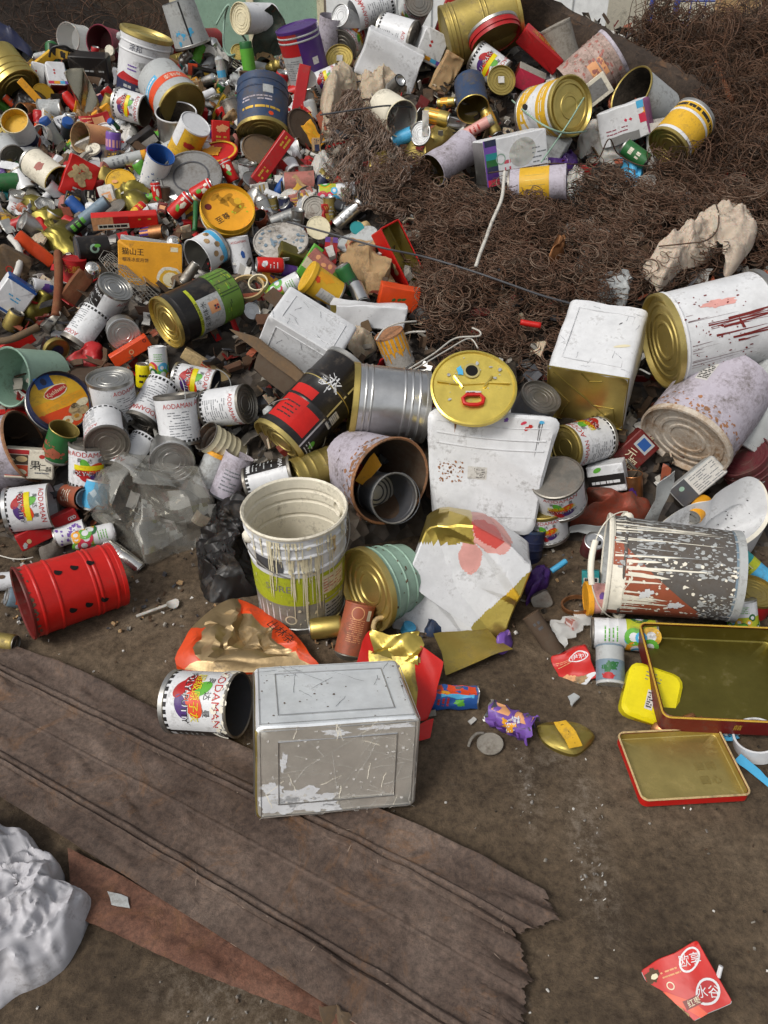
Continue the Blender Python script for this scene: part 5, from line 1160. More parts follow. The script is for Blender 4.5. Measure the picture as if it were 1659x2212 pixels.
def roundtin(crop, X, Y, ang, tilt, D, L, body, rim, top, deco, label, lk=.5, z=.03, name='biscuit_tin'):
    o = C(crop, X, Y, ang, tilt, D, L, body=body, top='none', bot='flat', botm='tin', lk=lk, z=z, name=name, cat='tin', label=label, n=48)
    m = o.children[0].dimensions; R_ = max(m.x, m.y) / 2; Lz = m.z / 2
    q = MB(); pr = [(R_ * 1.015, -.45 * Lz), (R_ * 1.02, -.4 * Lz), (R_ * 1.02, Lz * .95), (R_ * .99, Lz * 1.06), (R_ * .94, Lz * 1.08), (R_ * .92, Lz), (0, Lz)]
    q.lathe(pr, [rim] * 5 + [top], 48); rot = rad(ang)
    # print upright in the picture: the lid turned so that its up faces the sky
    M = o.matrix_world; up = Vector((0, 0, 1)); lu = M.to_3x3().inverted() @ up; a = math.atan2(lu.y, lu.x) - PI / 2
    ca, sa = math.cos(a), math.sin(a)
    deco(q, lambda u, v, h: (u * ca - v * sa, u * sa + v * ca, Lz + h), 2 * R_, 2 * R_)
    q.build('lid', o); return o
roundtin('L0', 385, 535, 55, 66, 388, 120, 'navy', 'navy', 'yellow', d_cook, 'round navy rimmed butter cookie tin with yellow orange lid print', z=.05)
C('L0', 735, 500, 98, 28, 285, 280, body='white', top='rings', topm='tin', deco=putty(), lk=.7, roll=150, z=.03, label='putty can with shiny silver lid standing right of the cookie tin', group=None, bands=((0, .04, 'tin'), (.95, 1, 'tin')))
C('L0', 688, 735, -86, 58, 275, 270, body='white', top='rings', topm='dtin', bot='none', deco=putty(True), lk=.8, roll=170, z=.06, label='putty can turned over with its dirty bottom facing out above the grey plastic bag', bands=((.94, 1, 'dtin'),))
C('L0', 990, 545, 238, 24, 225, 320, body='white', top='rings', topm='dtin', bot='none', deco=putty(), lk=.7, roll=130, label='tilted putty can with dark bottom and blue text panel, left of the dented one', bands=((.93, 1, 'dtin'),))
C('L0', 1155, 645, 96, 6, 265, 300, body='white', top='lid', topm='dtin', deco=multi(putty(), lambda mb, g, r, L: [mb.tube([Vector(g(.15 * r, (-.35 + .12 * i) * L, .001)), Vector(g(.5 * r, (-.38 + .11 * i) * L, .002)), Vector(g(.9 * r, (-.30 + .12 * i) * L, .001))], .003, 'dtin', 4) for i in range(4)]), lk=.8, dent=.06, roll=115, z=.05, label='dented putty can with creased white label and red lettering', bail=(80, 'lgrey', None))
C('L0', 1475, 560, 8, 32, 250, 290, body='white', top='rings', topm='dtin', bot='lid', botm='dtin', deco=putty(), lk=.8, roll=118, z=.05, label='putty can with rusty stained label lying highest of its cluster', bands=((.95, 1, 'dtin'),))
C('L0', 1270, 400, -12, 18, 200, 260, body='white', top='open', inner='dgrey', deco=putty(True), lk=.6, roll=0, bail=(100, 'lgrey', None), label='open putty can with bright petal logo behind the dented putty can', rimm='dtin')
C('L0', 1115, 880, -90, 66, 280, 200, body='tin', top='rings', topm='silver', bot='none', lk=.7, z=.02, name='food_can', cat='can', label='bright silver can bottom facing up behind the grey plastic bag')
C('L0', 1440, 815, 148, 32, 195, 280, body='cream', inner='dtin', top='open', ribs=(.25, .4, .55, .7, .85), lk=.7, n=32, name='food_can', cat='can', label='cream ribbed can open at its mouth below the stained putty can', rimm='dtin', bail=(-120, 'dgrey', None))
C('L0', 570, 935, 88, 18, 235, 270, body='white', top='lid', topm='dtin', deco=putty(True), lk=.7, roll=5, z=.02, label='upright putty can with big petal logo beside the nut cake carton')
C('L0', 860, 890, 232, 24, 205, 300, body='white', top='flat', topm='dtin', bot='none', deco=putty(True), lk=.6, roll=185, label='putty can lying on its side under the turned over can', bands=((.93, 1, 'dtin'),))
def d_nut(mb, mp, w, h, d):
    g = mp['front']; mb.rect(g, -.48 * w, 0, .33 * h, .48 * h, 'crimson', .0006); mb.rect(g, -.48 * w, -.02 * w, -.42 * h, -.04 * h, 'orange', .0006); mb.rect(g, -.48 * w, -.02 * w, -.02 * h, .31 * h, 'dwood', .0006)
    mb.ell(g, -.15 * w, .17 * h, .12 * w, .1 * h, 'sand', .001); mb.ell(g, -.38 * w, .12 * h, .07 * w, .1 * h, 'cream', .001, 0, 14, .3); mb.ell(g, -.3 * w, -.2 * h, .15 * w, .1 * h, 'peach', .001, -.3); mb.ell(g, -.14 * w, -.26 * h, .1 * w, .08 * h, 'cream', .0012, -.3)
    for i, c in enumerate('果仁酥'): mb.text(g, c, (.12 + .14 * i) * w, (-.02 - .06 * i) * h, (.34 - .07 * i) * h, 'ink', .001)
    mb.ell(g, .26 * w, .28 * h, .06 * w, .07 * h, 'redink', .0008); mb.rows(g, .12 * w, .42 * w, -.32 * h, -.24 * h, 1, 'print', .001, .5, 3)
B('L0', 195, 925, -4, 290, 190, 120, -6, 10, 'ivory', d_nut, lk=.8, z=.05, name='carton', cat='box', label='ivory nut cake carton with brush lettering and food picture', rd=.05)
C('L0', 390, 795, 72, 36, 180, 230, body='green', inner='dgold', top='open', rimm='dgold', lk=.8, z=.06, dent=.07, deco=lambda mb, g, r, L: mb.splat(g, -2 * r, 2 * r, -.4 * L, .1 * L, 50, 'terracotta', .0006, .012, 3), n=32, name='food_can', cat='can', label='dented green and gold can open at the top below the cookie tin')
C('L0', -20, 880, 20, 30, 470, 420, body='lilac', inner='dwood', top='open', lk=.5, dent=.05, rimm='peeling', name='bucket', cat='bucket', label='big broken lilac white pail behind the nut cake carton', bot='none')
B('L0', 845, 198, 31, 270, 82, 80, 0, 16, 'orange', lambda mb, mp, w, h, d: (mb.annulus(mp['front'], 0, 0, .12 * h, .2 * h, 'peach', .0006), mb.annulus(mp['front'], .4 * w, .25 * h, .08 * h, .15 * h, 'bloodred', .0006)), lk=.8, z=.04, name='carton', cat='box', label='plain orange narrow carton under the silver can bottom')
C('L0', 1028, 285, 92, 10, 116, 220, body='white', top='concave', topm='white', bot='flat', lk=.8, z=.04, deco=rings_print, n=28, name='drink_can', cat='can', label='upright white can with green printed rings near the orange carton', group='cans printed with coloured rings')
C('L0', 928, 360, 88, 14, 95, 150, body='lemon', top='drink', topm='tin', bot='concave', botm='dtin', necked=True, lk=.8, n=24, deco=rowsdeco('ink', n=2), name='drink_can', cat='can', label='small yellow can below the narrow orange carton')
disc('L0', 640, 345, 90, 18, 370, 'dwood', 'flat', .05, 'wooden_cover', 'lid', 'wide brown round lid half buried behind the silver lidded putty can', lk=.1)
B('L0', 1335, 298, -33, 330, 78, 40, 0, 20, 'sand', lambda mb, mp, w, h, d: (mb.rows(mp['front'], -.1 * w, .2 * w, -.3 * h, .3 * h, 3, 'redink', .0006, .6, 3)), lk=.8, name='carton', cat='box', label='sandy flat carton with red blots above the open putty can')
B('L0', 70, 640, 4, 230, 110, 80, 5, 20, 'red', None, lk=.6, name='biscuit_tin', cat='tin', label='glossy red tin corner beside the round cookie tin', rd=.15)
mound('L0', [(450, 320), (480, 260), (640, 170), (670, 280), (560, 320)], .05, 'crimson', .014, .06, 'crushed_tin', 'tin', 'crushed shiny red tin between the putty can pile and wide brown lid', rings=8)
C('L0', 1500, 1010, 68, 14, 190, 300, body='lilac', top='none', bot='flat', botm='dgrey', lk=.6, n=28, deco=rowsdeco('print', n=6), name='food_can', cat='can', label='lilac grey can standing between grey plastic bag and black printed can')
C('L0', 1375, 965, 65, 10, 170, 230, body='lgrey', top='cap', topm='amber', bot='none', lk=.5, n=28, name='food_can', cat='can', label='grey white can with amber lid behind the grey plastic bag')
C('L1', 95, 1030, 15, 12, 230, 300, body='white', top='lid', topm='dtin', bot='lid', botm='dtin', deco=putty(), lk=.7, roll=190, label='putty can showing its black panel below the dull gold pail')
mound('L0', [(1060, 940), (1200, 925), (1310, 960), (1380, 1080), (1370, 1150), (1250, 1080), (1120, 1000)], .03, 'cartongrey', .006, .05, 'rubber_hose', 'hose', 'grey band of rubber hose along the grey plastic bag', rings=6)
# ---------------------------------------------------------------- middle left
def d_gold(mb, g, w, h):
    R_ = w / 2
    for a, b, c, e in ((.05, .5, .3, .12), (.3, .3, .12, .3), (.42, .05, .3, .12), (-.1, .42, .1, .3), (-.35, .6, .22, .09)): mb.ell(g, a * R_, b * R_, c * R_, e * R_, 'amberdark', .0006, .6, 16, .1)
    mb.ell(g, .45 * R_, .35 * R_, .14 * R_, .14 * R_, 'yellow', .0008); mb.ell(g, -.68 * R_, .22 * R_, .13 * R_, .13 * R_, 'dred', .0006); mb.text(g, '至尊', -.25 * R_, -.30 * R_, .30 * R_, 'ink', .001, .45); mb.splat(g, .1 * R_, .8 * R_, -.5 * R_, .2 * R_, 10, 'lime', .0008, .05 * R_, 4)

roundtin('M0', 1475, 335, 82, 56, 340, 105, 'yellow', 'yellow', 'amber', d_gold, 'round golden yellow moon cake tin at the middle of the slope', z=.06)
def d_card(mb, g, w, h):
    mb.text(g, '猫山王', -.28 * w, .26 * h, .17 * h, 'ink', .0008); mb.text(g, '榴莲冰皮月饼', -.24 * w, .08 * h, .10 * h, 'brown', .0008); mb.rect(g, .32 * w, .44 * w, .32 * h, .42 * h, 'cream', .0006)
    mb.ell(g, .30 * w, -.28 * h, .20 * w, .26 * h, 'ivory', .0006, 0, 30, .05); mb.ell(g, .31 * w, -.30 * h, .165 * w, .21 * h, 'yellow', .0009, 0, 18, .08); mb.ell(g, .32 * w, -.32 * h, .13 * w, .165 * h, 'cream', .0012, 0, 24)
    mb.rect(g, -.46 * w, -.16 * w, -.40 * h, -.34 * h, 'cream', .0007); mb.rows(g, -.44 * w, -.2 * w, -.39 * h, -.35 * h, 1, 'amber', .001, .5, 3)
B('M0', 975, 675, -4, 390, 270, 50, 3, 2, 'amber', None, lid=(.5, 'amber', d_card), rd=.06, lk=.9, z=.05, name='biscuit_tin', cat='tin', label='flat amber yellow cake tin with a round white picture, standing upright')
B('M0', 985, 590, -8, 390, 150, 30, 0, 0, 'lgrey', None, lk=.5, z=.03, rd=.06, name='tin_cover', cat='lid', label='thin grey tin lid behind the flat amber cake tin')
def d_bam(mb, g, r, L):
    mb.rect(g, -1.6 * r, .6 * r, -.18 * L, .2 * L, 'lgrey', .0005, 20); mb.rect(g, -1.6 * r, 1.2 * r, .155 * L, .2 * L, 'lime', .0008, 20)
    mb.rect(g, -3 * r, 3 * r, -.49 * L, -.18 * L, 'bamboo', .0004, 40)
    rg = random.Random(3)
    for i in range(60): u, v = rg.uniform(-2.4, 2.4) * r, rg.uniform(-.48, -.2) * L; mb.rect(g, u, u + rg.uniform(.02, .07) * r * 4, v, v + .006 * L * rg.uniform(.5, 3), rg.choice(['dbamboo', 'dbamboo', 'lime', 'lgreen']), .0007)
    for i in range(14): u = rg.uniform(-2.4, 2.4) * r; mb.rect(g, u, u + .05 * r, -.48 * L, -.19 * L, 'dbamboo', .0008)
    for i, c in enumerate('环保清味水'): mb.text(g, c, (-.75 + .27 * i) * r, .09 * L, .26 * r, 'ink', .001)
    mb.text(g, 'LESS THINNER', .05 * r, .177 * L, .15 * r, 'ink', .0012); mb.rect(g, -.1 * r, .35 * r, -.13 * L, .02 * L, 'peach', .0009)
    for i in range(4): mb.rect(g, (.0 + .1 * (i % 2)) * r, (.08 + .1 * (i % 2)) * r, (-.08 - .035 * (i // 2)) * L, (-.05 - .035 * (i // 2)) * L, ['crimson', 'navy'][(i + i // 2) % 2], .0012)
C('M0', 1285, 955, 205, 26, 330, 500, body='black', top='rings', topm='gold', bot='none', deco=d_bam, lk=.7, z=.05, roll=-20, ribs=(.88,), bands=((.97, 1, 'gold'),), name='bucket', cat='bucket', label='thinner pail with gold end, black band and bamboo print', rimm='gold')
C('M0', 695, 915, 57, 42, 215, 290, body='white', top='rings', topm='tin', bot='none', deco=putty(), lk=.8, roll=200, z=.05, label='putty can with silver end pointing upslope below the flat amber tin', bands=((.95, 1, 'tin'),))
C('M0', 565, 1095, 232, 10, 210, 260, body='white', top='rings', topm='dtin', bot='none', deco=putty(True), lk=.7, roll=175, label='putty can with half hidden logo beside the loose silver can bottom', bands=((.90, 1, 'dtin'),))
C('M0', 795, 1115, -70, 76, 200, 130, body='tin', top='rings', topm='silver', bot='none', lk=.8, z=.04, name='food_can', cat='can', label='round silver can bottom just above the narrow orange carton', n=36)
B('M0', 810, 388, 3, 410, 84, 80, 0, 25, 'red', lambda mb, mp, w, h, d: (mb.rect(mp['front'], -.5 * w, -.18 * w, -.5 * h, .5 * h, 'peach', .0005), mb.rect(mp['front'], -.18 * w, .05 * w, .0 * h, .48 * h, 'crimson', .0007), mb.rect(mp['front'], -.42 * w, .05 * w, -.42 * h, -.05 * h, 'ivory', .0008), mb.rows(mp['front'], -.4 * w, .04 * w, -.38 * h, -.1 * h, 1, 'ink', .0011, .7, 3), mb.rows(mp['front'], .2 * w, .4 * w, .1 * h, .3 * h, 1, 'goldink', .0009, .6, 5)), lk=.8, z=.06, name='carton', cat='box', label='long red and peach carton beside the round golden tin', rd=.08)
mound('M0', [(135, 250), (250, 255), (350, 330), (390, 380), (480, 360), (500, 590), (420, 610), (320, 560), (230, 450)], .05, 'olive', .02, .10, 'crushed_tin', 'tin', 'large flattened olive gold tin on the left slope', rings=10, k=4)
mound('M0', [(780, 190), (860, 215), (970, 210), (980, 260), (930, 350), (690, 340), (720, 290)], .06, 'olive', .02, .09, 'crushed_tin', 'tin', 'folded dark gold tin behind the long red and peach carton', rings=10, k=4)
B('M0', 228, 578, -42, 260, 78, 40, 0, 10, 'orange', None, crum=.06, lk=.9, z=.04, name='tin_strip', cat='strip', label='bright orange red crumpled strip under the flattened olive gold tin')
B('M0', 478, 845, 50, 270, 105, 45, 0, 18, 'rustred', None, crum=.02, lk=.9, z=.04, name='metal_bar', cat='bar', label='rusty reddish brown flat bar slanting above the white putty cans', rd=.1)
C('M0', 600, 575, 185, 10, 160, 200, body='black', top='flat', topm='dgrey', bot='none', dent=.05, lk=.8, z=.02, deco=lambda mb, g, r, L: (mb.annulus(g, 0, .0, .2 * r, .36 * r, 'mint', .0006), mb.ell(g, .2 * r, -.1 * L, .14 * r, .1 * L, 'lgreen', .0007)), name='food_can', cat='can', label='black can with pale green emblem beside the flat amber tin')
C('M0', 598, 716, 60, 60, 92, 60, body='chrome', top='dome', topm='chrome', bot='none', lk=1, z=.06, n=24, name='bottle_stopper', cat='cap', label='shiny silver ball shaped cap beside the wire basket')
C('M0', 480, 715, 85, 15, 150, 150, body='crimson', top='flat', topm='crimson', bot='flat', lk=.6, deco=lambda mb, g, r, L: mb.text(g, '元朗', -.2 * r, .15 * L, .34 * L, 'goldink', .0007), name='food_can', cat='can', label='dark red tin with two gold characters near the silver ball cap')
B('M0', 85, 880, -36, 190, 230, 130, 10, 10, {'all': 'white', 'top': 'blue', 'right': 'ivory'}, lambda mb, mp, w, h, d: (mb.rect(mp['front'], -.5 * w, .5 * w, .40 * h, .47 * h, 'blue', .0006), mb.rect(mp['front'], -.5 * w, .5 * w, -.47 * h, -.40 * h, 'blue', .0006), mb.rows(mp['front'], -.2 * w, .2 * w, -.1 * h, .1 * h, 2, 'sky', .0006, .4, 2)), lk=.8, z=.05, name='square_tin', cat='tin', label='white square tin with blue edges at the left of the slope', rd=.1)
B('M0', 70, 690, -30, 210, 220, 60, 0, 20, 'wood', lambda mb, mp, w, h, d: mb.annulus(mp['front'], .0, -.05 * h, .08 * w, .11 * w, 'redink', .0006), lk=.8, z=.05, name='tin_cover', cat='lid', label='tarnished brown lid with red ring above the blue edged tin', rd=.15)
C('M0', 285, 830, 168, 25, 105, 170, body='white', top='drink', topm='tin', bot='concave', necked=True, lk=.8, n=28, deco=lambda mb, g, r, L: (mb.ell(g, 0, 0, .5 * r, .25 * L, 'violet', .0006, .4, 14, .3), mb.ell(g, .3 * r, -.2 * L, .4 * r, .12 * L, 'blue', .0008, .4, 12, .3)), name='drink_can', cat='can', label='white drink can with blue and violet swirl near the rusty bar')
mound('M0', [(180, 890), (250, 880), (350, 890), (330, 920), (180, 1020), (110, 1010)], .04, 'olive', .014, .07, 'crushed_tin', 'tin', 'small folded gold tin below the swirl printed can', rings=8)
C('M0', 85, 1040, 60, 25, 100, 130, body='dgold', top='drink', topm='dtin', bot='none', necked=True, lk=.8, n=24, name='drink_can', cat='can', label='small brownish gold can below the blue edged white tin')
C('M0', 570, 365, 36, 8, 80, 320, body='bluegrey', top='flat', topm='dgrey', bot='concave', botm='dgrey', lk=.8, z=.05, n=24, deco=lambda mb, g, r, L: (mb.rect(g, -2 * r, 2 * r, -.5 * L, -.15 * L, 'ink', .0005, 10), mb.rows(g, -.5 * r, .6 * r, -.42 * L, -.05 * L, 3, 'lgreen', .0009, .6, 4)), name='aerosol_can', cat='can', label='slim grey spray can with green lettering over the olive gold tin')
C('M0', 1000, 475, 8, 32, 98, 160, body='copper', top='concave', topm='tin', bot='none', lk=.8, n=24, deco=lambda mb, g, r, L: mb.rect(g, -2 * r, 2 * r, -.5 * L, -.1 * L, 'purple', .0005, 8), name='aerosol_can', cat='can', label='bronze and purple spray can with silver bottom above the amber tin')
C('M0', 1125, 545, 70, 60, 90, 60, body='chrome', top='dome', topm='chrome', bot='none', lk=.9, z=.03, n=24, name='bottle_stopper', cat='cap', label='silver dome cap above the corner of the amber tin')
def d_fruit(mb, g, r, L): mb.ell(g, .2 * r, .1 * L, .35 * r, .14 * L, 'ivory', .0006, 0, 14, .2); mb.ell(g, -.1 * r, -.12 * L, .3 * r, .12 * L, 'lgreen', .0007, .5, 12, .3); mb.ell(g, -.4 * r, .25 * L, .2 * r, .09 * L, 'ivory', .0007); mb.rect(g, -1.5 * r, 1.5 * r, .36 * L, .40 * L, 'white', .0006)
C('M0', 1310, 195, 28, 6, 92, 150, body='red', top='drink', topm='silver', bot='concave', necked=True, lk=.9, z=.06, n=24, deco=d_fruit, name='drink_can', cat='can', label='red fruit drink can lying across the grey basin rim')
C('M0', 1170, 295, 42, 6, 92, 170, body='red', top='drink', topm='silver', bot='concave', necked=True, lk=.9, z=.05, n=24, deco=d_fruit, name='drink_can', cat='can', label='red fruit drink can between grey basin and round golden tin')
C('M0', 1018, 225, 95, 6, 60, 150, body='red', top='drink', topm='silver', bot='concave', necked=True, lk=.9, z=.03, n=20, deco=d_fruit, name='drink_can', cat='can', label='upright slim red can at the lower left of the grey basin')
C('T0', 1482, 1110, 115, -8, 84, 140, body='red', top='drink', topm='silver', bot='concave', botm='tin', necked=True, lk=.9, z=.03, n=24, deco=d_fruit, name='drink_can', cat='can', label='red drink can standing upslope of the round golden tin')
wire([('M0', 1262, 460, .05), ('M0', 1266, 380, .08), ('M0', 1268, 275, .1)], .011, 'green', 'dark green plastic stick beside the round golden tin', 'plastic_stick', 'stick', n=4)
B('M0', 1195, 370, 5, 110, 130, 50, 10, 10, 'amber', None, lk=.7, crum=.04, name='carton', cat='box', label='amber carton piece beside the green plastic stick')
C('M0', 1340, 600, 210, 35, 240, 170, body='white', inner='tin', top='open', dent=.08, lk=.8, z=.02, deco=lambda mb, g, r, L: [mb.ell(g, u * r, v * L, .16 * r, .12 * L, 'tan', .0007) for u, v in ((-.3, .1), (.1, -.15), (.5, .15), (-.7, -.1), (.9, -.1))], name='food_can', cat='can', label='open white can with brown biscuit print below the golden tin', bands=((0, .3, 'sky'),))
C('M0', 1560, 610, 100, 5, 145, 210, body='white', top='none', bot='open', inner='dtin', lk=.7, dent=.03, n=28, deco=lambda mb, g, r, L: (mb.text(g, 'AODAMAN', 0, .38 * L, .10 * L, 'redink', .0007), mb.ell(g, .2 * r, 0, .2 * r, .1 * L, 'blue', .0007, .3, 10, .4)), name='paint_can', label='white can with open dark bottom below the round golden tin', cat='can')
C('M0', 1620, 990, 40, 62, 110, 80, body='tin', top='rings', topm='silver', bot='none', lk=.8, z=.02, n=28, name='food_can', cat='can', label='silver can end beside the bamboo printed pail')
ringo('M0', 1600, 830, 230, 30, 12, 'sand', 100, 40, 'wooden_ring', 'ring', 'cream wooden hoop right of the bamboo printed pail', z=.03)
C('M0', 1228, 735, 52, 4, 70, 150, body='dtin', top='drink', topm='tin', bot='concave', necked=True, dent=.15, lk=.9, z=.03, n=20, name='drink_can', cat='can', label='bare crushed drink can beside the amber cake tin corner')
B('M0', 365, 1070, 40, 150, 120, 60, 10, 10, 'dtin', None, crum=.08, lk=.8, name='crushed_tin', cat='tin', label='crushed bare metal tin left of the half hidden putty can')
disc('L0', 370, 200, -50, 50, 165, 'dgold', 'flat', .2, 'lid_disc', 'lid', 'brass can lid with a navy centre above the cookie tin', deco=lambda mb, g, r: mb.ell(g, 0, 0, .5 * r, .5 * r, 'navy', .004, 0, 24), lk=.5)
B('L0', 110, 150, 32, 220, 85, 60, 0, 15, 'red', None, lk=.7, name='carton', cat='box', label='red carton at the edge above the mint green cylinder')
wire([('M0', 0, 1175, .06), ('M0', 80, 1160, .07), ('M0', 160, 1125, .08), ('M0', 250, 1080, .08)], .014, 'wood', 'rough brown branch above the red carton', 'branch', 'branch')
wire([('M0', 360, 1010, .05), ('M0', 375, 880, .07), ('M0', 380, 740, .09), ('M0', 375, 600, .1)], .016, 'rustred', 'twisted rusty strip hanging over the left slope', 'metal_strip', 'strip')
wire([('M0', 65, 500, .08), ('M0', 120, 570, .09), ('M0', 130, 660, .08), ('M0', 105, 750, .07)], .013, 'paper', 'pale curled paper strip over the tarnished brown lid', 'paper_strip', 'strip')
def basket():
    mb = MB(); a, b, c, d = at('M0', 640, 640, .08), at('M0', 720, 600, .09), at('M0', 1050, 900, .02), at('M0', 870, 930, .03); a2 = at('M0', 640, 720, .06)
    for i in range(14):
        u = i / 13; p, q = a.lerp(d, u), b.lerp(c, u); mb.tube([p, (p + q) / 2 + Vector((0, 0, .02)), q], .0013, 'wiregrey', 4)
    for i in range(8):
        u = i / 7; mb.tube([a.lerp(b, u), (a.lerp(b, u) + d.lerp(c, u)) / 2 + Vector((0, 0, .02 * math.sin(PI * u))), d.lerp(c, u)], .0013, 'wiregrey', 4)
    single(mb, 'wire_basket', 'bent grey wire basket under the flat amber cake tin', 'basket')
basket()
# ---------------------------------------------------------------- middle, left of the coils
def d_yel(mb, g, r, L): mb.rect(g, -.9 * r, -.15 * r, -.36 * L, .1 * L, 'paper', .0006); mb.rows(g, -.85 * r, -.2 * r, -.3 * L, .05 * L, 4, 'lgrey', .0009, .3, 3); mb.ell(g, .2 * r, .28 * L, .25 * r, .06 * L, 'orange', .0007, .2, 14, .3); mb.ell(g, .6 * r, .1 * L, .4 * r, .2 * L, 'amber', .0005, .2, 14, .3)
C('M1', 430, 815, 148, 14, 200, 240, body='yellow', top='cap', topm='yellow', bot='flat', botm='dtin', deco=d_yel, lk=.8, z=.04, D2=180, name='food_can', cat='can', label='tapered yellow can with white label above the big white tin')
B('M1', 730, 1000, -3, 480, 140, 130, 0, 15, 'white', lambda mb, mp, w, h, d: mb.rect(mp['front'], -.5 * w, -.42 * w, -.4 * h, .5 * h, 'goldin', .0006), crum=.07, lam=.35, lk=.8, z=.03, name='crushed_tin', cat='tin', label='flattened white tin above the corner of the big white tin', ns=14)
B('M1', 925, 890, -10, 260, 150, 90, 10, 20, 'orange', lambda mb, mp, w, h, d: [mb.ell(mp['front'], u * w, v * h, .05 * w, .07 * h, 'green', .0007, .3, 10, .4) for u, v in ((.0, 0), (.1, .05), (-.15, -.05))], lk=.7, z=.02, name='carton', cat='box', label='orange box with green leaf print at the edge of the coils', crum=.01)
B('M1', 925, 625, -62, 400, 150, 150, 0, -30, {'all': 'red'}, lambda mb, mp, w, h, d: [mb.ell(mp['bottom'], u * w, .1 * d, .05 * w, .16 * d, 'sand', .0008) for u in (.1, .2)], open=True, inner='goldin', lip='red', rd=.06, lk=.7, z=.02, name='biscuit_tin', cat='tin', label='open red tin with gold inside at the edge of the coils')
mound('M1', [(530, 590), (600, 570), (780, 560), (800, 640), (850, 730), (900, 800), (850, 850), (720, 830), (690, 760), (560, 680)], .07, 'tan', .018, .08, 'paper_sack', 'sack', 'crumpled tan paper sack beside the open red tin', rings=10)
disc('M1', 160, 525, 96, 38, 352, 'dwhite', 'flat', .03, 'lid_disc', 'lid', 'big white paint smeared lid below the spray cans', deco=lambda mb, g, r: (mb.splat(g, -.8 * r, .8 * r, -.8 * r, .8 * r, 40, 'bluegrey', .003, .01, 3), mb.ell(g, -.3 * r, -.1 * r, .06 * r, .25 * r, 'bluegrey', .004, .3, 10, .3)), lk=.15, z=.04)
disc('M1', 405, 440, 80, 68, 152, 'cream', 'flat', .06, 'plastic_cover', 'lid', 'round cream plastic lid beside the white paint lid', lk=.8, z=.02)
C('M1', 90, 680, 178, 8, 96, 170, body='red', top='drink', topm='silver', bot='concave', botm='tin', necked=True, lk=.9, z=.04, n=24, deco=lambda mb, g, r, L: (mb.ell(g, .1 * r, .22 * L, .4 * r, .12 * L, 'white', .0006, 0, 12, .3), mb.rows(g, -.4 * r, .4 * r, -.3 * L, .1 * L, 3, 'white', .0007, .25, 3)), name='drink_can', cat='can', label='red cola can below the big paint smeared lid')
B('M1', 240, 640, -20, 210, 130, 110, 15, 30, 'olive', None, crum=.02, lk=.6, name='square_tin', cat='tin', label='dark olive tin beside the red cola can', rd=.1)
B('M1', 485, 585, 84, 160, 82, 30, 0, 0, 'crimson', lambda mb, mp, w, h, d: (mb.rect(mp['front'], -.1 * w, .5 * w, -.1 * h, .1 * h, 'rose', .0006), mb.rect(mp['front'], .3 * w, .5 * w, -.5 * h, .5 * h, 'violet', .0005)), lk=.9, z=.04, name='carton', cat='box', label='small red carton standing left of the tan paper sack')
B('M1', 345, 660, 55, 230, 70, 40, 0, 10, 'lgreen', lambda mb, mp, w, h, d: (mb.rect(mp['front'], -.2 * w, .1 * w, -.5 * h, .5 * h, 'cream', .0006), mb.rect(mp['front'], .1 * w, .22 * w, -.5 * h, .5 * h, 'amber', .0006)), lk=.8, z=.04, name='carton', cat='box', label='green and cream striped carton above the tapered yellow can')
B('M1', 465, 690, -42, 270, 75, 50, 0, 10, 'rose', lambda mb, mp, w, h, d: (mb.rect(mp['front'], .2 * w, .5 * w, -.5 * h, .5 * h, 'bamboo', .0006), [mb.ell(mp['front'], u * w, v * h, .06 * w, .2 * h, 'peach', .0007, .3, 10, .3) for u, v in ((-.3, .1), (-.1, -.1), (.05, .15))]), lk=.8, z=.05, name='carton', cat='box', label='long food picture carton beside the tapered yellow can')
C('M1', 600, 775, 118, 8, 108, 190, body='green', top='drink', topm='tin', bot='concave', necked=True, dent=.06, lk=.8, z=.02, n=24, deco=lambda mb, g, r, L: mb.rect(g, -2 * r, 2 * r, -.3 * L, .0, 'dgrey', .0006, 8), name='drink_can', cat='can', label='green drink can right of the tapered yellow can')
C('M1', 670, 870, -65, 45, 96, 160, body='silver', top='concave', topm='silver', bot='none', dent=.06, lk=.9, z=.03, n=24, name='drink_can', cat='can', label='bare silver can beside the green drink can')
C('M1', 180, 830, 27, 5, 115, 240, body='white', top='flat', topm='tin', bot='concave', lk=.7, z=.0, n=28, deco=rings_print, name='drink_can', cat='can', label='ring printed can lying left of the tapered yellow can', group='cans printed with coloured rings')
C('M1', 530, 215, 5, 4, 120, 230, body='white', top='concave', topm='tin', bot='concave', lk=.8, z=.02, n=28, deco=rings_print, name='drink_can', cat='can', label='ring printed can lying below the white carrier bag', group='cans printed with coloured rings')
C('M1', 285, 150, 4, 5, 140, 200, body='rose', top='none', bot='flat', lk=.7, n=28, dent=.05, name='food_can', cat='can', label='faded pink can half under the white carrier bag')
mound('M1', [(330, 130), (370, 40), (420, 0), (480, 10), (520, 90), (560, 130), (520, 160), (420, 180), (350, 195)], .07, 'bag', .02, .07, 'plastic_bag', 'bag', 'white plastic carrier bag on the faded pink can', rings=10)
mound('M1', [(150, 260), (230, 215), (330, 215), (420, 225), (430, 300), (470, 360), (400, 350), (250, 310)], .05, 'bag', .018, .06, 'plastic_bag', 'bag', 'flat white plastic wrapping above the cream plastic lid', rings=10)
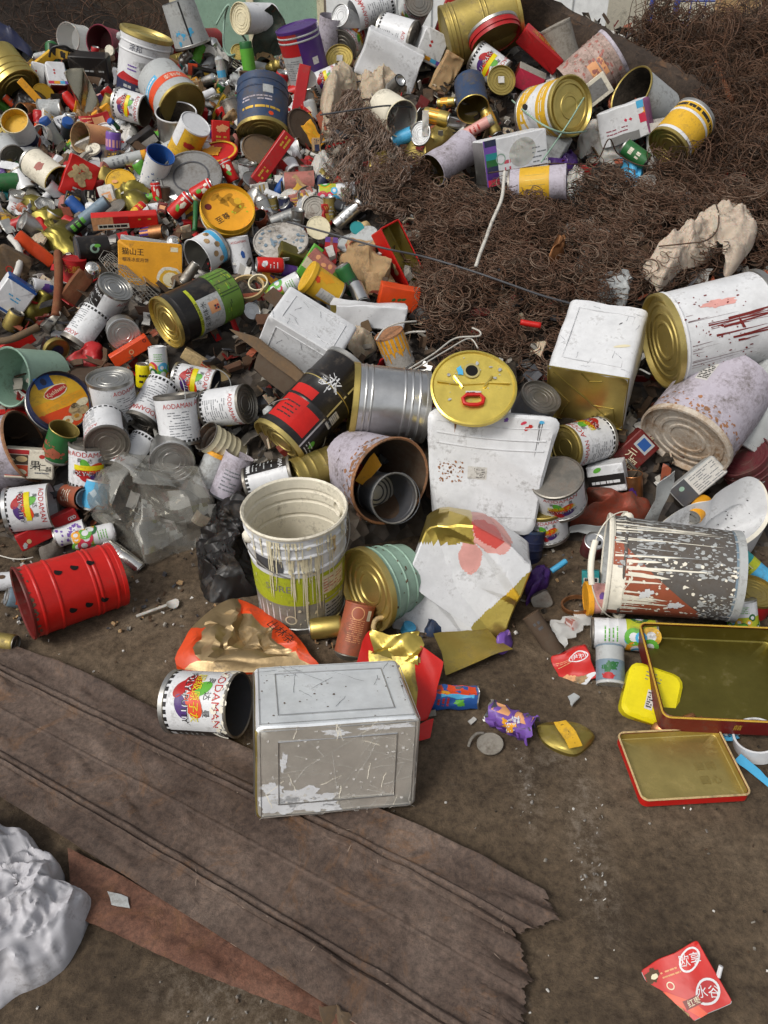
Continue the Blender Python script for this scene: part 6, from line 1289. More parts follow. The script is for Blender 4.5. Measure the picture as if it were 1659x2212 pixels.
for i, (x, y, a, t, D, L, k, lab) in enumerate(((60, 315, 115, 10, 82, 130, 'lgrey', 'light grey spray can standing above the paint smeared lid'), (115, 300, 100, 12, 70, 110, 'dgold', 'small brown gold can between grey and blue spray cans'), (188, 305, 95, 12, 76, 110, 'navy', 'navy blue spray can above the paint smeared lid'), (175, 375, 200, 6, 76, 170, 'tin', 'silver spray can with nozzle pointing at orange can'), (265, 385, 80, 20, 90, 120, 'silver', 'short silver can beside the cream plastic lid'), (600, 350, 40, 6, 84, 210, 'silver', 'long bare silver can above the cluttered plates'), (478, 312, 92, 10, 82, 130, 'dgold', 'amber gold can under the ring printed can'), (560, 305, 160, 12, 66, 120, 'dgrey', 'dark grey spray can right of the amber gold can'))):
    C('M1', x, y, a, t, D, L, body=k, top='dome' if i in (0, 3) else 'concave', topm='tin', bot='flat', lk=.8, z=.02, n=24, name='aerosol_can', cat='can', label=lab, deco=rowsdeco('lgrey', n=3))
C('M1', 42, 395, 120, 45, 96, 110, body='terracotta', inner='dwood', top='open', lk=.8, n=24, name='food_can', cat='can', label='open rust orange can beside the paint smeared lid')
for i, (x, y, a, t, D, k, lab) in enumerate(((640, 535, 95, 28, 230, 'lgrey', 'grey plate lying lowest of the cluttered plates'), (690, 495, 110, 34, 200, 'lgrey', 'chipped pale plate resting on the grey plate'), (655, 440, 80, 60, 90, 'teal', 'teal rimmed cup lid on the plates'))):
    disc('M1', x, y, a, t, D, k, 'flat', .04, 'plate', 'plate', lab, lk=.2, z=.03 + .02 * i)
mound('M1', [(610, 490), (660, 440), (720, 430), (760, 450), (700, 500)], .03, 'sand', .012, .04, 'paper_scrap', 'scrap', 'crumpled cream paper heaped on the plates', rings=7)
ringo('M1', 15, 800, 130, 30, 8, 'cream', 110, 50, 'plastic_ring', 'ring', 'cream plastic ring left of the ring printed cans', z=.04)
B('M1', 90, 770, -35, 120, 60, 30, 0, 10, 'amber', lambda mb, mp, w, h, d: mb.rect(mp['front'], -.1 * w, .2 * w, -.5 * h, .5 * h, 'purple', .0006), lk=.8, name='carton', cat='box', label='yellow and purple packet below the red cola can', crum=.05)
C('M1', 210, 720, 170, 20, 80, 100, body='purple', top='concave', topm='tin', lk=.8, n=24, name='drink_can', cat='can', label='short purple can beside the dark olive tin')
# ---------------------------------------------------------------- top of the heap, left
C('T0', 490, 255, 170, 52, 170, 150, body='clear', inner='clear', top='open', bot='flat', botm='clear', lk=.8, z=.06, n=28, rimm='bag', name='plastic_tub', cat='tub', label='clear plastic tub with orange scraps at the top of the heap')
C('T0', 690, 285, 165, 55, 190, 150, body='wine', inner='maroon', top='open', bot='flat', botm='wine', rimm='wine', lk=.8, z=.06, name='bucket', cat='bucket', label='wine red plastic bucket lying open towards the yard')
C('T0', 713, 328, 165, 60, 58, 20, body='ivory', top='cap', topm='ivory', bot='none', lk=1, z=.12, n=20, name='bottle_stopper', cat='cap', label='round ivory cap inside the wine red bucket')
def d_bigw(mb, g, r, L):
    mb.rect(g, -2 * r, 2 * r, -.5 * L, -.26 * L, 'navy', .0005, 30); mb.poly(g, [(-1.5 * r, -.26 * L), (-1.0 * r, -.12 * L), (0, -.20 * L), (1.2 * r, -.12 * L), (1.2 * r, -.27 * L), (0, -.27 * L)], 'crimson', .0008, 6)
    mb.rows(g, -.9 * r, -.1 * r, -.45 * L, -.30 * L, 2, 'lgrey', .0009, .6, 3); mb.ell(g, .3 * r, -.38 * L, .25 * r, .05 * L, 'lgrey', .0009, .5, 10, .5)
    mb.text(g, '涂邦', -.55 * r, .30 * L, .12 * L, 'navy', .0009); mb.poly(g, [(-.35 * r, .1 * L), (-.1 * r, .12 * L), (-.2 * r, -.02 * L), (-.28 * r, -.02 * L)], 'lgrey', .0008); mb.poly(g, [(.1 * r, .05 * L), (.3 * r, .1 * L), (.2 * r, -.08 * L)], 'lilac', .0008); mb.rows(g, -.8 * r, -.4 * r, -.08 * L, .04 * L, 2, 'violet', .0008, .4, 6)
C('T0', 925, 425, 74, 10, 315, 360, body='white', top='lid', topm='brass', deco=d_bigw, lk=.7, z=.06, roll=10, ribs=(.72, .86), D2=290, ear='lgrey', name='bucket', cat='bucket', label='tall white pail with navy and crimson base at the heap top', rimm='brass')
C('T0', 1105, 610, -52, 46, 325, 290, body='lgrey', top='flat', topm='dgold', bot='none', deco=lambda mb, g, r, L: (mb.rect(g, -2.5 * r, 2.5 * r, .02 * L, .22 * L, 'orange', .0005, 40), mb.text(g, '净味漆', -.6 * r, .12 * L, .14 * L, 'ivory', .0009), mb.rect(g, .0, 1.8 * r, -.12 * L, .0, 'sky', .0005, 12), mb.rows(g, .1 * r, 1.2 * r, -.1 * L, -.02 * L, 1, 'white', .0009, .5, 3)), lk=.75, z=.08, roll=0, D2=300, name='bucket', cat='bucket', label='silver white pail with orange band and dull gold bottom')
C('T0', 855, 695, -16, 28, 185, 190, body='white', inner='dwood', top='open', deco=putty(True), lk=.8, z=.06, roll=0, label='open putty can below the tall white pail', rimm='dtin')
C('T0', 35, 490, -58, 34, 320, 220, body='gold', top='rings', topm='gold', bot='none', ribs=(.5, .7, .85), lk=.7, z=.03, name='bucket', cat='bucket', label='shiny gold pail at the left edge of the heap top')
mound('T0', [(-60, 250), (0, 240), (100, 270), (200, 340), (230, 400), (150, 400), (60, 350), (-60, 340)], .10, 'navy', .02, .1, 'plastic_sheet', 'sheet', 'dark navy plastic sheet behind the shiny gold pail', rings=10)
B('T0', 240, 430, 33, 260, 55, 40, 0, 15, 'yellow', None, lk=.8, z=.07, name='plastic_bar', cat='bar', label='yellow bar crossing the shiny gold pail')
milk = lambda mb, mp, w, h, d: (mb.rect(mp['front'], -.5 * w, .5 * w, -.42 * h, -.30 * h, 'sky', .0006), mb.rect(mp['front'], -.5 * w, -.2 * w, -.42 * h, -.30 * h, 'pink', .0008), mb.rect(mp['front'], -.2 * w, .1 * w, -.42 * h, -.30 * h, 'amber', .0008), mb.rect(mp['front'], .35 * w, .5 * w, -.42 * h, -.30 * h, 'violet', .0008), [mb.ell(mp['front'], -.1 * w, v * h, .07 * w, .05 * h, 'redink', .0007, 0, 4) for v in (.02, .14)])
B('T0', 365, 500, -2, 118, 150, 100, 6, -24, {'all': 'white', 'bottom': 'dred'}, milk, lk=.9, z=.06, rd=.15, name='milk_tin', cat='tin', label='white square milk tin with rainbow stripe and red diamonds at the left')
B('T0', 260, 488, -14, 90, 140, 90, -20, 0, 'white', milk, lk=.8, z=.05, rd=.15, name='milk_tin', cat='tin', label='narrow white milk tin leaning on the yellow bar')
B('T0', 590, 452, -3, 240, 180, 140, -12, 15, 'black', lambda mb, mp, w, h, d: (mb.rows(mp['front'], -.1 * w, .4 * w, -.3 * h, .25 * h, 2, 'lgrey', .0007, .2, 3), mb.ell(mp['front'], -.25 * w, .05 * h, .06 * w, .08 * h, 'lgrey', .0007, 0, 8, .5)), lk=.7, z=.03, rd=.06, name='square_tin', cat='tin', label='glossy black square tin left of the tall white pail')
B('T0', 545, 620, 105, 300, 120, 90, 0, 10, 'foil', None, crum=.08, lk=.8, z=.06, name='foil_bag', cat='bag', label='long crumpled silver packet below the black square tin')
B('T0', 235, 635, -52, 260, 45, 25, 0, 0, 'amber', None, lk=.9, z=.06, name='plastic_bar', cat='bar', label='orange yellow flat bar below the white milk tins')
mound('T0', [(70, 700), (80, 640), (150, 600), (240, 610), (310, 680), (300, 740), (180, 750)], .06, 'blackbag', .02, .08, 'plastic_bag', 'bag', 'black plastic bag below the shiny gold pail', rings=9)
C('T0', 140, 855, 115, 50, 170, 220, body='white', inner='yellow', top='open', rimm='cream', lk=.8, z=.05, deco=lambda mb, g, r, L: (mb.rect(g, -r, r, -.3 * L, -.1 * L, 'navy', .0005, 10), mb.ell(g, .9 * r, -.4 * L, .4 * r, .1 * L, 'orange', .0006)), floor=.25, name='bucket', cat='bucket', label='white pail holding bright yellow paint at the left')
ringo('T0', 270, 890, 150, 40, 6, 'bag', 160, 40, 'plastic_strip', 'strip', 'white curved plastic strip beside the yellow paint pail', z=.06, arc=.6)
C('T0', 50, 975, -60, 55, 155, 150, body='lgrey', top='rings', topm='dtin', bot='none', lk=.8, z=.03, n=30, name='food_can', cat='can', label='grey can with round dull end below the yellow paint pail')
C('T0', 360, 890, 118, 20, 75, 190, body='lgrey', top='overcap', topm='blue', bot='flat', lk=.8, z=.02, n=24, name='aerosol_can', cat='can', label='grey spray can with a tall blue cap')
C('T0', 435, 840, 75, 45, 76, 90, body='dgrey', top='overcap', topm='blue', bot='none', lk=.8, z=.02, n=24, name='aerosol_can', cat='can', label='spray can with a short blue cap right of the tall cap')
C('T0', 735, 935, 82, 6, 95, 150, body='violet', top='drink', topm='tin', bot='concave', necked=True, lk=.8, z=.03, n=24, deco=lambda mb, g, r, L: (mb.rect(g, -2 * r, 2 * r, -.1 * L, .2 * L, 'rosepale', .0006, 8), mb.rows(g, -.5 * r, .5 * r, -.35 * L, -.15 * L, 2, 'crimson', .0007, .5, 3)), name='drink_can', cat='can', label='violet and pink drink can upright below the open putty can')
B('T0', 930, 920, 32, 190, 110, 60, 0, 25, 'black', lambda mb, mp, w, h, d: mb.rect(mp['front'], -.2 * w, .45 * w, -.3 * h, .15 * h, 'paper', .0006), lk=.8, z=.03, name='carton', cat='box', label='black box with white label left of the yellow snack can')
C('T0', 1220, 905, 58, 36, 192, 260, body='yellow', top='flat', topm='white', bot='flat', lk=.8, z=.06, deco=lambda mb, g, r, L: (mb.rect(g, -1.6 * r, -.5 * r, -.1 * L, .5 * L, 'white', .0005, 8), mb.ell(g, .2 * r, .1 * L, .35 * r, .09 * L, 'redink', .0007, 0, 14, .2), mb.ell(g, .45 * r, -.2 * L, .45 * r, .14 * L, 'amber', .0006, 0, 14, .3), mb.ell(g, -.2 * r, -.4 * L, .3 * r, .08 * L, 'redink', .0007)), name='food_can', cat='can', label='yellow snack can with white top below the gold bottomed pail')
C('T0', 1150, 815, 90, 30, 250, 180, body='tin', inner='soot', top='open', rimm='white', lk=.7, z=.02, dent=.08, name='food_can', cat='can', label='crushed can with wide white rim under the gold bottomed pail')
B('T0', 1285, 745, -10, 110, 90, 60, 10, 20, 'crimson', None, lk=.8, z=.04, name='carton', cat='box', label='small crimson carton right of the crushed white rimmed can')
B('T0', 1430, 865, -4, 112, 150, 60, 8, 0, 'red', lambda mb, mp, w, h, d: (mb.ell(mp['front'], .05 * w, .2 * h, .3 * w, .16 * h, 'peach', .0006, 0, 14, .3), mb.rows(mp['front'], -.3 * w, .3 * w, -.35 * h, -.05 * h, 2, 'goldink', .0007, .5, 3)), lk=.9, z=.06, name='carton', cat='box', label='red snack carton standing right of the yellow snack can')
disc('T0', 1410, 985, 100, 28, 260, 'red', 'flat', .08, 'tin_cover', 'lid', 'red and yellow round tin lid above the red drink can', deco=lambda mb, g, r: (mb.ell(g, -.3 * r, 0, .4 * r, .5 * r, 'amber', .004, 0, 16, .3), mb.annulus(g, 0, 0, .85 * r, .97 * r, 'yellow', .004)), lk=.3, z=.05)
disc('T0', 1238, 1145, 105, 48, 395, 'grey', 'flat', .12, 'metal_basin', 'basin', 'big dull grey metal basin turned upside down', lk=.25, z=.05, deco=lambda mb, g, r: mb.annulus(g, 0, 0, .55 * r, .6 * r, 'dgrey', .004, 30))
C('T0', 1010, 1105, 66, 38, 175, 260, body='white', inner='blue', top='open', rimm='blue', lk=.8, z=.04, deco=lambda mb, g, r, L: mb.splat(g, -1.5 * r, 1.5 * r, -.4 * L, .4 * L, 40, 'blue', .0006, .004, 3), dent=.04, D2=160, name='bucket', cat='bucket', label='white pail painted blue inside beside the grey basin')
disc('T0', 785, 1185, 95, 58, 190, 'yellow', 'flat', .05, 'plastic_cover', 'lid', 'round yellow lid with red print left of the grey basin', deco=lambda mb, g, r: (mb.ell(g, .3 * r, -.2 * r, .3 * r, .2 * r, 'redink', .004, 0, 14, .3), mb.ell(g, -.4 * r, .1 * r, .2 * r, .12 * r, 'peach', .004)), lk=.6, z=.02)
B('T0', 512, 1160, -28, 190, 250, 60, 10, 0, 'red', lambda mb, mp, w, h, d: ([mb.ell(mp['front'], u * w, v * h, .16 * w, .09 * h, 'sand', .0006 + .0001 * i, i, 12, .2) for i, (u, v) in enumerate(((-.2, .2), (.05, .1), (-.1, .0), (.2, .2), (-.25, .05), (.1, -.05), (0, .3)))], mb.rows(mp['front'], -.1 * w, .45 * w, -.4 * h, -.2 * h, 2, 'paper', .0008, .5, 3)), lk=.9, z=.05, crum=.02, name='carton', cat='box', label='red biscuit carton with heaped biscuit picture on the left')
C('T0', 290, 1110, -40, 40, 190, 230, body='ivory', inner='dgold', top='open', rimm='gold', lk=.8, z=.03, dent=.04, deco=lambda mb, g, r, L: mb.ell(g, 0, .1 * L, .4 * r, .1 * L, 'rose', .0006, 0, 12, .4), name='food_can', cat='can', label='cream can with gold rim open beside the red biscuit carton')
C('T0', 55, 1180, 5, 8, 110, 140, body='green', top='concave', topm='green', lk=.8, z=.02, n=24, name='drink_can', cat='can', label='dark green can at the left edge below the yellow paint pail')
sheet('T0', [(0, 1040, .07), (120, 1060, .07), (175, 1105, .06), (0, 1090, .06)], 'white', .008, .06, 10, 6, .002, name='paper_scrap', cat='scrap', label='torn white card above the dark green can')
mound('T0', [(670, 1110), (720, 1080), (800, 1080), (830, 1110), (760, 1130), (690, 1130)], .03, 'foil', .01, .03, 'foil_wrapper', 'wrapper', 'wrinkled silver foil above the round yellow lid', rings=7)
C('T0', 610, 905, 170, 40, 180, 220, body='peach', inner='tan', top='open', rimm='tan', dent=.08, lk=.7, z=.0, name='food_can', cat='can', label='peach tan cardboard tub left of the violet drink can')
C('T0', 800, 1040, 12, 5, 76, 240, body='lgrey', top='overcap', topm='amber', bot='flat', lk=.9, z=.03, n=24, deco=rowsdeco('print', n=4), name='aerosol_can', cat='can', label='pale spray can with amber cap lying below the black box')
C('T0', 625, 1010, 110, 40, 90, 120, body='navy', top='cap', topm='ivory', lk=.8, n=24, name='bottle', cat='bottle', label='small bottle with ivory cap right of the red biscuit carton')
mound('T0', [(560, 800), (600, 730), (660, 725), (695, 790), (680, 830), (600, 830)], .05, 'copper', .014, .05, 'crushed_can', 'can', 'crushed bronze can below the long silver packet', rings=8)
C('T0', 705, 690, 60, 15, 95, 120, body='dgold', top='rings', topm='brass', lk=.8, z=.02, n=24, name='food_can', cat='can', label='little brass can touching the open putty can')
B('T0', 660, 640, 20, 80, 60, 40, 0, 10, 'rosepale', lambda mb, mp, w, h, d: mb.rect(mp['front'], -.1 * w, .3 * w, -.5 * h, .5 * h, 'violet', .0006), lk=.8, name='carton', cat='box', label='small pink carton above the little brass can')
C('T0', 1200, 150, 105, 5, 200, 250, body='lgrey', top='none', bot='flat', D2=240, dent=.12, lk=.7, z=.08, deco=lambda mb, g, r, L: (mb.rect(g, -.05 * r, .05 * r, -.5 * L, .5 * L, 'ink', .0006), mb.splat(g, -.8 * r, .2 * r, -.4 * L, -.1 * L, 20, 'sky', .0006, .012, 3)), name='bucket', cat='bucket', label='squashed pale pail with dark seam at the heap top')
C('T0', 1350, 260, 182, 55, 132, 160, body='crimson', top='flat', topm='red', bot='none', lk=.8, z=.06, n=28, name='food_can', cat='can', label='round red tin facing out at the heap top', deco=None)
B('T0', 1170, 285, 14, 260, 75, 60, 0, 15, 'dred', lambda mb, mp, w, h, d: mb.rect(mp['front'], -.5 * w, .5 * w, .25 * h, .45 * h, 'goldink', .0006), lk=.8, z=.05, name='carton', cat='box', label='dark red and gold long box left of the round red tin')
C('T0', 1415, 350, 120, 20, 80, 150, body='silver', top='dome', topm='silver', lk=.8, z=.04, n=24, name='bottle', cat='bottle', label='silver necked bottle below the round red tin')
C('T1', 0, 120, 180, 45, 175, 280, body='white', top='rings', topm='cream', bot='none', lk=.8, z=.08, name='paint_can', label='white can with ribbed cream end at the crest of the heap')
C('T0', 1615, 440, 95, 5, 85, 220, body='lgreen', top='overcap', topm='green', lk=.8, z=.03, n=24, name='bottle', cat='bottle', label='bright green bottle below the dark green bag')
mound('T1', [(-20, 250), (10, 170), (90, 150), (150, 180), (195, 230), (170, 300), (80, 330), (0, 350)], .12, 'dgreen', .03, .1, 'plastic_bag', 'bag', 'dark green bag full of rubbish left of the violet pail', rings=10)
C('T1', 45, 715, -93, 34, 330, 330, body='denim', top='rings', topm='dgold', bot='none', lk=.75, z=.08, roll=5, deco=lambda mb, g, r, L: (mb.rect(g, -.5 * r, -.1 * r, -.2 * L, -.05 * L, 'lgrey', .0006), mb.rows(g, -.45 * r, .8 * r, 0, .12 * L, 2, 'lilac', .0007, .5, 3), mb.rows(g, -.8 * r, .8 * r, .2 * L, .28 * L, 1, 'goldink', .0007, .6, 4), mb.ell(g, -.4 * r, .36 * L, .1 * r, .04 * L, 'orange', .0007)), ribs=(.15, .3), dent=.02, name='bucket', cat='bucket', label='dark blue pail with ribbed gold bottom facing down')
C('T0', 1440, 500, 96, 4, 55, 200, body='bag', top='dome', topm='lgrey', lk=.8, z=.04, n=20, deco=lambda mb, g, r, L: mb.rect(g, -2 * r, 2 * r, 0, .2 * L, 'sky', .0006, 8), name='bottle', cat='bottle', label='slim white bottle with sky blue band left of the green bottle')
B('T0', 1250, 475, 85, 110, 60, 25, 0, 0, 'orange', None, lk=.9, z=.03, name='carton', cat='box', label='orange red card below the dark red and gold box')
C('T0', 1340, 525, 20, 30, 60, 110, body='tin', top='dome', topm='silver', lk=.8, z=.03, n=20, name='aerosol_can', cat='can', label='spray can with silver nozzle below the orange red card')
C('T0', 1555, 580, 60, 60, 56, 25, body='white', top='cap', topm='white', bot='none', lk=.9, z=.05, n=20, name='bottle_stopper', cat='cap', label='round white cap at the rim of the dark blue pail')
B('T0', 1370, 690, 15, 150, 120, 70, 0, 10, 'tin', None, crum=.07, lk=.8, z=.02, name='crushed_tin', cat='tin', label='crushed silver tin right of the gold bottomed pail')
B('T0', 1445, 725, 55, 180, 110, 60, 0, 10, 'olive', lambda mb, mp, w, h, d: mb.rect(mp['front'], -.5 * w, .5 * w, .3 * h, .5 * h, 'yellow', .0006), crum=.05, lk=.8, name='crushed_tin', cat='tin', label='dented gold tin with yellow edge left of the dark blue pail')
# ---------------------------------------------------------------- top of the heap, middle
def d_purp(mb, g, r, L):
    mb.rect(g, -1.7 * r, .0, .1 * L, .5 * L, 'crimson', .0005, 16); mb.rect(g, 0, 1.7 * r, -.3 * L, .5 * L, 'purple', .0005, 16); mb.rows(g, -1.0 * r, -.15 * r, -.3 * L, .05 * L, 9, 'print', .0007, .35, 3); mb.rect(g, .5 * r, .8 * r, -.1 * L, .02 * L, 'paper', .0008)
C('T1', 312, 365, 104, 12, 270, 340, body='lgrey', top='flat', topm='purple', bot='flat', deco=d_purp, lk=.7, z=.08, roll=-8, ribs=(.82, .9), name='bucket', cat='bucket', label='pail divided into crimson, purple and grey panels')
C('T1', 690, 165, 190, 62, 200, 200, body='white', top='rings', topm='tin', bot='none', deco=putty(), lk=.7, z=.08, label='silver can end facing out, topmost of the stacked putty cans', bands=((.93, 1, 'tin'),))
C('T1', 600, 270, 215, 55, 200, 190, body='white', top='rings', topm='dtin', bot='none', deco=putty(), lk=.7, z=.05, label='silver can end facing out, lowest of the stacked putty cans', bands=((.93, 1, 'tin'),))
C('T1', 590, 130, 150, 50, 130, 160, body='white', top='rings', topm='silver', bot='none', lk=.6, z=.05, label='small bright can end behind the stacked putty cans')
C('T1', 1030, 60, 60, 60, 180, 200, body='white', top='rings', topm='dtin', bot='none', deco=putty(), lk=.7, z=.1, label='putty can with dusty dark end at the crest of the heap')
C('T1', 920, 225, -14, 22, 210, 230, body='white', top='rings', topm='dtin', bot='rings', deco=putty(), lk=.7, z=.08, roll=140, label='putty can with black band lying on its side at the heap top', bands=((.95, 1, 'tin'),))
C('T1', 750, 55, 200, 20, 180, 260, body='white', top='none', bot='none', deco=putty(), lk=.6, z=.1, roll=100, label='putty can behind the topmost silver end at the crest')
disc('T1', 540, 372, 100, 55, 172, 'dgold', 'rings', .06, 'lid_disc', 'lid', 'dull gold lid with white sticker right of the purple pail', deco=lambda mb, g, r: mb.rect(g, -.2 * r, .25 * r, -.3 * r, .15 * r, 'paper', .004), lk=.6, z=.05)
C('T1', 475, 230, 80, 15, 150, 220, body='lilac', top='none', bot='flat', lk=.6, z=.03, name='bucket', cat='bucket', label='plain pale tub behind the dull gold lid')
B('T1', 870, 395, -24, 380, 260, 200, 0, 10, 'white', None, crum=.05, lk=.6, z=.03, name='square_tin', cat='tin', label='crumpled plain white tin below the putty can with black band')
mound('T1', [(630, 410), (760, 400), (800, 470), (880, 410), (960, 450), (1040, 530), (960, 570), (850, 600), (820, 660), (720, 670), (660, 600), (640, 500)], .08, 'beigebag', .03, .13, 'plastic_sheet', 'sheet', 'torn beige plastic sheeting over the crumpled white tin', rings=20, n=8, k=4, sharp=60)
mound('T1', [(420, 830), (415, 680), (440, 570), (520, 510), (620, 510), (660, 560), (650, 650), (560, 720), (500, 830), (450, 850)], .14, 'beigebag', .02, .16, 'plastic_bag', 'bag', 'puffed beige plastic bag above the wire netting', rings=18, n=8, k=4, sharp=70)
C('T1', 905, 550, 40, 45, 82, 110, body='tin', top='concave', topm='silver', lk=.8, z=.12, n=24, name='drink_can', cat='can', label='silver can bottom resting on the beige sheeting')
C('T1', 885, 730, -30, 58, 215, 260, body='ivory', inner='bag', top='open', rimm='cream', bot='none', lk=.8, z=.06, name='bucket', cat='bucket', label='ivory pail with thick cream rim opening to the yard')
C('T1', 1395, 625, -78, 55, 200, 260, body='denim', inner='dgold', top='open', rimm='gold', bot='none', lk=.8, z=.06, dent=.04, name='paint_can', cat='can', label='dark blue can with gold mouth opening to the yard', deco=lambda mb, g, r, L: mb.splat(g, -2 * r, 2 * r, -.4 * L, .3 * L, 60, 'dgrey', .0006, .01, 3))
disc('T1', 1590, 520, 60, 62, 182, 'dgold', 'rings', .06, 'lid_disc', 'lid', 'dull gold lid with square sticker beside the blue can', deco=lambda mb, g, r: mb.rect(g, -.25 * r, .2 * r, -.2 * r, .25 * r, 'paper', .004), lk=.8, z=.06)
C('T1', 1515, 425, -32, 12, 185, 220, body='white', top='flat', topm='dtin', bot='lid', deco=putty(True), lk=.75, z=.06, label='putty can with petal logo above the square stickered lid')
B('T1', 1230, 475, 62, 240, 120, 70, 0, 12, 'tan', None, crum=.04, lk=.8, z=.04, name='carton', cat='box', label='bent brown cardboard tube beside the logo can')
B('T1', 1130, 300, -24, 170, 190, 120, 14, 0, 'white', milk, lk=.8, z=.06, rd=.12, name='milk_tin', cat='tin', label='tilted white milk tin below the crest of the heap')
B('T1', 1235, 112, 68, 250, 88, 50, 0, 10, 'crimson', lambda mb, mp, w, h, d: (mb.rect(mp['front'], .0 * w, .15 * w, -.25 * h, .25 * h, 'rosepale', .0006), mb.rect(mp['front'], -.42 * w, -.3 * w, -.3 * h, .3 * h, 'rosepale', .0006), mb.ell(mp['front'], -.15 * w, 0, .05 * w, .2 * h, 'goldink', .0006)), lk=.8, z=.08, name='carton', cat='box', label='upright crimson gift box at the crest of the heap')
C('T1', 1455, 165, 18, -10, 370, 460, body='dgold', top='rings', topm='gold', bot='flat', botm='dgold', ribs=(.08, .13, .5, .56), lk=.6, z=.08, dent=.02, name='drum', cat='drum', label='large ribbed gold drum at the crest of the heap')
roundtin('T1', 1545, 225, -65, 25, 330, 75, 'crimson', 'crimson', 'dgold', lambda mb, g, w, h: None, 'round crimson tin standing on edge against the gold drum', lk=.5, z=.14)
B('T1', 285, 620, 76, 350, 75, 90, 15, 0, 'crimson', None, lk=.8, z=.06, name='biscuit_tin', cat='tin', label='long crimson tin body leaning on the dark blue pail', crum=.02)
disc('T1', 328, 508, 70, 55, 130, 'bag', 'flat', .05, 'plastic_cover', 'lid', 'oval white lid above the leaning crimson tin', lk=.9, z=.1)
C('T1', 462, 520, 20, 8, 140, 180, body='white', deco=putty(True), lk=.6, z=.04, top='flat', topm='dtin', label='small putty can between purple pail and beige bag')
disc('T1', 310, 830, 35, 40, 250, 'dwood', 'flat', .07, 'frying_pan', 'pan', 'dark rusty pan below the leaning crimson tin', lk=.3, z=.05)
B('T1', 108, 1025, 50, 360, 85, 60, 0, 10, 'crimson', lambda mb, mp, w, h, d: (mb.rows(mp['front'], .25 * w, .45 * w, -.3 * h, .3 * h, 2, 'goldink', .0007, .5, 3), mb.rows(mp['front'], -.4 * w, -.2 * w, -.3 * h, .3 * h, 2, 'goldink', .0007, .5, 5)), lk=.9, z=.08, name='carton', cat='box', label='long crimson box with gold writing below the rusty pan')
disc('T1', 45, 975, 70, 40, 270, 'wood', 'flat', .06, 'tin_cover', 'lid', 'tan round tin lid behind the long crimson box', lk=.3, z=.04)
disc('T1', 1065, 865, 160, 62, 140, 'silver', 'rings', .06, 'lid_disc', 'lid', 'bright silver lid left of the gold cans', lk=.7, z=.05)
B('T1', 1098, 800, 90, 150, 42, 14, 0, 0, 'bag', None, lk=.9, z=.12, name='plastic_strip', cat='strip', label='upright white strip in front of the silver lid')
for i, (x, y, a, D, L, lab) in enumerate(((1170, 760, -12, 95, 170, 'orange gold drink can right of the bright silver lid'), (1235, 665, 5, 60, 120, 'small gold can under the bent cardboard tube'), (1520, 790, -60, 80, 170, 'gold drink can below the blue can'))):
    C('T1', x, y, a, 14, D, L, body='gold', top='drink', topm='silver', bot='concave', necked=True, lk=.8, z=.03, n=24, name='drink_can', cat='can', label=lab, deco=lambda mb, g, r, L: mb.rect(g, -2 * r, 2 * r, -.3 * L, .1 * L, 'amber', .0005, 8))
B('T1', 1270, 790, -12, 190, 60, 40, 0, 20, 'silver', None, crum=.06, lk=.8, z=.02, name='crushed_can', cat='can', label='flattened silver can right of the orange gold can')
C('T1', 1255, 1030, 212, 38, 215, 330, body='lilac', inner='dgold', top='open', rimm='lilac', bot='none', lk=.75, z=.03, dent=.12, name='bucket', cat='bucket', label='squashed lilac pail with dark mouth beside the rainbow tin', D2=230)
mound('T1', [(960, 970), (1040, 880), (1150, 850), (1300, 860), (1200, 940), (1060, 1040)], .04, 'dgold', .015, .07, 'tin_sheet', 'sheet', 'crumpled gold metal sheet above the squashed lilac pail', rings=8)
mound('T1', [(725, 1100), (760, 1060), (850, 1030), (880, 1010), (840, 1080), (760, 1125)], .05, 'foilgold', .012, .035, 'foil_wrapper', 'wrapper', 'bright yellow gold foil on the wire netting', rings=7)
C('T1', 950, 890, 20, 10, 90, 130, body='sky', top='concave', topm='tin', dent=.12, lk=.8, z=.02, n=24, name='drink_can', cat='can', label='crushed sky blue can below the ivory pail')
C('T1', 1430, 830, 28, 5, 70, 170, body='rosepale', top='overcap', topm='bag', lk=.8, z=.03, n=24, name='aerosol_can', cat='can', label='pale pink can beside the gold drink can', deco=rowsdeco('redink', n=3))
# ---------------------------------------------------------------- top of the heap, right
def d_yb(mb, g, r, L):
    mb.rect(g, -3 * r, 3 * r, .1 * L, .38 * L, 'yellow', .0005, 40); mb.poly(g, [(-3 * r, -.4 * L), (-1 * r, -.1 * L), (0, -.3 * L), (1.5 * r, .0), (1.5 * r, -.45 * L), (0, -.45 * L), (-3 * r, -.45 * L)], 'yellow', .0006, 6); mb.rows(g, -1 * r, 1 * r, .18 * L, .3 * L, 2, 'ivory', .0009, .4, 3); mb.ell(g, -.4 * r, -.2 * L, .12 * r, .08 * L, 'ink', .0009, 0, 10, .4)
def yblid(o):
    q = MB(); b = o.children[0].dimensions; r = max(b.x, b.y) / 2 * .80; Lz = b.z / 2
    g = lambda u, v, h: (u, v, Lz * 1.0 + h - .004)
    hp = lambda a0, a1: [(r * math.cos(t), r * math.sin(t)) for t in [a0 + (a1 - a0) * i / 18 for i in range(19)]]
    q.poly(g, hp(-.6, -.6 + PI), 'black', .006); q.poly(g, hp(-.6 + PI, -.6 + 2 * PI), 'chrome', .006); q.ell(g, -.0 * r, -.45 * r, .22 * r, .22 * r, 'tin', .009); q.ell(g, 0, -.45 * r, .15 * r, .15 * r, 'white', .012)
    q.build('lid_panel', o)
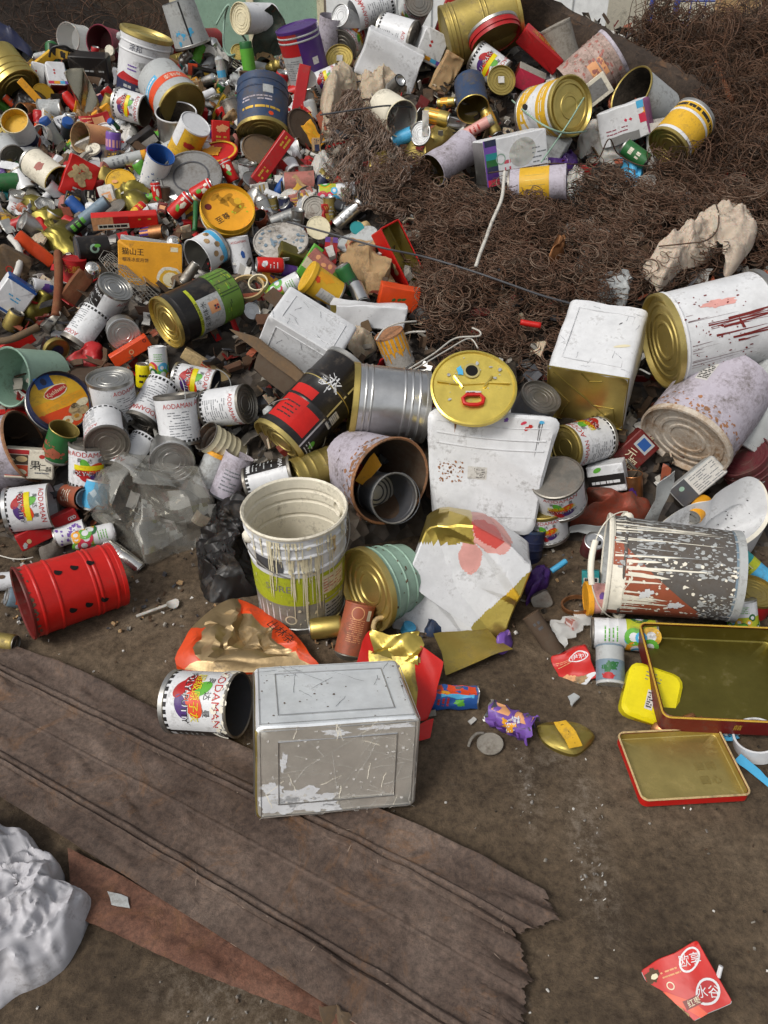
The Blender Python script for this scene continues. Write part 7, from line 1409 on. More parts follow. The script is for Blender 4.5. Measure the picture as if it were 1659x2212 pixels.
yblid(C('T2', 260, 720, 14, 48, 345, 330, body='white', top='lid', topm='gold', bot='flat', deco=d_yb, lk=.75, z=.08, name='bucket', cat='bucket', label='yellow and white pail with half black half silver lid'))
B('T2', 185, 320, -36, 320, 110, 90, 6, 22, 'crimson', lambda mb, mp, w, h, d: mb.text(mp['top'], '鸿福饼家', -.05 * w, 0, .55 * d, 'goldink', .0008), lk=.8, z=.1, name='biscuit_tin', cat='tin', label='long crimson tin with gold lettering at the heap top', rd=.08)
B('T2', 108, 515, -22, 190, 125, 90, 8, 20, {'all': 'dred', 'front': 'pink', 'top': 'cartongrey'}, None, lk=.8, z=.05, name='carton', cat='box', label='dusty pink box above the yellow and white pail')
C('T2', 325, 315, 115, 5, 190, 280, body='cartongrey', top='flat', topm='cartongrey', dent=.06, lk=.6, z=.06, name='bucket', cat='bucket', label='grey beige crumpled pail behind the long crimson tin')
C('T2', 520, 470, 40, -8, 330, 330, body='rosepale2', top='flat', topm='lilac', bot='none', lk=.7, z=.06, ribs=(.6, .72, .84), deco=lambda mb, g, r, L: (mb.splat(g, -1.5 * r, 1.5 * r, -.4 * L, .45 * L, 120, 'rose', .0006, .01, 3), mb.rect(g, -.3 * r, .4 * r, -.1 * L, .2 * L, 'peach', .0005, 8)), name='bucket', cat='bucket', label='dirty pink white pail leaning against the dark beam')

B('T2', 540, 590, 38, 190, 140, 16, 0, 10, 'ivory', lambda mb, mp, w, h, d: mb.rect(mp['front'], -.36 * w, .36 * w, -.34 * h, .34 * h, 'grey', .0006), lk=.9, z=.14, name='picture_card', cat='card', label='ivory framed card lying on the dirty pink pail')
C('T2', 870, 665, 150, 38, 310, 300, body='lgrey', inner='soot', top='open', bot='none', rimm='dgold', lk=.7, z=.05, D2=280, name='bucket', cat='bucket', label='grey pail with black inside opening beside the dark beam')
ringo('T2', 720, 670, 190, 20, 10, 'terracotta', 80, 35, 'plastic_ring', 'ring', 'orange brown hoop at the mouth of the grey pail', z=.1)
B('T2', 735, 795, 18, 310, 215, 150, -16, 6, {'all': 'white', 'right': 'violet2', 'left': 'ivory'}, lambda mb, mp, w, h, d: (mb.rect(mp['front'], .36 * w, .5 * w, .0, .5 * h, 'amber', .0006), mb.rect(mp['front'], .36 * w, .5 * w, .3 * h, .5 * h, 'sky', .0008), mb.rect(mp['front'], .36 * w, .5 * w, -.1 * h, .15 * h, 'pink', .0008), [mb.ell(mp['front'], u * w, .1 * h, .035 * w, .05 * h, 'pink', .0007, 0, 4) for u in (.08, .18)], mb.rect(mp['front'], -.3 * w, .3 * w, -.48 * h, -.25 * h, 'grey', .0006), mb.rows(mp['front'], -.35 * w, .1 * w, -.2 * h, 0, 2, 'wine', .0007, .3, 3)), crum=.02, lk=.9, z=.08, rd=.08, name='milk_tin', cat='tin', label='dented white milk tin with pink and rainbow corner')

C('T2', 1100, 860, 232, 36, 290, 270, body='white', top='rings', topm='dgold', bot='flat', deco=lambda mb, g, r, L: (mb.rect(g, -3 * r, 3 * r, -.15 * L, .35 * L, 'yellow', .0005, 40), mb.rect(g, -3 * r, 3 * r, -.42 * L, -.22 * L, 'yellow', .0005, 40), mb.rows(g, -1.5 * r, 1.5 * r, -.40 * L, -.24 * L, 1, 'ink', .0008, .5, 3)), lk=.75, z=.08, ribs=(.3,), name='bucket', cat='bucket', label='yellow and white striped pail with ribbed grey gold end')
mound('T2', [(430, 900), (500, 830), (580, 850), (650, 900), (740, 940), (720, 1000), (640, 1020), (560, 1000), (440, 980)], .08, 'bag', .03, .08, 'plastic_bag', 'bag', 'cloudy white plastic bag below the pink cornered milk tin', rings=12, k=6)
C('T2', 800, 1000, -32, 10, 105, 180, body='green', top='concave', topm='tin', lk=.8, z=.05, n=24, deco=lambda mb, g, r, L: mb.rows(g, -.4 * r, .4 * r, -.3 * L, .3 * L, 2, 'ivory', .0006, .5, 3), name='drink_can', cat='can', label='dark green can below the pink cornered milk tin')
mound('T2', [(710, 990), (760, 1000), (830, 1060), (840, 1140), (770, 1160), (720, 1080)], .05, 'sky', .02, .05, 'foil_wrapper', 'wrapper', 'bright blue crinkled wrapper beside the dark green can', rings=8)
C('T2', 950, 960, 100, 10, 150, 330, body='paper', top='none', bot='none', lk=.5, dent=.05, name='bucket', cat='bucket', label='pale grey pail side behind the blue wrapper')
B('T2', 245, 930, -28, 230, 150, 110, -10, 24, 'lgrey', None, lk=.7, z=.04, rd=.08, name='square_tin', cat='tin', label='grey metal tin below the half black lid')
def d_rain(mb, mp, w, h, d):
    g = mp['front']; mb.rect(g, -.5 * w, -.30 * w, -.5 * h, .5 * h, 'violet', .0005)
    for i, k in enumerate(('navy', 'violet', 'teal', 'green', 'navy', 'purple', 'pink')): mb.rect(g, -.48 * w, -.30 * w, (.5 - .143 * (i + 1)) * h, (.5 - .143 * i) * h, k, .0007)
    mb.ell(g, .1 * w, .1 * h, .22 * w, .3 * h, 'bag', .0006, .4, 20); mb.rows(g, .25 * w, .48 * w, -.3 * h, .2 * h, 5, 'print', .0008, .25, 3); mb.rows(g, -.2 * w, -.1 * w, -.25 * h, .05 * h, 2, 'pink', .0008, .5, 5); mb.annulus(g, -.25 * w, .05 * h, .06 * w, .075 * w, 'mint', .001)
B('T1', 1650, 1020, 12, 430, 270, 200, 22, 6, {'all': 'white', 'left': 'tin'}, d_rain, lk=.85, z=.08, rd=.06, name='square_tin', cat='tin', label='white square tin with rainbow coloured stripe beside the coils')
C('M2', 165, 160, 5, 4, 215, 360, body='lilac', top='flat', topm='lilac', bot='flat', botm='dtin', deco=lambda mb, g, r, L: (mb.rect(g, -1.5 * r, 1.5 * r, -.30 * L, .22 * L, 'yellow', .0005, 20), [mb.rect(g, u * r, (u + .03) * r, -.2 * L, .15 * L, 'dgold', .0008) for u in (-.6, -.3, 0, .3, .6)]), lk=.75, z=.05, name='bucket', cat='bucket', label='lilac white pail with plain yellow label sunk in the coils')
mound('T2', [(190, 1080), (330, 1020), (410, 1030), (420, 1080), (330, 1120)], .04, 'purple', .012, .04, 'plastic_wrapper', 'wrapper', 'purple wrapper above the yellow labelled pail', rings=7)
mound('M2', [(345, 180), (370, 90), (430, 60), (470, 110), (460, 190), (390, 270)], .05, 'bag', .02, .05, 'plastic_bag', 'bag', 'white torn plastic right of the yellow labelled pail', rings=8)
# rags and bits on the coils
mound('M2', [(850, 690), (900, 620), (1000, 540), (1120, 490), (1200, 400), (1310, 345), (1430, 310), (1530, 345), (1585, 400), (1580, 500), (1510, 600), (1440, 690), (1390, 700), (1390, 620), (1440, 520), (1400, 500), (1320, 580), (1240, 630), (1120, 660), (1050, 720), (960, 800), (930, 760)], .08, 'rag', .022, .12, 'rag', 'cloth', 'torn dirty beige rag draped over the spring coils', rings=26, n=6, k=5, base=.10, cx=(1260, 500), fine=.012, sharp=80, a2=.3)
mound('M2', [(565, 830), (580, 770), (640, 790), (740, 760), (765, 820), (740, 900), (680, 880)], .04, 'lgrey', .02, .05, 'rag', 'cloth', 'grey rag scrap in the coils above the white gold tin', rings=8, base=.06)
wire([('M2', 55, 1050, .13), ('M2', 120, 1062, .13), ('M2', 188, 1072, .13)], .011, 'red', 'red plastic stub lying on the coils', 'plastic_tube', 'tube', n=3)
mound('M2', [(240, 620), (290, 540), (330, 510), (345, 560), (310, 600)], .03, 'copper', .012, .03, 'foil_wrapper', 'wrapper', 'copper brown foil scrap on the coils', base=.1, rings=7)
wire([('M1', 1612, 75, .22), ('M1', 1605, 150, .2), ('M1', 1590, 260, .18), ('M1', 1530, 400, .16), ('M1', 1490, 510, .15), ('M1', 1455, 600, .14), ('M1', 1425, 690, .13)], .007, 'wirewhite', 'pale knotted rope hanging down over the coils', 'rope', 'rope', n=6)
# ------------------------------------------------------------------ the setting
def nodes_mat(name):
    m = bpy.data.materials.new(name); m.use_nodes = True; nt = m.node_tree; return m, nt, nt.nodes['Principled BSDF'], nt.links.new
def ramp(nt, src, stops):
    r = NN(nt, 'ShaderNodeValToRGB'); e = r.color_ramp.elements
    while len(e) < len(stops): e.new(.5)
    for el, (p, c) in zip(e, stops): el.position = p; el.color = (*c, 1)
    nt.links.new(src, r.inputs[0]); return r.outputs[0]
def ground_mat():
    m, nt, b, L = nodes_mat('packed_dirt'); tc = NN(nt, 'ShaderNodeTexCoord'); P_ = tc.outputs['Object']
    n1 = NN(nt, 'ShaderNodeTexNoise', i_Scale=2.3, i_Detail=9.0, i_Roughness=.66); L(P_, n1.inputs['Vector'])
    n2 = NN(nt, 'ShaderNodeTexNoise', i_Scale=48.0, i_Detail=9.0, i_Roughness=.82); L(P_, n2.inputs['Vector'])
    n3 = NN(nt, 'ShaderNodeTexNoise', i_Scale=5.5, i_Detail=10.0, i_Roughness=.8, i_Distortion=.6); L(P_, n3.inputs['Vector'])
    base = ramp(nt, n1.outputs[0], [(.33, (.046, .032, .020)), (.5, (.096, .069, .044)), (.68, (.150, .114, .078))])
    sp = ramp(nt, n2.outputs[0], [(.34, (.42, .4, .38)), (.5, (.95, .95, .95)), (.66, (1.5, 1.47, 1.42))])
    mx = NN(nt, 'ShaderNodeMix', data_type='RGBA', blend_type='MULTIPLY'); mx.inputs['Factor'].default_value = 1; L(base, mx.inputs['A']); L(sp, mx.inputs['B'])
    dust = ramp(nt, n3.outputs[0], [(.60, (0, 0, 0)), (.75, (.5, .5, .5))])
    mx2 = NN(nt, 'ShaderNodeMix', data_type='RGBA'); L(dust, mx2.inputs['Factor']); L(mx.outputs['Result'], mx2.inputs['A']); mx2.inputs['B'].default_value = (.18, .155, .13, 1)
    acc = None   # spilled ash lies in a few streaks
    for px, py, rx, ry in ((1275, 1840, .035, .15), (1285, 1930, .03, .06), (1140, 1700, .028, .10), (1260, 1715, .03, .05), (480, 2130, .10, .06), (600, 2170, .05, .04), (1200, 1640, .05, .03)):
        c = hit(px, py); q = NN(nt, 'ShaderNodeMapping', vector_type='TEXTURE'); q.inputs['Location'].default_value = (c.x, c.y, 0); q.inputs['Scale'].default_value = (rx, ry, 1); L(P_, q.inputs['Vector'])
        ln = NN(nt, 'ShaderNodeVectorMath', operation='LENGTH'); L(q.outputs[0], ln.inputs[0]); v = NN(nt, 'ShaderNodeMapRange'); v.inputs['From Min'].default_value = 1.6; v.inputs['From Max'].default_value = .1; L(ln.outputs['Value'], v.inputs['Value'])
        if acc is None: acc = v.outputs[0]
        else: a_ = NN(nt, 'ShaderNodeMath', operation='MAXIMUM'); L(acc, a_.inputs[0]); L(v.outputs[0], a_.inputs[1]); acc = a_.outputs[0]
    nz = ramp(nt, n2.outputs[0], [(.48, (0, 0, 0)), (.72, (.9, .9, .9))]); mm = NN(nt, 'ShaderNodeMath', operation='MULTIPLY'); L(acc, mm.inputs[0]); L(nz, mm.inputs[1])
    mx3 = NN(nt, 'ShaderNodeMix', data_type='RGBA'); L(mm.outputs[0], mx3.inputs['Factor']); L(mx2.outputs['Result'], mx3.inputs['A']); mx3.inputs['B'].default_value = (.21, .19, .165, 1)
    L(mx3.outputs['Result'], b.inputs['Base Color'])
    rr = ramp(nt, n1.outputs[0], [(.35, (.62, .62, .62)), (.6, (.9, .9, .9))]); L(rr, b.inputs['Roughness']); b.inputs['Specular IOR Level'].default_value = .2
    ad = NN(nt, 'ShaderNodeMath', operation='MULTIPLY_ADD'); ad.inputs[1].default_value = .5; L(n2.outputs[0], ad.inputs[0]); L(n3.outputs[0], ad.inputs[2])
    bp = NN(nt, 'ShaderNodeBump', i_Strength=.75, i_Distance=.012); L(ad.outputs[0], bp.inputs['Height']); L(bp.outputs[0], b.inputs['Normal'])
    return m
def axis_pts(a, b, fine0, fine1, n):
    pts = [a + (fine0 - a) * i / 6 for i in range(6)] + [fine0 + (fine1 - fine0) * i / n for i in range(n + 1)] + [fine1 + (b - fine1) * i / 6 for i in range(1, 7)]
    return pts
def ground():
    xs, ys = axis_pts(-40, 40, -2.2, 2.2, 150), axis_pts(-6, 70, .3, 2.6, 90); mb = MB(); n = len(xs)
    for y in ys:
        for x in xs:
            f = 1 if (-2.2 < x < 2.2 and .3 < y < 2.6) else 0
            mb.v.append(Vector((x, y, f * (.007 * noise.noise(Vector((x * 3, y * 3, 0))) + .004 * noise.noise(Vector((x * 14, y * 14, 3)))) - .004)))
    for j in range(len(ys) - 1):
        for i in range(n - 1): mb.f.append([j * n + i, j * n + i + 1, (j + 1) * n + i + 1, (j + 1) * n + i]); mb.m.append(0)
    mb.slots = [ground_mat()]; o = mb.build('ground', sharp=0); o['kind'] = 'structure'
ground()
def heap_mat():
    m, nt, b, L = nodes_mat('heap_rubbish'); tc = NN(nt, 'ShaderNodeTexCoord')
    v = NN(nt, 'ShaderNodeTexVoronoi', i_Scale=24.0); L(tc.outputs['Object'], v.inputs['Vector'])
    n1 = NN(nt, 'ShaderNodeTexNoise', i_Scale=40.0, i_Detail=6.0); L(tc.outputs['Object'], n1.inputs['Vector'])
    sep = NN(nt, 'ShaderNodeSeparateColor'); L(v.outputs['Color'], sep.inputs[0])
    c = ramp(nt, sep.outputs[0], [(0, (.02, .016, .013)), (.35, (.05, .036, .025)), (.6, (.10, .075, .05)), (.8, (.06, .05, .045)), (1, (.16, .13, .10))])
    mx = NN(nt, 'ShaderNodeMix', data_type='RGBA', blend_type='MULTIPLY'); mx.inputs['Factor'].default_value = .7; L(c, mx.inputs['A']); L(n1.outputs[0], mx.inputs['B'])
    L(mx.outputs['Result'], b.inputs['Base Color']); b.inputs['Roughness'].default_value = .85
    bp = NN(nt, 'ShaderNodeBump', i_Strength=.8, i_Distance=.03); L(v.outputs['Distance'], bp.inputs['Height']); L(bp.outputs[0], b.inputs['Normal'])
    return m
def coil_mat():
    m, nt, b, L = nodes_mat('rusty_mound'); tc = NN(nt, 'ShaderNodeTexCoord')
    n1 = NN(nt, 'ShaderNodeTexNoise', i_Scale=30.0, i_Detail=8.0, i_Roughness=.8); L(tc.outputs['Object'], n1.inputs['Vector'])
    c = ramp(nt, n1.outputs[0], [(.3, (.010, .007, .005)), (.6, (.035, .022, .014)), (.8, (.06, .038, .026))]); L(c, b.inputs['Base Color']); b.inputs['Roughness'].default_value = .95
    bp = NN(nt, 'ShaderNodeBump', i_Strength=1, i_Distance=.03); L(n1.outputs[0], bp.inputs['Height']); L(bp.outputs[0], b.inputs['Normal'])
    return m
def inpoly(p, poly):
    x, y = p; c = False; n = len(poly)
    for i in range(n):
        (x0, y0), (x1, y1) = poly[i], poly[i - 1]
        if (y0 > y) != (y1 > y) and x < (x1 - x0) * (y - y0) / (y1 - y0) + x0: c = not c
    return c
# the patch of the heap that is springs and rusty wire, as ground-plan outline
CO = [(835, 480), (800, 425), (880, 380), (1000, 432), (1080, 455), (1240, 432), (1390, 410), (1450, 330), (1525, 250), (1400, 165), (1330, 70), (1430, 45), (1700, 25), (1800, 200), (1780, 420), (1700, 560), (1560, 600), (1420, 640), (1260, 690), (1235, 830), (1180, 850), (1100, 770), (960, 780), (905, 700), (905, 600)]
COW = [(p.x, p.y) for p in (hit(x, y, .02) for x, y in CO)]
def heap():
    nx, ny = 150, 110; mb = MB(); a, b = MB(), MB()
    def pt(i, j):
        x, y = -4.6 + 9.2 * i / nx, 1.8 + 5.3 * j / ny; h = max(H(x, y), Hb(x, y))
        z = h - .035 + (.03 * noise.noise(Vector((x * 11, y * 11, 1))) + .02 * noise.noise(Vector((x * 27, y * 27, 5)))) * min(1, h * 6)
        return Vector((x, y, z - .02 if h < .01 else z))
    P_ = [[pt(i, j) for i in range(nx + 1)] for j in range(ny + 1)]
    for w, mm, nm in ((a, heap_mat(), 'rubbish_mound'), (b, coil_mat(), 'rusty_wire_mound')):
        w.slots = [mm]; w.v = [p for r in P_ for p in r]
    for j in range(ny):
        for i in range(nx):
            c = (P_[j][i] + P_[j + 1][i + 1]) / 2
            if max(H(c.x, c.y), Hb(c.x, c.y)) < .004: continue
            w = b if (inpoly((c.x, c.y), COW) or Hb(c.x, c.y) > H(c.x, c.y)) else a
            w.f.append([j * (nx + 1) + i, j * (nx + 1) + i + 1, (j + 1) * (nx + 1) + i + 1, (j + 1) * (nx + 1) + i]); w.m.append(0)
    for w, nm in ((a, 'rubbish_mound'), (b, 'rusty_wire_mound')):
        used = sorted({i for f in w.f for i in f}); mp = {q: i for i, q in enumerate(used)}; w.v = [w.v[q] for q in used]; w.f = [[mp[i] for i in f] for f in w.f]
        o = w.build(nm, sharp=0); o['kind'] = 'stuff'
heap()
def fast_mesh(name, V, Fq, mats, mi=None, kind='stuff'):
    me = bpy.data.meshes.new(name); nv, nf = len(V), len(Fq)
    me.vertices.add(nv); me.vertices.foreach_set('co', V.astype(np.float32).ravel()); k = Fq.shape[1]
    me.loops.add(nf * k); me.loops.foreach_set('vertex_index', Fq.astype(np.int32).ravel()); me.polygons.add(nf)
    me.polygons.foreach_set('loop_start', np.arange(nf, dtype=np.int32) * k)
    for m in mats: me.materials.append(mat(m) if isinstance(m, str) else m)
    if mi is not None: me.polygons.foreach_set('material_index', mi.astype(np.int32))
    me.polygons.foreach_set('use_smooth', np.ones(nf, bool)); me.update(); me.validate()
    o = bpy.data.objects.new(name, me); COL.objects.link(o); o['kind'] = kind; return o
RN = np.random.default_rng(11)
def tubes_np(C_, r, n=3):
    """C_: (N, S, 3) centre lines -> vertices and quads of thin tubes"""
    N, S, _ = C_.shape; T = np.gradient(C_, axis=1); T /= np.linalg.norm(T, axis=2, keepdims=True) + 1e-9
    ref = RN.normal(size=(N, 1, 3)); A = np.cross(T, ref); A /= np.linalg.norm(A, axis=2, keepdims=True) + 1e-9; Bv = np.cross(T, A)
    r = np.asarray(r).reshape(-1, 1, 1)
    V = np.stack([C_ + r * (A * math.cos(2 * PI * q / n) + Bv * math.sin(2 * PI * q / n)) for q in range(n)], axis=2)  # N,S,n,3
    idx = np.arange(N * S * n).reshape(N, S, n); a = idx[:, :-1, :]; b = idx[:, 1:, :]
    Fq = np.stack([a, np.roll(a, -1, 2), np.roll(b, -1, 2), b], axis=-1).reshape(-1, 4)
    return V.reshape(-1, 3), Fq
def rot_np(N, tilt):
    """random frames whose axis leans within tilt of a given up"""
    ax = RN.normal(size=(N, 3)) * tilt + np.array([0, -.35, 1]); ax /= np.linalg.norm(ax, axis=1, keepdims=True)
    x = np.cross(ax, RN.normal(size=(N, 3))); x /= np.linalg.norm(x, axis=1, keepdims=True); return x, np.cross(ax, x), ax
def coils(name, pts, mats, rmin, rmax, wr, turns=(1.2, 3.2), S=26, tilt=.8):
    N = len(pts); P_ = np.array(pts); x, y, a = rot_np(N, tilt); R_ = RN.uniform(rmin, rmax, N); tn = RN.uniform(*turns, N); ph = RN.uniform(0, 6.28, N); pitch = RN.uniform(.002, .012, N)
    t = np.linspace(0, 1, S)[None, :]; an = 2 * PI * tn[:, None] * t + ph[:, None]; taper = 1 - .12 * t * RN.random(N)[:, None]
    wob = 1 + .08 * np.sin(an * 1.7 + ph[:, None])
    C_ = P_[:, None, :] + (R_[:, None] * taper * wob * np.cos(an))[..., None] * x[:, None] + (R_[:, None] * taper * np.sin(an))[..., None] * y[:, None] + ((pitch * tn)[:, None] * (t - .5) * 2)[..., None] * a[:, None]
    V, Fq = tubes_np(C_, wr * RN.uniform(.7, 1.2, N)); mi = np.repeat(RN.integers(0, len(mats), N), (S - 1) * 3)
    return fast_mesh(name, V, Fq, mats, mi)
def sample(poly, n, lift0, lift1, Hf=None, clump=0):
    xs = [p[0] for p in poly]; ys = [p[1] for p in poly]; out = []; Hf = Hf or H
    while len(out) < n:
        x, y = random.uniform(min(xs), max(xs)), random.uniform(min(ys), max(ys))
        if inpoly((x, y), poly):
            w = noise.noise(Vector((x * 4.5, y * 4.5, 7))) * clump + noise.noise(Vector((x * 11, y * 11, 2))) * clump * .6
            if w < -.25 * clump and random.random() < .75 and clump: continue
            out.append((x, y, Hf(x, y) + random.uniform(lift0, lift1) + max(-.02, w)))
    return out

fill()

near = [(p.x, p.y) for p in (hit(x, y, .02) for x, y in [(835, 480), (800, 425), (880, 380), (1000, 432), (1080, 455), (1240, 432), (1390, 410), (1700, 330), (1800, 420), (1700, 560), (1560, 600), (1420, 640), (1260, 690), (1235, 830), (1180, 850), (1100, 770), (960, 780), (905, 700), (905, 600)])]
coils('spring_coils', sample(near, 4300, -.02, .08, None, .14), ['coilbrown', 'coilbrown', 'coildark', 'coilrust', 'coilgrey', 'coilbrown'], .020, .042, .0017, (1.0, 2.1), 28, .38)
coils('spring_rings', sample(near, 900, .05, .11, None, .14), ['coilgrey', 'coilbrown', 'coilrust', 'coilbrown', 'coilbrown'], .022, .036, .0017, (1.0, 1.7), 30, .2)
far = [(p.x, p.y) for p in (hit(x, y, .02) for x, y in [(1390, 410), (1450, 330), (1525, 250), (1400, 165), (1330, 70), (1430, 45), (1700, 25), (1850, 200), (1800, 420)])] 
coils('rusty_wire_tangle', sample(far, 3600, -.02, .14, None, .16), ['coilrust', 'coilbrown', 'coildark', 'coilrust'], .03, .09, .0018, (.4, 1.6), 20, 1.5)
bk = [(-5, 5.2), (-.7, 5.2), (-.9, 6.6), (-5, 6.8)]
coils('brush_heap', sample(bk, 2200, -.05, .16, Hb), ['coildark', 'coilrust', 'coildark', 'coilbrown'], .06, .22, .0022, (.3, .9), 16, 1.5)
bk = [(1.9, 5.1), (4.8, 5.1), (4.6, 6.4), (2.0, 6.4)]
coils('far_wire_tangle', sample(bk, 2400, -.05, .2, lambda x, y: max(H(x, y), Hb(x, y))), ['coilrust', 'coilbrown', 'coildark', 'coilgrey'], .06, .2, .0025, (.3, 1.0), 16, 1.5)
# wire netting: a thing, one crumpled piece
def netting():
    nu, nv = 44, 60; mb = []; g = {}
    cs = [at('T1', 560, 630, .13), at('T1', 720, 650, .12), at('M1', 900, 360, .07), at('M1', 590, 300, .08)]
    cr = crease(5, .035, .16, 6); cr2 = crease(9, .012, .03, 5)
    lines = []
    def p(u, v):
        q = cs[0] * (1 - u) * (1 - v) + cs[1] * u * (1 - v) + cs[2] * u * v + cs[3] * (1 - u) * v; w = .10 * math.sin(PI * v)
        q = q + (cs[1] - cs[0]).normalized() * (u - .5) * w * 2.0; q = Vector((q.x, q.y, max(q.z, H(q.x, q.y) + .03)))
        return cr2(cr(q))
    for i in range(nu):
        l = []
        for j in range(nv + 1):
            s = .5 * (1 if (j // 1) % 2 else -1) * .9
            l.append(p((i + .5 + s * .5) / nu, j / nv))
        lines.append(l)
    for i in range(nu):
        l = []
        for j in range(nv + 1):
            s = .5 * (-1 if (j // 1) % 2 else 1) * .9
            l.append(p(min(1, (i + .5 + s * .5) / nu), j / nv + .004))
        lines.append(l)
    V, Fq = tubes_np(np.array([[tuple(q) for q in l] for l in lines]), np.full(len(lines), .0015))
    o = fast_mesh('wire_netting', V, Fq, ['coilgrey', 'netgrey', 'coilbrown'], RN.integers(0, 3, len(Fq)), None); del o['kind']
    tagit(o, 'crumpled rusty wire netting spilling down from the beige bags', 'netting')
netting()
def ldebris(name, n, poly, mats, s0, s1, lift, Hf):
    P_ = np.array(sample(poly, n, *lift, Hf)); N = len(P_); x, y, a = rot_np(N, .8); w, l = RN.uniform(s0, s1, N), RN.uniform(s0, s1, N) * RN.uniform(.4, 1.6, N)
    t = RN.uniform(.0006, .004, N); bend = RN.uniform(-.3, .3, N) * w; vs = []
    for sz in (-1, 1):
        for sy in (-1, 1):
            for sx in (-1, 0, 1):
                vs.append(P_ + x * (sx * w * .5)[:, None] + y * (sy * l * .5 * RN.uniform(.6, 1, N))[:, None] + a * (sz * t + bend * (1 - abs(sx)))[:, None])
    V = np.stack(vs, axis=1).reshape(-1, 3); b0 = np.arange(N)[:, None, None] * 12
    q = np.array([[0, 3, 4, 1], [1, 4, 5, 2], [6, 7, 10, 9], [7, 8, 11, 10], [0, 1, 7, 6], [1, 2, 8, 7], [3, 9, 10, 4], [4, 10, 11, 5], [0, 6, 9, 3], [2, 5, 11, 8]])[None]
    Fq = (b0 + q).reshape(-1, 4); mi = np.repeat(RN.integers(0, len(mats), N), 10)
    o = fast_mesh(name, V, Fq, mats, mi); o.data.polygons.foreach_set('use_smooth', np.zeros(len(Fq), bool)); return o
hp = [(-3.2, 1.9), (-.9, 1.88), (0, 1.95), (.6, 2.0), (1.9, 2.0), (2.6, 3.0), (1.7, 3.9), (.9, 3.5), (.25, 2.7), (.15, 3.6), (2.2, 3.9), (2.4, 5.0), (-3.8, 4.9)]
ldebris('rubbish_scraps', 8500, hp, ['dwood', 'brown', 'dgrey', 'cartongrey', 'dtin', 'dwood', 'soot', 'paper', 'wood', 'dred', 'cartongrey', 'tin', 'brown', 'rust', 'black', 'soot', 'dgrey', 'beigebag', 'soot', 'terracotta', 'crimson', 'paper'], .015, .075, (-.03, .035), None)
gp = [(-1.6, .45), (1.6, .45), (2.0, 1.95), (-1.9, 1.9)]
ldebris('grit', 800, gp, ['stone', 'cartongrey', 'paper', 'brown', 'soot', 'dwood', 'paper'], .001, .0055, (-.002, .003), lambda x, y: 0)
gq = [(-1.25, 1.55), (-.1, 1.45), (.2, 1.5), (1.2, 1.5), (1.3, 1.9), (-1.3, 1.9)]
ldebris('litter', 600, gq, ['dwood', 'brown', 'cartongrey', 'tan', 'paper', 'soot', 'stone', 'dgrey'], .003, .014, (-.002, .006), lambda x, y: 0)
cz = [(p.x, p.y) for p in (hit(x, y) for x, y in [(1235, 1740), (1300, 1720), (1310, 1950), (1255, 1950), (1240, 1840)])]

ldebris('ash_crumbs', 30, cz, ['ash', 'ash', 'stone', 'paper'], .001, .0045, (-.001, .001), lambda x, y: 0)
cz = [(p.x, p.y) for p in (hit(x, y) for x, y in [(1110, 1620), (1165, 1600), (1150, 1780), (1110, 1790)])]
ldebris('ash_dust', 14, cz, ['ash', 'ash', 'stone'], .001, .005, (-.001, .001), lambda x, y: 0)
cz = [(p.x, p.y) for p in (hit(x, y) for x, y in [(420, 2140), (520, 2090), (620, 2200), (560, 2300), (380, 2230)])]
ldebris('pale_grit', 20, cz, ['ash', 'stone', 'cartongrey'], .001, .005, (-.001, .001), lambda x, y: 0)
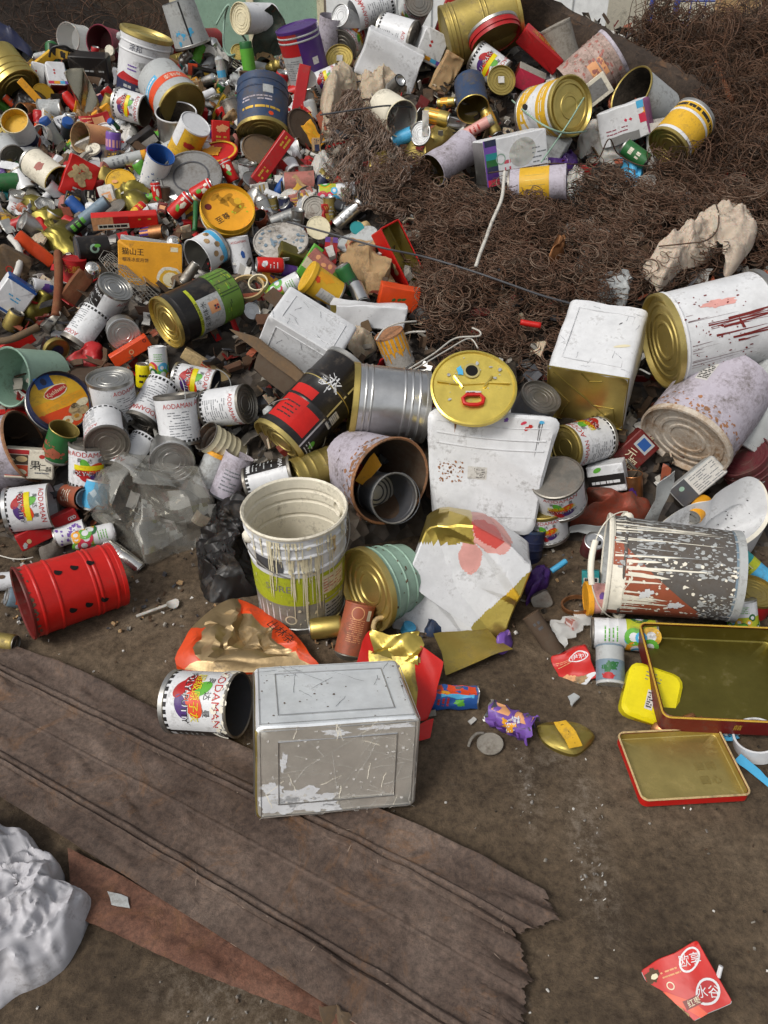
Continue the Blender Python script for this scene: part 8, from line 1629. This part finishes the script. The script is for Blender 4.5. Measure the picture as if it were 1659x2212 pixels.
# ------------------------------------------------------------------ rusty sheet, strip and white sack at the front
SHEETDIR = (lambda d: math.atan2(d.y, d.x))(hit(1060, 1862) - hit(-60, 1362))
def rust_mat(name, c0, c1, c2, sc=1.0):
    m, nt, b, L = nodes_mat(name); tc = NN(nt, 'ShaderNodeTexCoord')
    n1 = NN(nt, 'ShaderNodeTexNoise', i_Scale=3.2 * sc, i_Detail=9.0, i_Roughness=.68, i_Distortion=.4); L(tc.outputs['Object'], n1.inputs['Vector'])
    mp = NN(nt, 'ShaderNodeMapping'); mp.vector_type = 'TEXTURE'; mp.inputs['Rotation'].default_value = (0, 0, SHEETDIR); mp.inputs['Scale'].default_value = (.9, .11, .3); L(tc.outputs['Object'], mp.inputs['Vector'])
    n2 = NN(nt, 'ShaderNodeTexNoise', i_Scale=1.4, i_Detail=7.0, i_Roughness=.7); L(mp.outputs[0], n2.inputs['Vector'])
    n3 = NN(nt, 'ShaderNodeTexNoise', i_Scale=70.0, i_Detail=8.0, i_Roughness=.85); L(tc.outputs['Object'], n3.inputs['Vector'])
    n4 = NN(nt, 'ShaderNodeTexNoise', i_Scale=7.0, i_Detail=8.0, i_Roughness=.8, i_Distortion=1.0); L(tc.outputs['Object'], n4.inputs['Vector'])
    base = ramp(nt, n1.outputs[0], [(.30, c0), (.5, c1), (.72, c2)])
    st = ramp(nt, n2.outputs[0], [(.4, (.72, .7, .68)), (.5, (1, 1, 1)), (.6, (1.25, 1.22, 1.18))])
    mx = NN(nt, 'ShaderNodeMix', data_type='RGBA', blend_type='MULTIPLY'); mx.inputs['Factor'].default_value = .35; L(base, mx.inputs['A']); L(st, mx.inputs['B'])
    sp = ramp(nt, n3.outputs[0], [(.38, (.5, .5, .5)), (.5, (1, 1, 1)), (.62, (1.55, 1.5, 1.44))])
    mx2 = NN(nt, 'ShaderNodeMix', data_type='RGBA', blend_type='MULTIPLY'); mx2.inputs['Factor'].default_value = .8; L(mx.outputs['Result'], mx2.inputs['A']); L(sp, mx2.inputs['B'])
    og = ramp(nt, n4.outputs[0], [(.55, (0, 0, 0)), (.65, (.45, .45, .45))])
    mx3 = NN(nt, 'ShaderNodeMix', data_type='RGBA'); L(og, mx3.inputs['Factor']); L(mx2.outputs['Result'], mx3.inputs['A']); mx3.inputs['B'].default_value = (.17, .082, .032, 1)
    L(mx3.outputs['Result'], b.inputs['Base Color']); b.inputs['Roughness'].default_value = .68; b.inputs['Specular IOR Level'].default_value = .22
    ad = NN(nt, 'ShaderNodeMath', operation='MULTIPLY_ADD'); ad.inputs[1].default_value = .4; L(n3.outputs[0], ad.inputs[0]); L(n4.outputs[0], ad.inputs[2])
    bp = NN(nt, 'ShaderNodeBump', i_Strength=.8, i_Distance=.006); L(ad.outputs[0], bp.inputs['Height']); L(bp.outputs[0], b.inputs['Normal'])
    return m
def polyl(pts, s):
    L_ = [0]
    for a, b in zip(pts, pts[1:]): L_.append(L_[-1] + (b - a).length)
    t = s * L_[-1]
    for i in range(len(pts) - 1):
        if t <= L_[i + 1] or i == len(pts) - 2:
            return pts[i].lerp(pts[i + 1], (t - L_[i]) / (L_[i + 1] - L_[i]))
def rusty_sheet():
    G_ = lambda l: [hit(x, y) for x, y in l]
    top = G_([(-60, 1362), (905, 1800), (1172, 1938)])
    bot = G_([(-60, 1692), (829, 2262), (1090, 2440)])
    nu, nv = 150, 150; rg = random.Random(5)
    rag = [.022 * noise.noise(Vector((v * 9, 1, 0))) + .012 * noise.noise(Vector((v * 40, 3, 0))) + .010 * noise.noise(Vector((v * 110, 8, 0))) + .02 * math.exp(-((v - .13) / .05) ** 2) - .035 * math.exp(-((v - .28) / .06) ** 2) for v in [j / nv for j in range(nv + 1)]]
    RB = ((.215, .009, .017), (.262, .011, .012), (.50, .002, .009), (.77, .009, .015), (.81, .009, .010))
    def fn(u, v):
        j = int(round(v * nv)); s = u * (1 + (rag[j] if u > .5 else 0) * (u - .5) * 2)
        a, b = polyl(top, min(1.03, s)), polyl(bot, min(1.03, s)); p = a.lerp(b, v)
        z = .012 + sum(h * min(1, max(0, 1.6 * (1 - abs(v - c + .003 * math.sin(u * 5)) / w))) for c, h, w in RB)
        z += .004 * noise.noise(Vector((p.x * 1.8, p.y * 1.8, 2))) + .0022 * noise.noise(Vector((p.x * 9, p.y * 9, 7))) + .006
        z += .02 * max(0, u - .93) / .07 * noise.noise(Vector((v * 14, 0, 4))) + .018 * math.exp(-((v - 0) / .05) ** 2) * (.5 + noise.noise(Vector((u * 6, 0, 9))))
        z += .01 * max(0, noise.noise(Vector((u * 18, v * 9, 3)))) 
        return Vector((p.x, p.y, max(.004, z)))
    m1 = rust_mat('rusty_metal', (.042, .028, .022), (.080, .056, .044), (.135, .100, .080)); mb = MB(); 
    def key(u, v):
        if u > .962 and .60 < v + .03 * noise.noise(Vector((u * 80, v * 40, 0))) < .70: return 'bluepaint'
        return m1
    mb.grid(fn, nu, nv, m1, .0015)
    mb.slots.append('bluepaint'); mb.slots.append('paper')
    for i in range(nu * nv):
        u, v = (i % nu + .5) / nu, (i // nu + .5) / nv
        if u > .955 and .585 < v + .05 * noise.noise(Vector((u * 60, v * 30, 0))) < .68: mb.m[i] = 1
    g = lambda u, v, h: fn(max(0, min(1, u)), max(0, min(1, v))) + Vector((0, 0, h))
    rg = random.Random(8)
    for i in range(150):
        u, v, a, l = rg.betavariate(2.2, 1.2), rg.random(), rg.gauss(0, .9), rg.uniform(.008, .05); p_ = [(u, v)]
        for j in range(4): p_.append((p_[-1][0] + l * .25 * math.cos(a) + rg.uniform(-.002, .002), p_[-1][1] + l * .9 * math.sin(a) + rg.uniform(-.006, .006)))
        mb.tube([g(x, y, .0005) for x, y in p_], rg.uniform(.0004, .0011), 'scuff', 3)
    for i in range(60): mb.ell(g, rg.betavariate(2, 1.2) * .95, rg.random(), rg.uniform(.001, .006), rg.uniform(.002, .012), rg.choice(['scuff', 'scuff', 'rustred', 'dwood']), .0011, rg.random() * 3, 9, .6, 1)
    for u, v, s in ((.07, .13, 1), (.9, .83, .25), (.16, .88, .2)): mb.ell(g, u, v, .014 * s, .035 * s, 'hole', .0014, .4, 14, .25)
    single(mb, 'rusty_sheet', 'long rusty brown corrugated metal sheet with a ragged end on the ground', 'sheet', sharp=60)
rusty_sheet()
# red strip under the sheet
def strip():
    cs = [(140, 1850), (170, 1975), (215, 2000), (300, 2050), (430, 2108), (600, 2172), (760, 2230), (900, 2290), (1000, 2330), (1000, 2300), (760, 2185), (420, 1985), (250, 1895)]
    P_ = [hit(x, y) for x, y in cs]; m = rust_mat('red_rust', (.06, .026, .016), (.11, .052, .034), (.15, .078, .052), 1.6)
    a = [hit(x, y) for x, y in [(150, 1840), (250, 1890), (420, 1990), (760, 2190), (1000, 2310)]]; b = [hit(x, y) for x, y in [(160, 1985), (250, 2025), (430, 2110), (640, 2190), (1000, 2345)]]
    def fn(u, v): p = polyl(a, u).lerp(polyl(b, u), v); return Vector((p.x, p.y, .006 + .008 * noise.noise(Vector((u * 6, v * 2, 1))) + .006 * abs(noise.noise(Vector((u * 20, v * 4, 1)))) + .004))
    mb = MB(); mb.grid(fn, 60, 12, m, .002); single(mb, 'rusty_strip', 'red brown rusty metal strip under the lower edge of the corrugated sheet', 'strip')
    sheet('D', [(232, 1925, .02), (275, 1940, .02), (283, 1962, .018), (240, 1955, .018)], 'lgrey', .002, .05, 6, 4, .002, name='metal_scrap', cat='scrap', label='pale grey metal corner between rusty strip and corrugated sheet')
strip()
mound('D', [(-120, 1760), (-20, 1772), (18, 1800), (62, 1806), (90, 1840), (136, 1880), (142, 1936), (192, 1940), (200, 1966), (165, 2050), (120, 2110), (40, 2150), (-40, 2200), (-140, 2180)], .09, 'sack', .034, .13, 'plastic_sack', 'sack', 'white woven plastic sack at the corner beside the rusty sheet', rings=34, n=10, k=7, power=.5, sharp=26, seed=5, a2=.35)
sheet('D', [(690, 2180, .02), (760, 2190, .02), (800, 2240, .01), (700, 2230, .01)], 'wood', .01, .04, 10, 8, .003, name='rag', cat='cloth', label='brown shreds at the lower edge of the rusty sheet')
# ------------------------------------------------------------------ dark beam, long wires
def beam():
    pts = [at('T2', 60, -10, .02), at('T2', 330, 140, .06), at('T2', 600, 290, .08), at('T2', 850, 430, .08), at('T2', 1100, 570, .08), at('T2', 1300, 700, .06)]
    P_ = catmull(pts, 8); mb = MB(); N = len(P_); R_ = []
    m = rust_mat('charred_rust', (.016, .011, .008), (.036, .025, .018), (.065, .044, .03), 2)
    t0 = (P_[-1] - P_[0]).normalized(); side = t0.cross(Vector((0, 0, 1))).normalized(); up = side.cross(t0)
    prof = [(-.06, -.08), (-.065, .02), (-.045, .055), (-.015, .035), (.0, .06), (.025, .04), (.05, .045), (.065, .0), (.06, -.08)]
    for i, p in enumerate(P_):
        R_.append(len(mb.v)); k = 1 + .12 * noise.noise(Vector((i * .5, 0, 0)))
        for q, (a, b) in enumerate(prof): mb.v.append(p + side * (a * k + .012 * noise.noise(Vector((i * .7, q, 1)))) + up * (b * k + .016 * noise.noise(Vector((i * .6, q * 2, 5)))))
    n = len(prof)
    for i in range(N - 1):
        for q in range(n):
            q2 = (q + 1) % n; mb.f.append([R_[i] + q, R_[i] + q2, R_[i + 1] + q2, R_[i + 1] + q]); mb.m.append(mb.slot(m))
    mb.f.append([R_[0] + q for q in range(n)]); mb.m.append(0); mb.f.append([R_[-1] + q for q in range(n)][::-1]); mb.m.append(0)
    single(mb, 'metal_beam', 'charred dark rusty beam sloping down the side of the wire heap', 'beam', sharp=25)
beam()
wire([('T2', 1235, 255, .1), ('T2', 1330, 440, .13), ('T2', 1380, 560, .13), ('T2', 1430, 665, .1)], .013, 'rustred', 'rusty red angle bar leaning in the wire heap', 'metal_bar', 'bar', n=3)
wire([('M1', 200, 400, .1), ('M1', 450, 468, .13), ('M1', 800, 565, .17), ('M1', 1100, 630, .16), ('M1', 1400, 720, .15), ('M1', 1659, 810, .13), ('M2', 200, 880, .12), ('M2', 440, 945, .1)], .0042, 'dgrey', 'long straight dark grey rod crossing the coils', 'metal_rod', 'rod')
wire([('T1', 415, 745, .2), ('T1', 620, 715, .22), ('T1', 850, 685, .2), ('T1', 1010, 695, .16)], .004, 'dgrey', 'dark wire stretched in front of the beige bag')
wire([('T2', -150, 1120, .16), ('T2', 0, 1100, .16), ('T2', 250, 1060, .17), ('T2', 480, 1065, .16), ('T2', 560, 1030, .2), ('T2', 630, 900, .28), ('T2', 690, 1000, .2), ('T2', 850, 1075, .16), ('T2', 1050, 1050, .16), ('T2', 1160, 1110, .16), ('M2', 1280, 200, .16), ('M2', 1335, 330, .18), ('M2', 1330, 450, .2), ('M2', 1260, 520, .2), ('M2', 1140, 540, .18), ('M2', 950, 560, .14)], .0026, 'wirebrown', 'long grey brown wire looping over pails, coils and beige rag')
wire([('T2', 0, 650, .12), ('T2', 170, 790, .22), ('T2', 330, 860, .2), ('T2', 480, 850, .14)], .004, 'mint', 'pale green wire over the yellow and white pail')
wire([('T2', 480, 610, .26), ('T2', 390, 760, .24), ('T2', 310, 880, .18), ('T2', 190, 1050, .16)], .0035, 'mint', 'second pale green wire crossing the half black lid')
wire([('T2', 1659, 950, .12), ('T2', 1500, 1050, .13), ('T2', 1380, 1110, .13), ('T2', 1180, 1130, .12)], .0022, 'wirebrown', 'grey brown wire arching over the wire heap at the edge')
wire([('T0', 1400, 160, .1), ('T0', 1470, 40, .25), ('T0', 1500, 60, .22), ('T0', 1540, 180, .16), ('T0', 1600, 290, .1), ('T0', 1500, 360, .1), ('T0', 1450, 300, .1), ('T0', 1455, 120, .2), ('T0', 1480, 30, .26)], .006, 'mint', 'tangle of pale green cord at the heap top', 'cord', 'cord')
wire([('L1', 780, 130, .14), ('L1', 830, 60, .16), ('L1', 930, 20, .16), ('L1', 1040, 8, .14)], .0032, 'wirewhite', 'pale curved wire above the bare metal pail')
wire([('L1', 905, 110, .12), ('L1', 1000, 80, .12), ('L1', 1100, 75, .12)], .004, 'wirewhite', 'short pale wire under the pale curved one')
wire([('L1', 860, 370, .2), ('L1', 900, 410, .22), ('L1', 960, 340, .2), ('L1', 1150, 220, .18), ('L1', 1290, 120, .16), ('L1', 1440, 105, .15), ('L1', 1450, 75, .15), ('L1', 1400, 50, .14)], .003, 'wirewhite', 'white bent wire reaching from bare metal pail to the coils')
wire([('L1', 780, 440, .2), ('L1', 770, 300, .2), ('L1', 800, 480, .22), ('L1', 880, 460, .22), ('L1', 920, 380, .22), ('L1', 1080, 290, .2), ('L1', 1230, 200, .17), ('L1', 1380, 120, .15), ('L1', 1440, 185, .13)], .0026, 'wirewhite', 'second white wire wound over the bare metal pail')
wire([('T0', 320, 370, .14), ('T0', 340, 310, .18), ('T0', 420, 300, .18), ('T0', 480, 340, .14)], .006, 'black', 'black cable loop beside the black square tin', 'cable', 'cable')
# ------------------------------------------------------------------ far background
def bg():
    y = 8.0
    def px2(x, py):  # point of the far wall plane seen at a pixel
        d = ray(x, py); t = y / d.y; return EYE + d * t
    def wallp(name, label, x0, x1, z0, z1, key, yy, kids=None, cat='wall'):
        mb = MB(); mb.box(((x0 + x1) / 2, yy, (z0 + z1) / 2), (x1 - x0, .1, z1 - z0), key); return single(mb, name, label, cat)
    a, b = px2(706, 30), px2(1308, 30)
    
    w = wallp('panel_wall', 'bright white panelled wall behind the heap', a.x, b.x, 0, 3.2, 'wallwhite', y)
    mb = MB()
    for i in range(1, 8): mb.box((a.x + (b.x - a.x) * i / 8 - w.location.x, y - .053 - w.location.y, 1.6), (.012, .006, 3.2), 'lgrey')
    mb.build('panel_seam', w)
    c = px2(380, 30)
    o = root('glazed_partition', 'green tinted glazed partition beside the white wall', 'partition', Matrix.Translation((0, y, 0)))
    mb = MB(); mb.box(((c.x + a.x) / 2 - .03, 0, 1.6), (a.x - c.x - .1, .02, 3.2), 'glassgreen'); mb.build('pane', o)
    mb = MB()
    for x in (c.x, (c.x + a.x) / 2, a.x - .05): mb.box((x, -.03, 1.6), (.06, .06, 3.2), 'cream')
    mb.build('frame', o)
    wallp('shed_wall', 'dark brown shed wall at the far end', -9, c.x - .04, 0, 3.2, 'wallgrey', y + .05)
    e = px2(1660, 30)
    wallp('far_wall', 'pale cream wall behind the blue trolley', b.x + .02, 9, 0, 3.2, 'ivory', y + 1.5)
    # blue trolley with boards
    t = root('wire_trolley', 'blue wire mesh trolley loaded with odd boards', 'trolley', Matrix.Translation((2.75, 6.75, 0)))
    mb = MB()
    for z in np.linspace(.7, 1.75, 9): mb.tube([(-.7, -.3, z), (.9, -.3, z)], .006, 'blue2', 5)
    for x in np.linspace(-.7, .9, 17): mb.tube([(x, -.3, .7), (x, -.3, 1.75)], .005, 'blue2', 5)
    mb.build('mesh_side', t); mb = MB(); 
    for x in (-.7, .9):
        for yy in (-.3, .3): mb.box((x, yy, .875), (.03, .03, 1.75), 'blue2')
    mb.box((.1, 0, .7), (1.6, .6, .03), 'blue2'); mb.build('frame', t)
    for i, (x, z, k, lab) in enumerate(((.0, 1.14, 'tan', 'tan wooden board lying on the blue trolley'), (.3, 1.20, 'peach', 'orange wooden board on the blue trolley'), (.75, 1.32, 'lgreen', 'green bag on the blue trolley'), (.1, 1.3, 'paper', 'white carton on the blue trolley'))):
        mb = MB(); mb.prism(.9 if i < 2 else .3, .05 if i < 2 else .16, .35, .02, k, .01); mb.v = [p + Vector((2.75 + x, 6.4 if i < 2 else 6.75, z)) for p in mb.v]
        single(mb, 'wooden_board' if i < 2 else 'carton', lab, 'board' if i < 2 else 'box', deform=crease(i, .03, .2, 3) if i > 1 else None)
bg()
# ------------------------------------------------------------------ light
def light():
    el, az = rad(50), rad(230)
    w = bpy.data.worlds.new('World'); SC.world = w; w.use_nodes = True; nt = w.node_tree; b = nt.nodes['Background']
    s = NN(nt, 'ShaderNodeTexSky', sky_type='NISHITA'); s.sun_disc = False; s.sun_elevation = el; s.sun_rotation = az; s.air_density = 1.0; s.dust_density = 4.0; s.ozone_density = .6
    h = NN(nt, 'ShaderNodeHueSaturation'); h.inputs['Saturation'].default_value = .25
    nt.links.new(s.outputs[0], h.inputs['Color']); nt.links.new(h.outputs[0], b.inputs['Color']); b.inputs['Strength'].default_value = SKY
    l = bpy.data.lights.new('sun', 'SUN'); l.energy = SUN; l.angle = rad(14); l.color = (1, .96, .9); o = bpy.data.objects.new('sun', l); COL.objects.link(o)
    d = Vector((math.sin(az) * math.cos(el), math.cos(az) * math.cos(el), math.sin(el))); o.rotation_euler = d.to_track_quat('Z', 'Y').to_euler()
    SC.view_settings.view_transform = 'Standard'; SC.view_settings.look = 'None'; SC.view_settings.gamma = 1; SC.view_settings.exposure = EXPO
SKY, SUN, EXPO = .14, 1.6, 0.14
light()
GN = {'paint_can': 'putty and paint cans in the heap', 'bucket': 'buckets and pails in the scrap yard', 'drink_can': 'drink cans among the rubbish', 'food_can': 'food cans among the rubbish', 'carton': 'cartons and small boxes among the rubbish', 'aerosol_can': 'spray cans among the rubbish', 'lid_disc': 'loose round lids', 'plastic_bag': 'plastic bags on the heap', 'square_tin': 'square tins', 'biscuit_tin': 'biscuit and cake tins', 'milk_tin': 'white milk tins', 'wire': 'loose wires on the heap', 'crushed_tin': 'crushed tins', 'foil_wrapper': 'foil scraps', 'plastic_wrapper': 'plastic wrappers', 'paper_scrap': 'paper scraps', 'tin_sheet': 'flattened tin sheets', 'bottle_stopper': 'loose caps', 'bottle': 'small bottles', 'plate': 'cluttered plates'}
for o_ in SC.objects:
    if o_.parent is None and 'category' in o_ and 'group' not in o_:
        b_ = o_.name.split('.')[0]
        if b_ in GN: o_['group'] = GN[b_]
SC.cycles.max_bounces = 6; SC.cycles.diffuse_bounces = 3; SC.cycles.glossy_bounces = 3; SC.cycles.transparent_max_bounces = 6; SC.cycles.use_denoising = True; SC.cycles.sample_clamp_indirect = 4
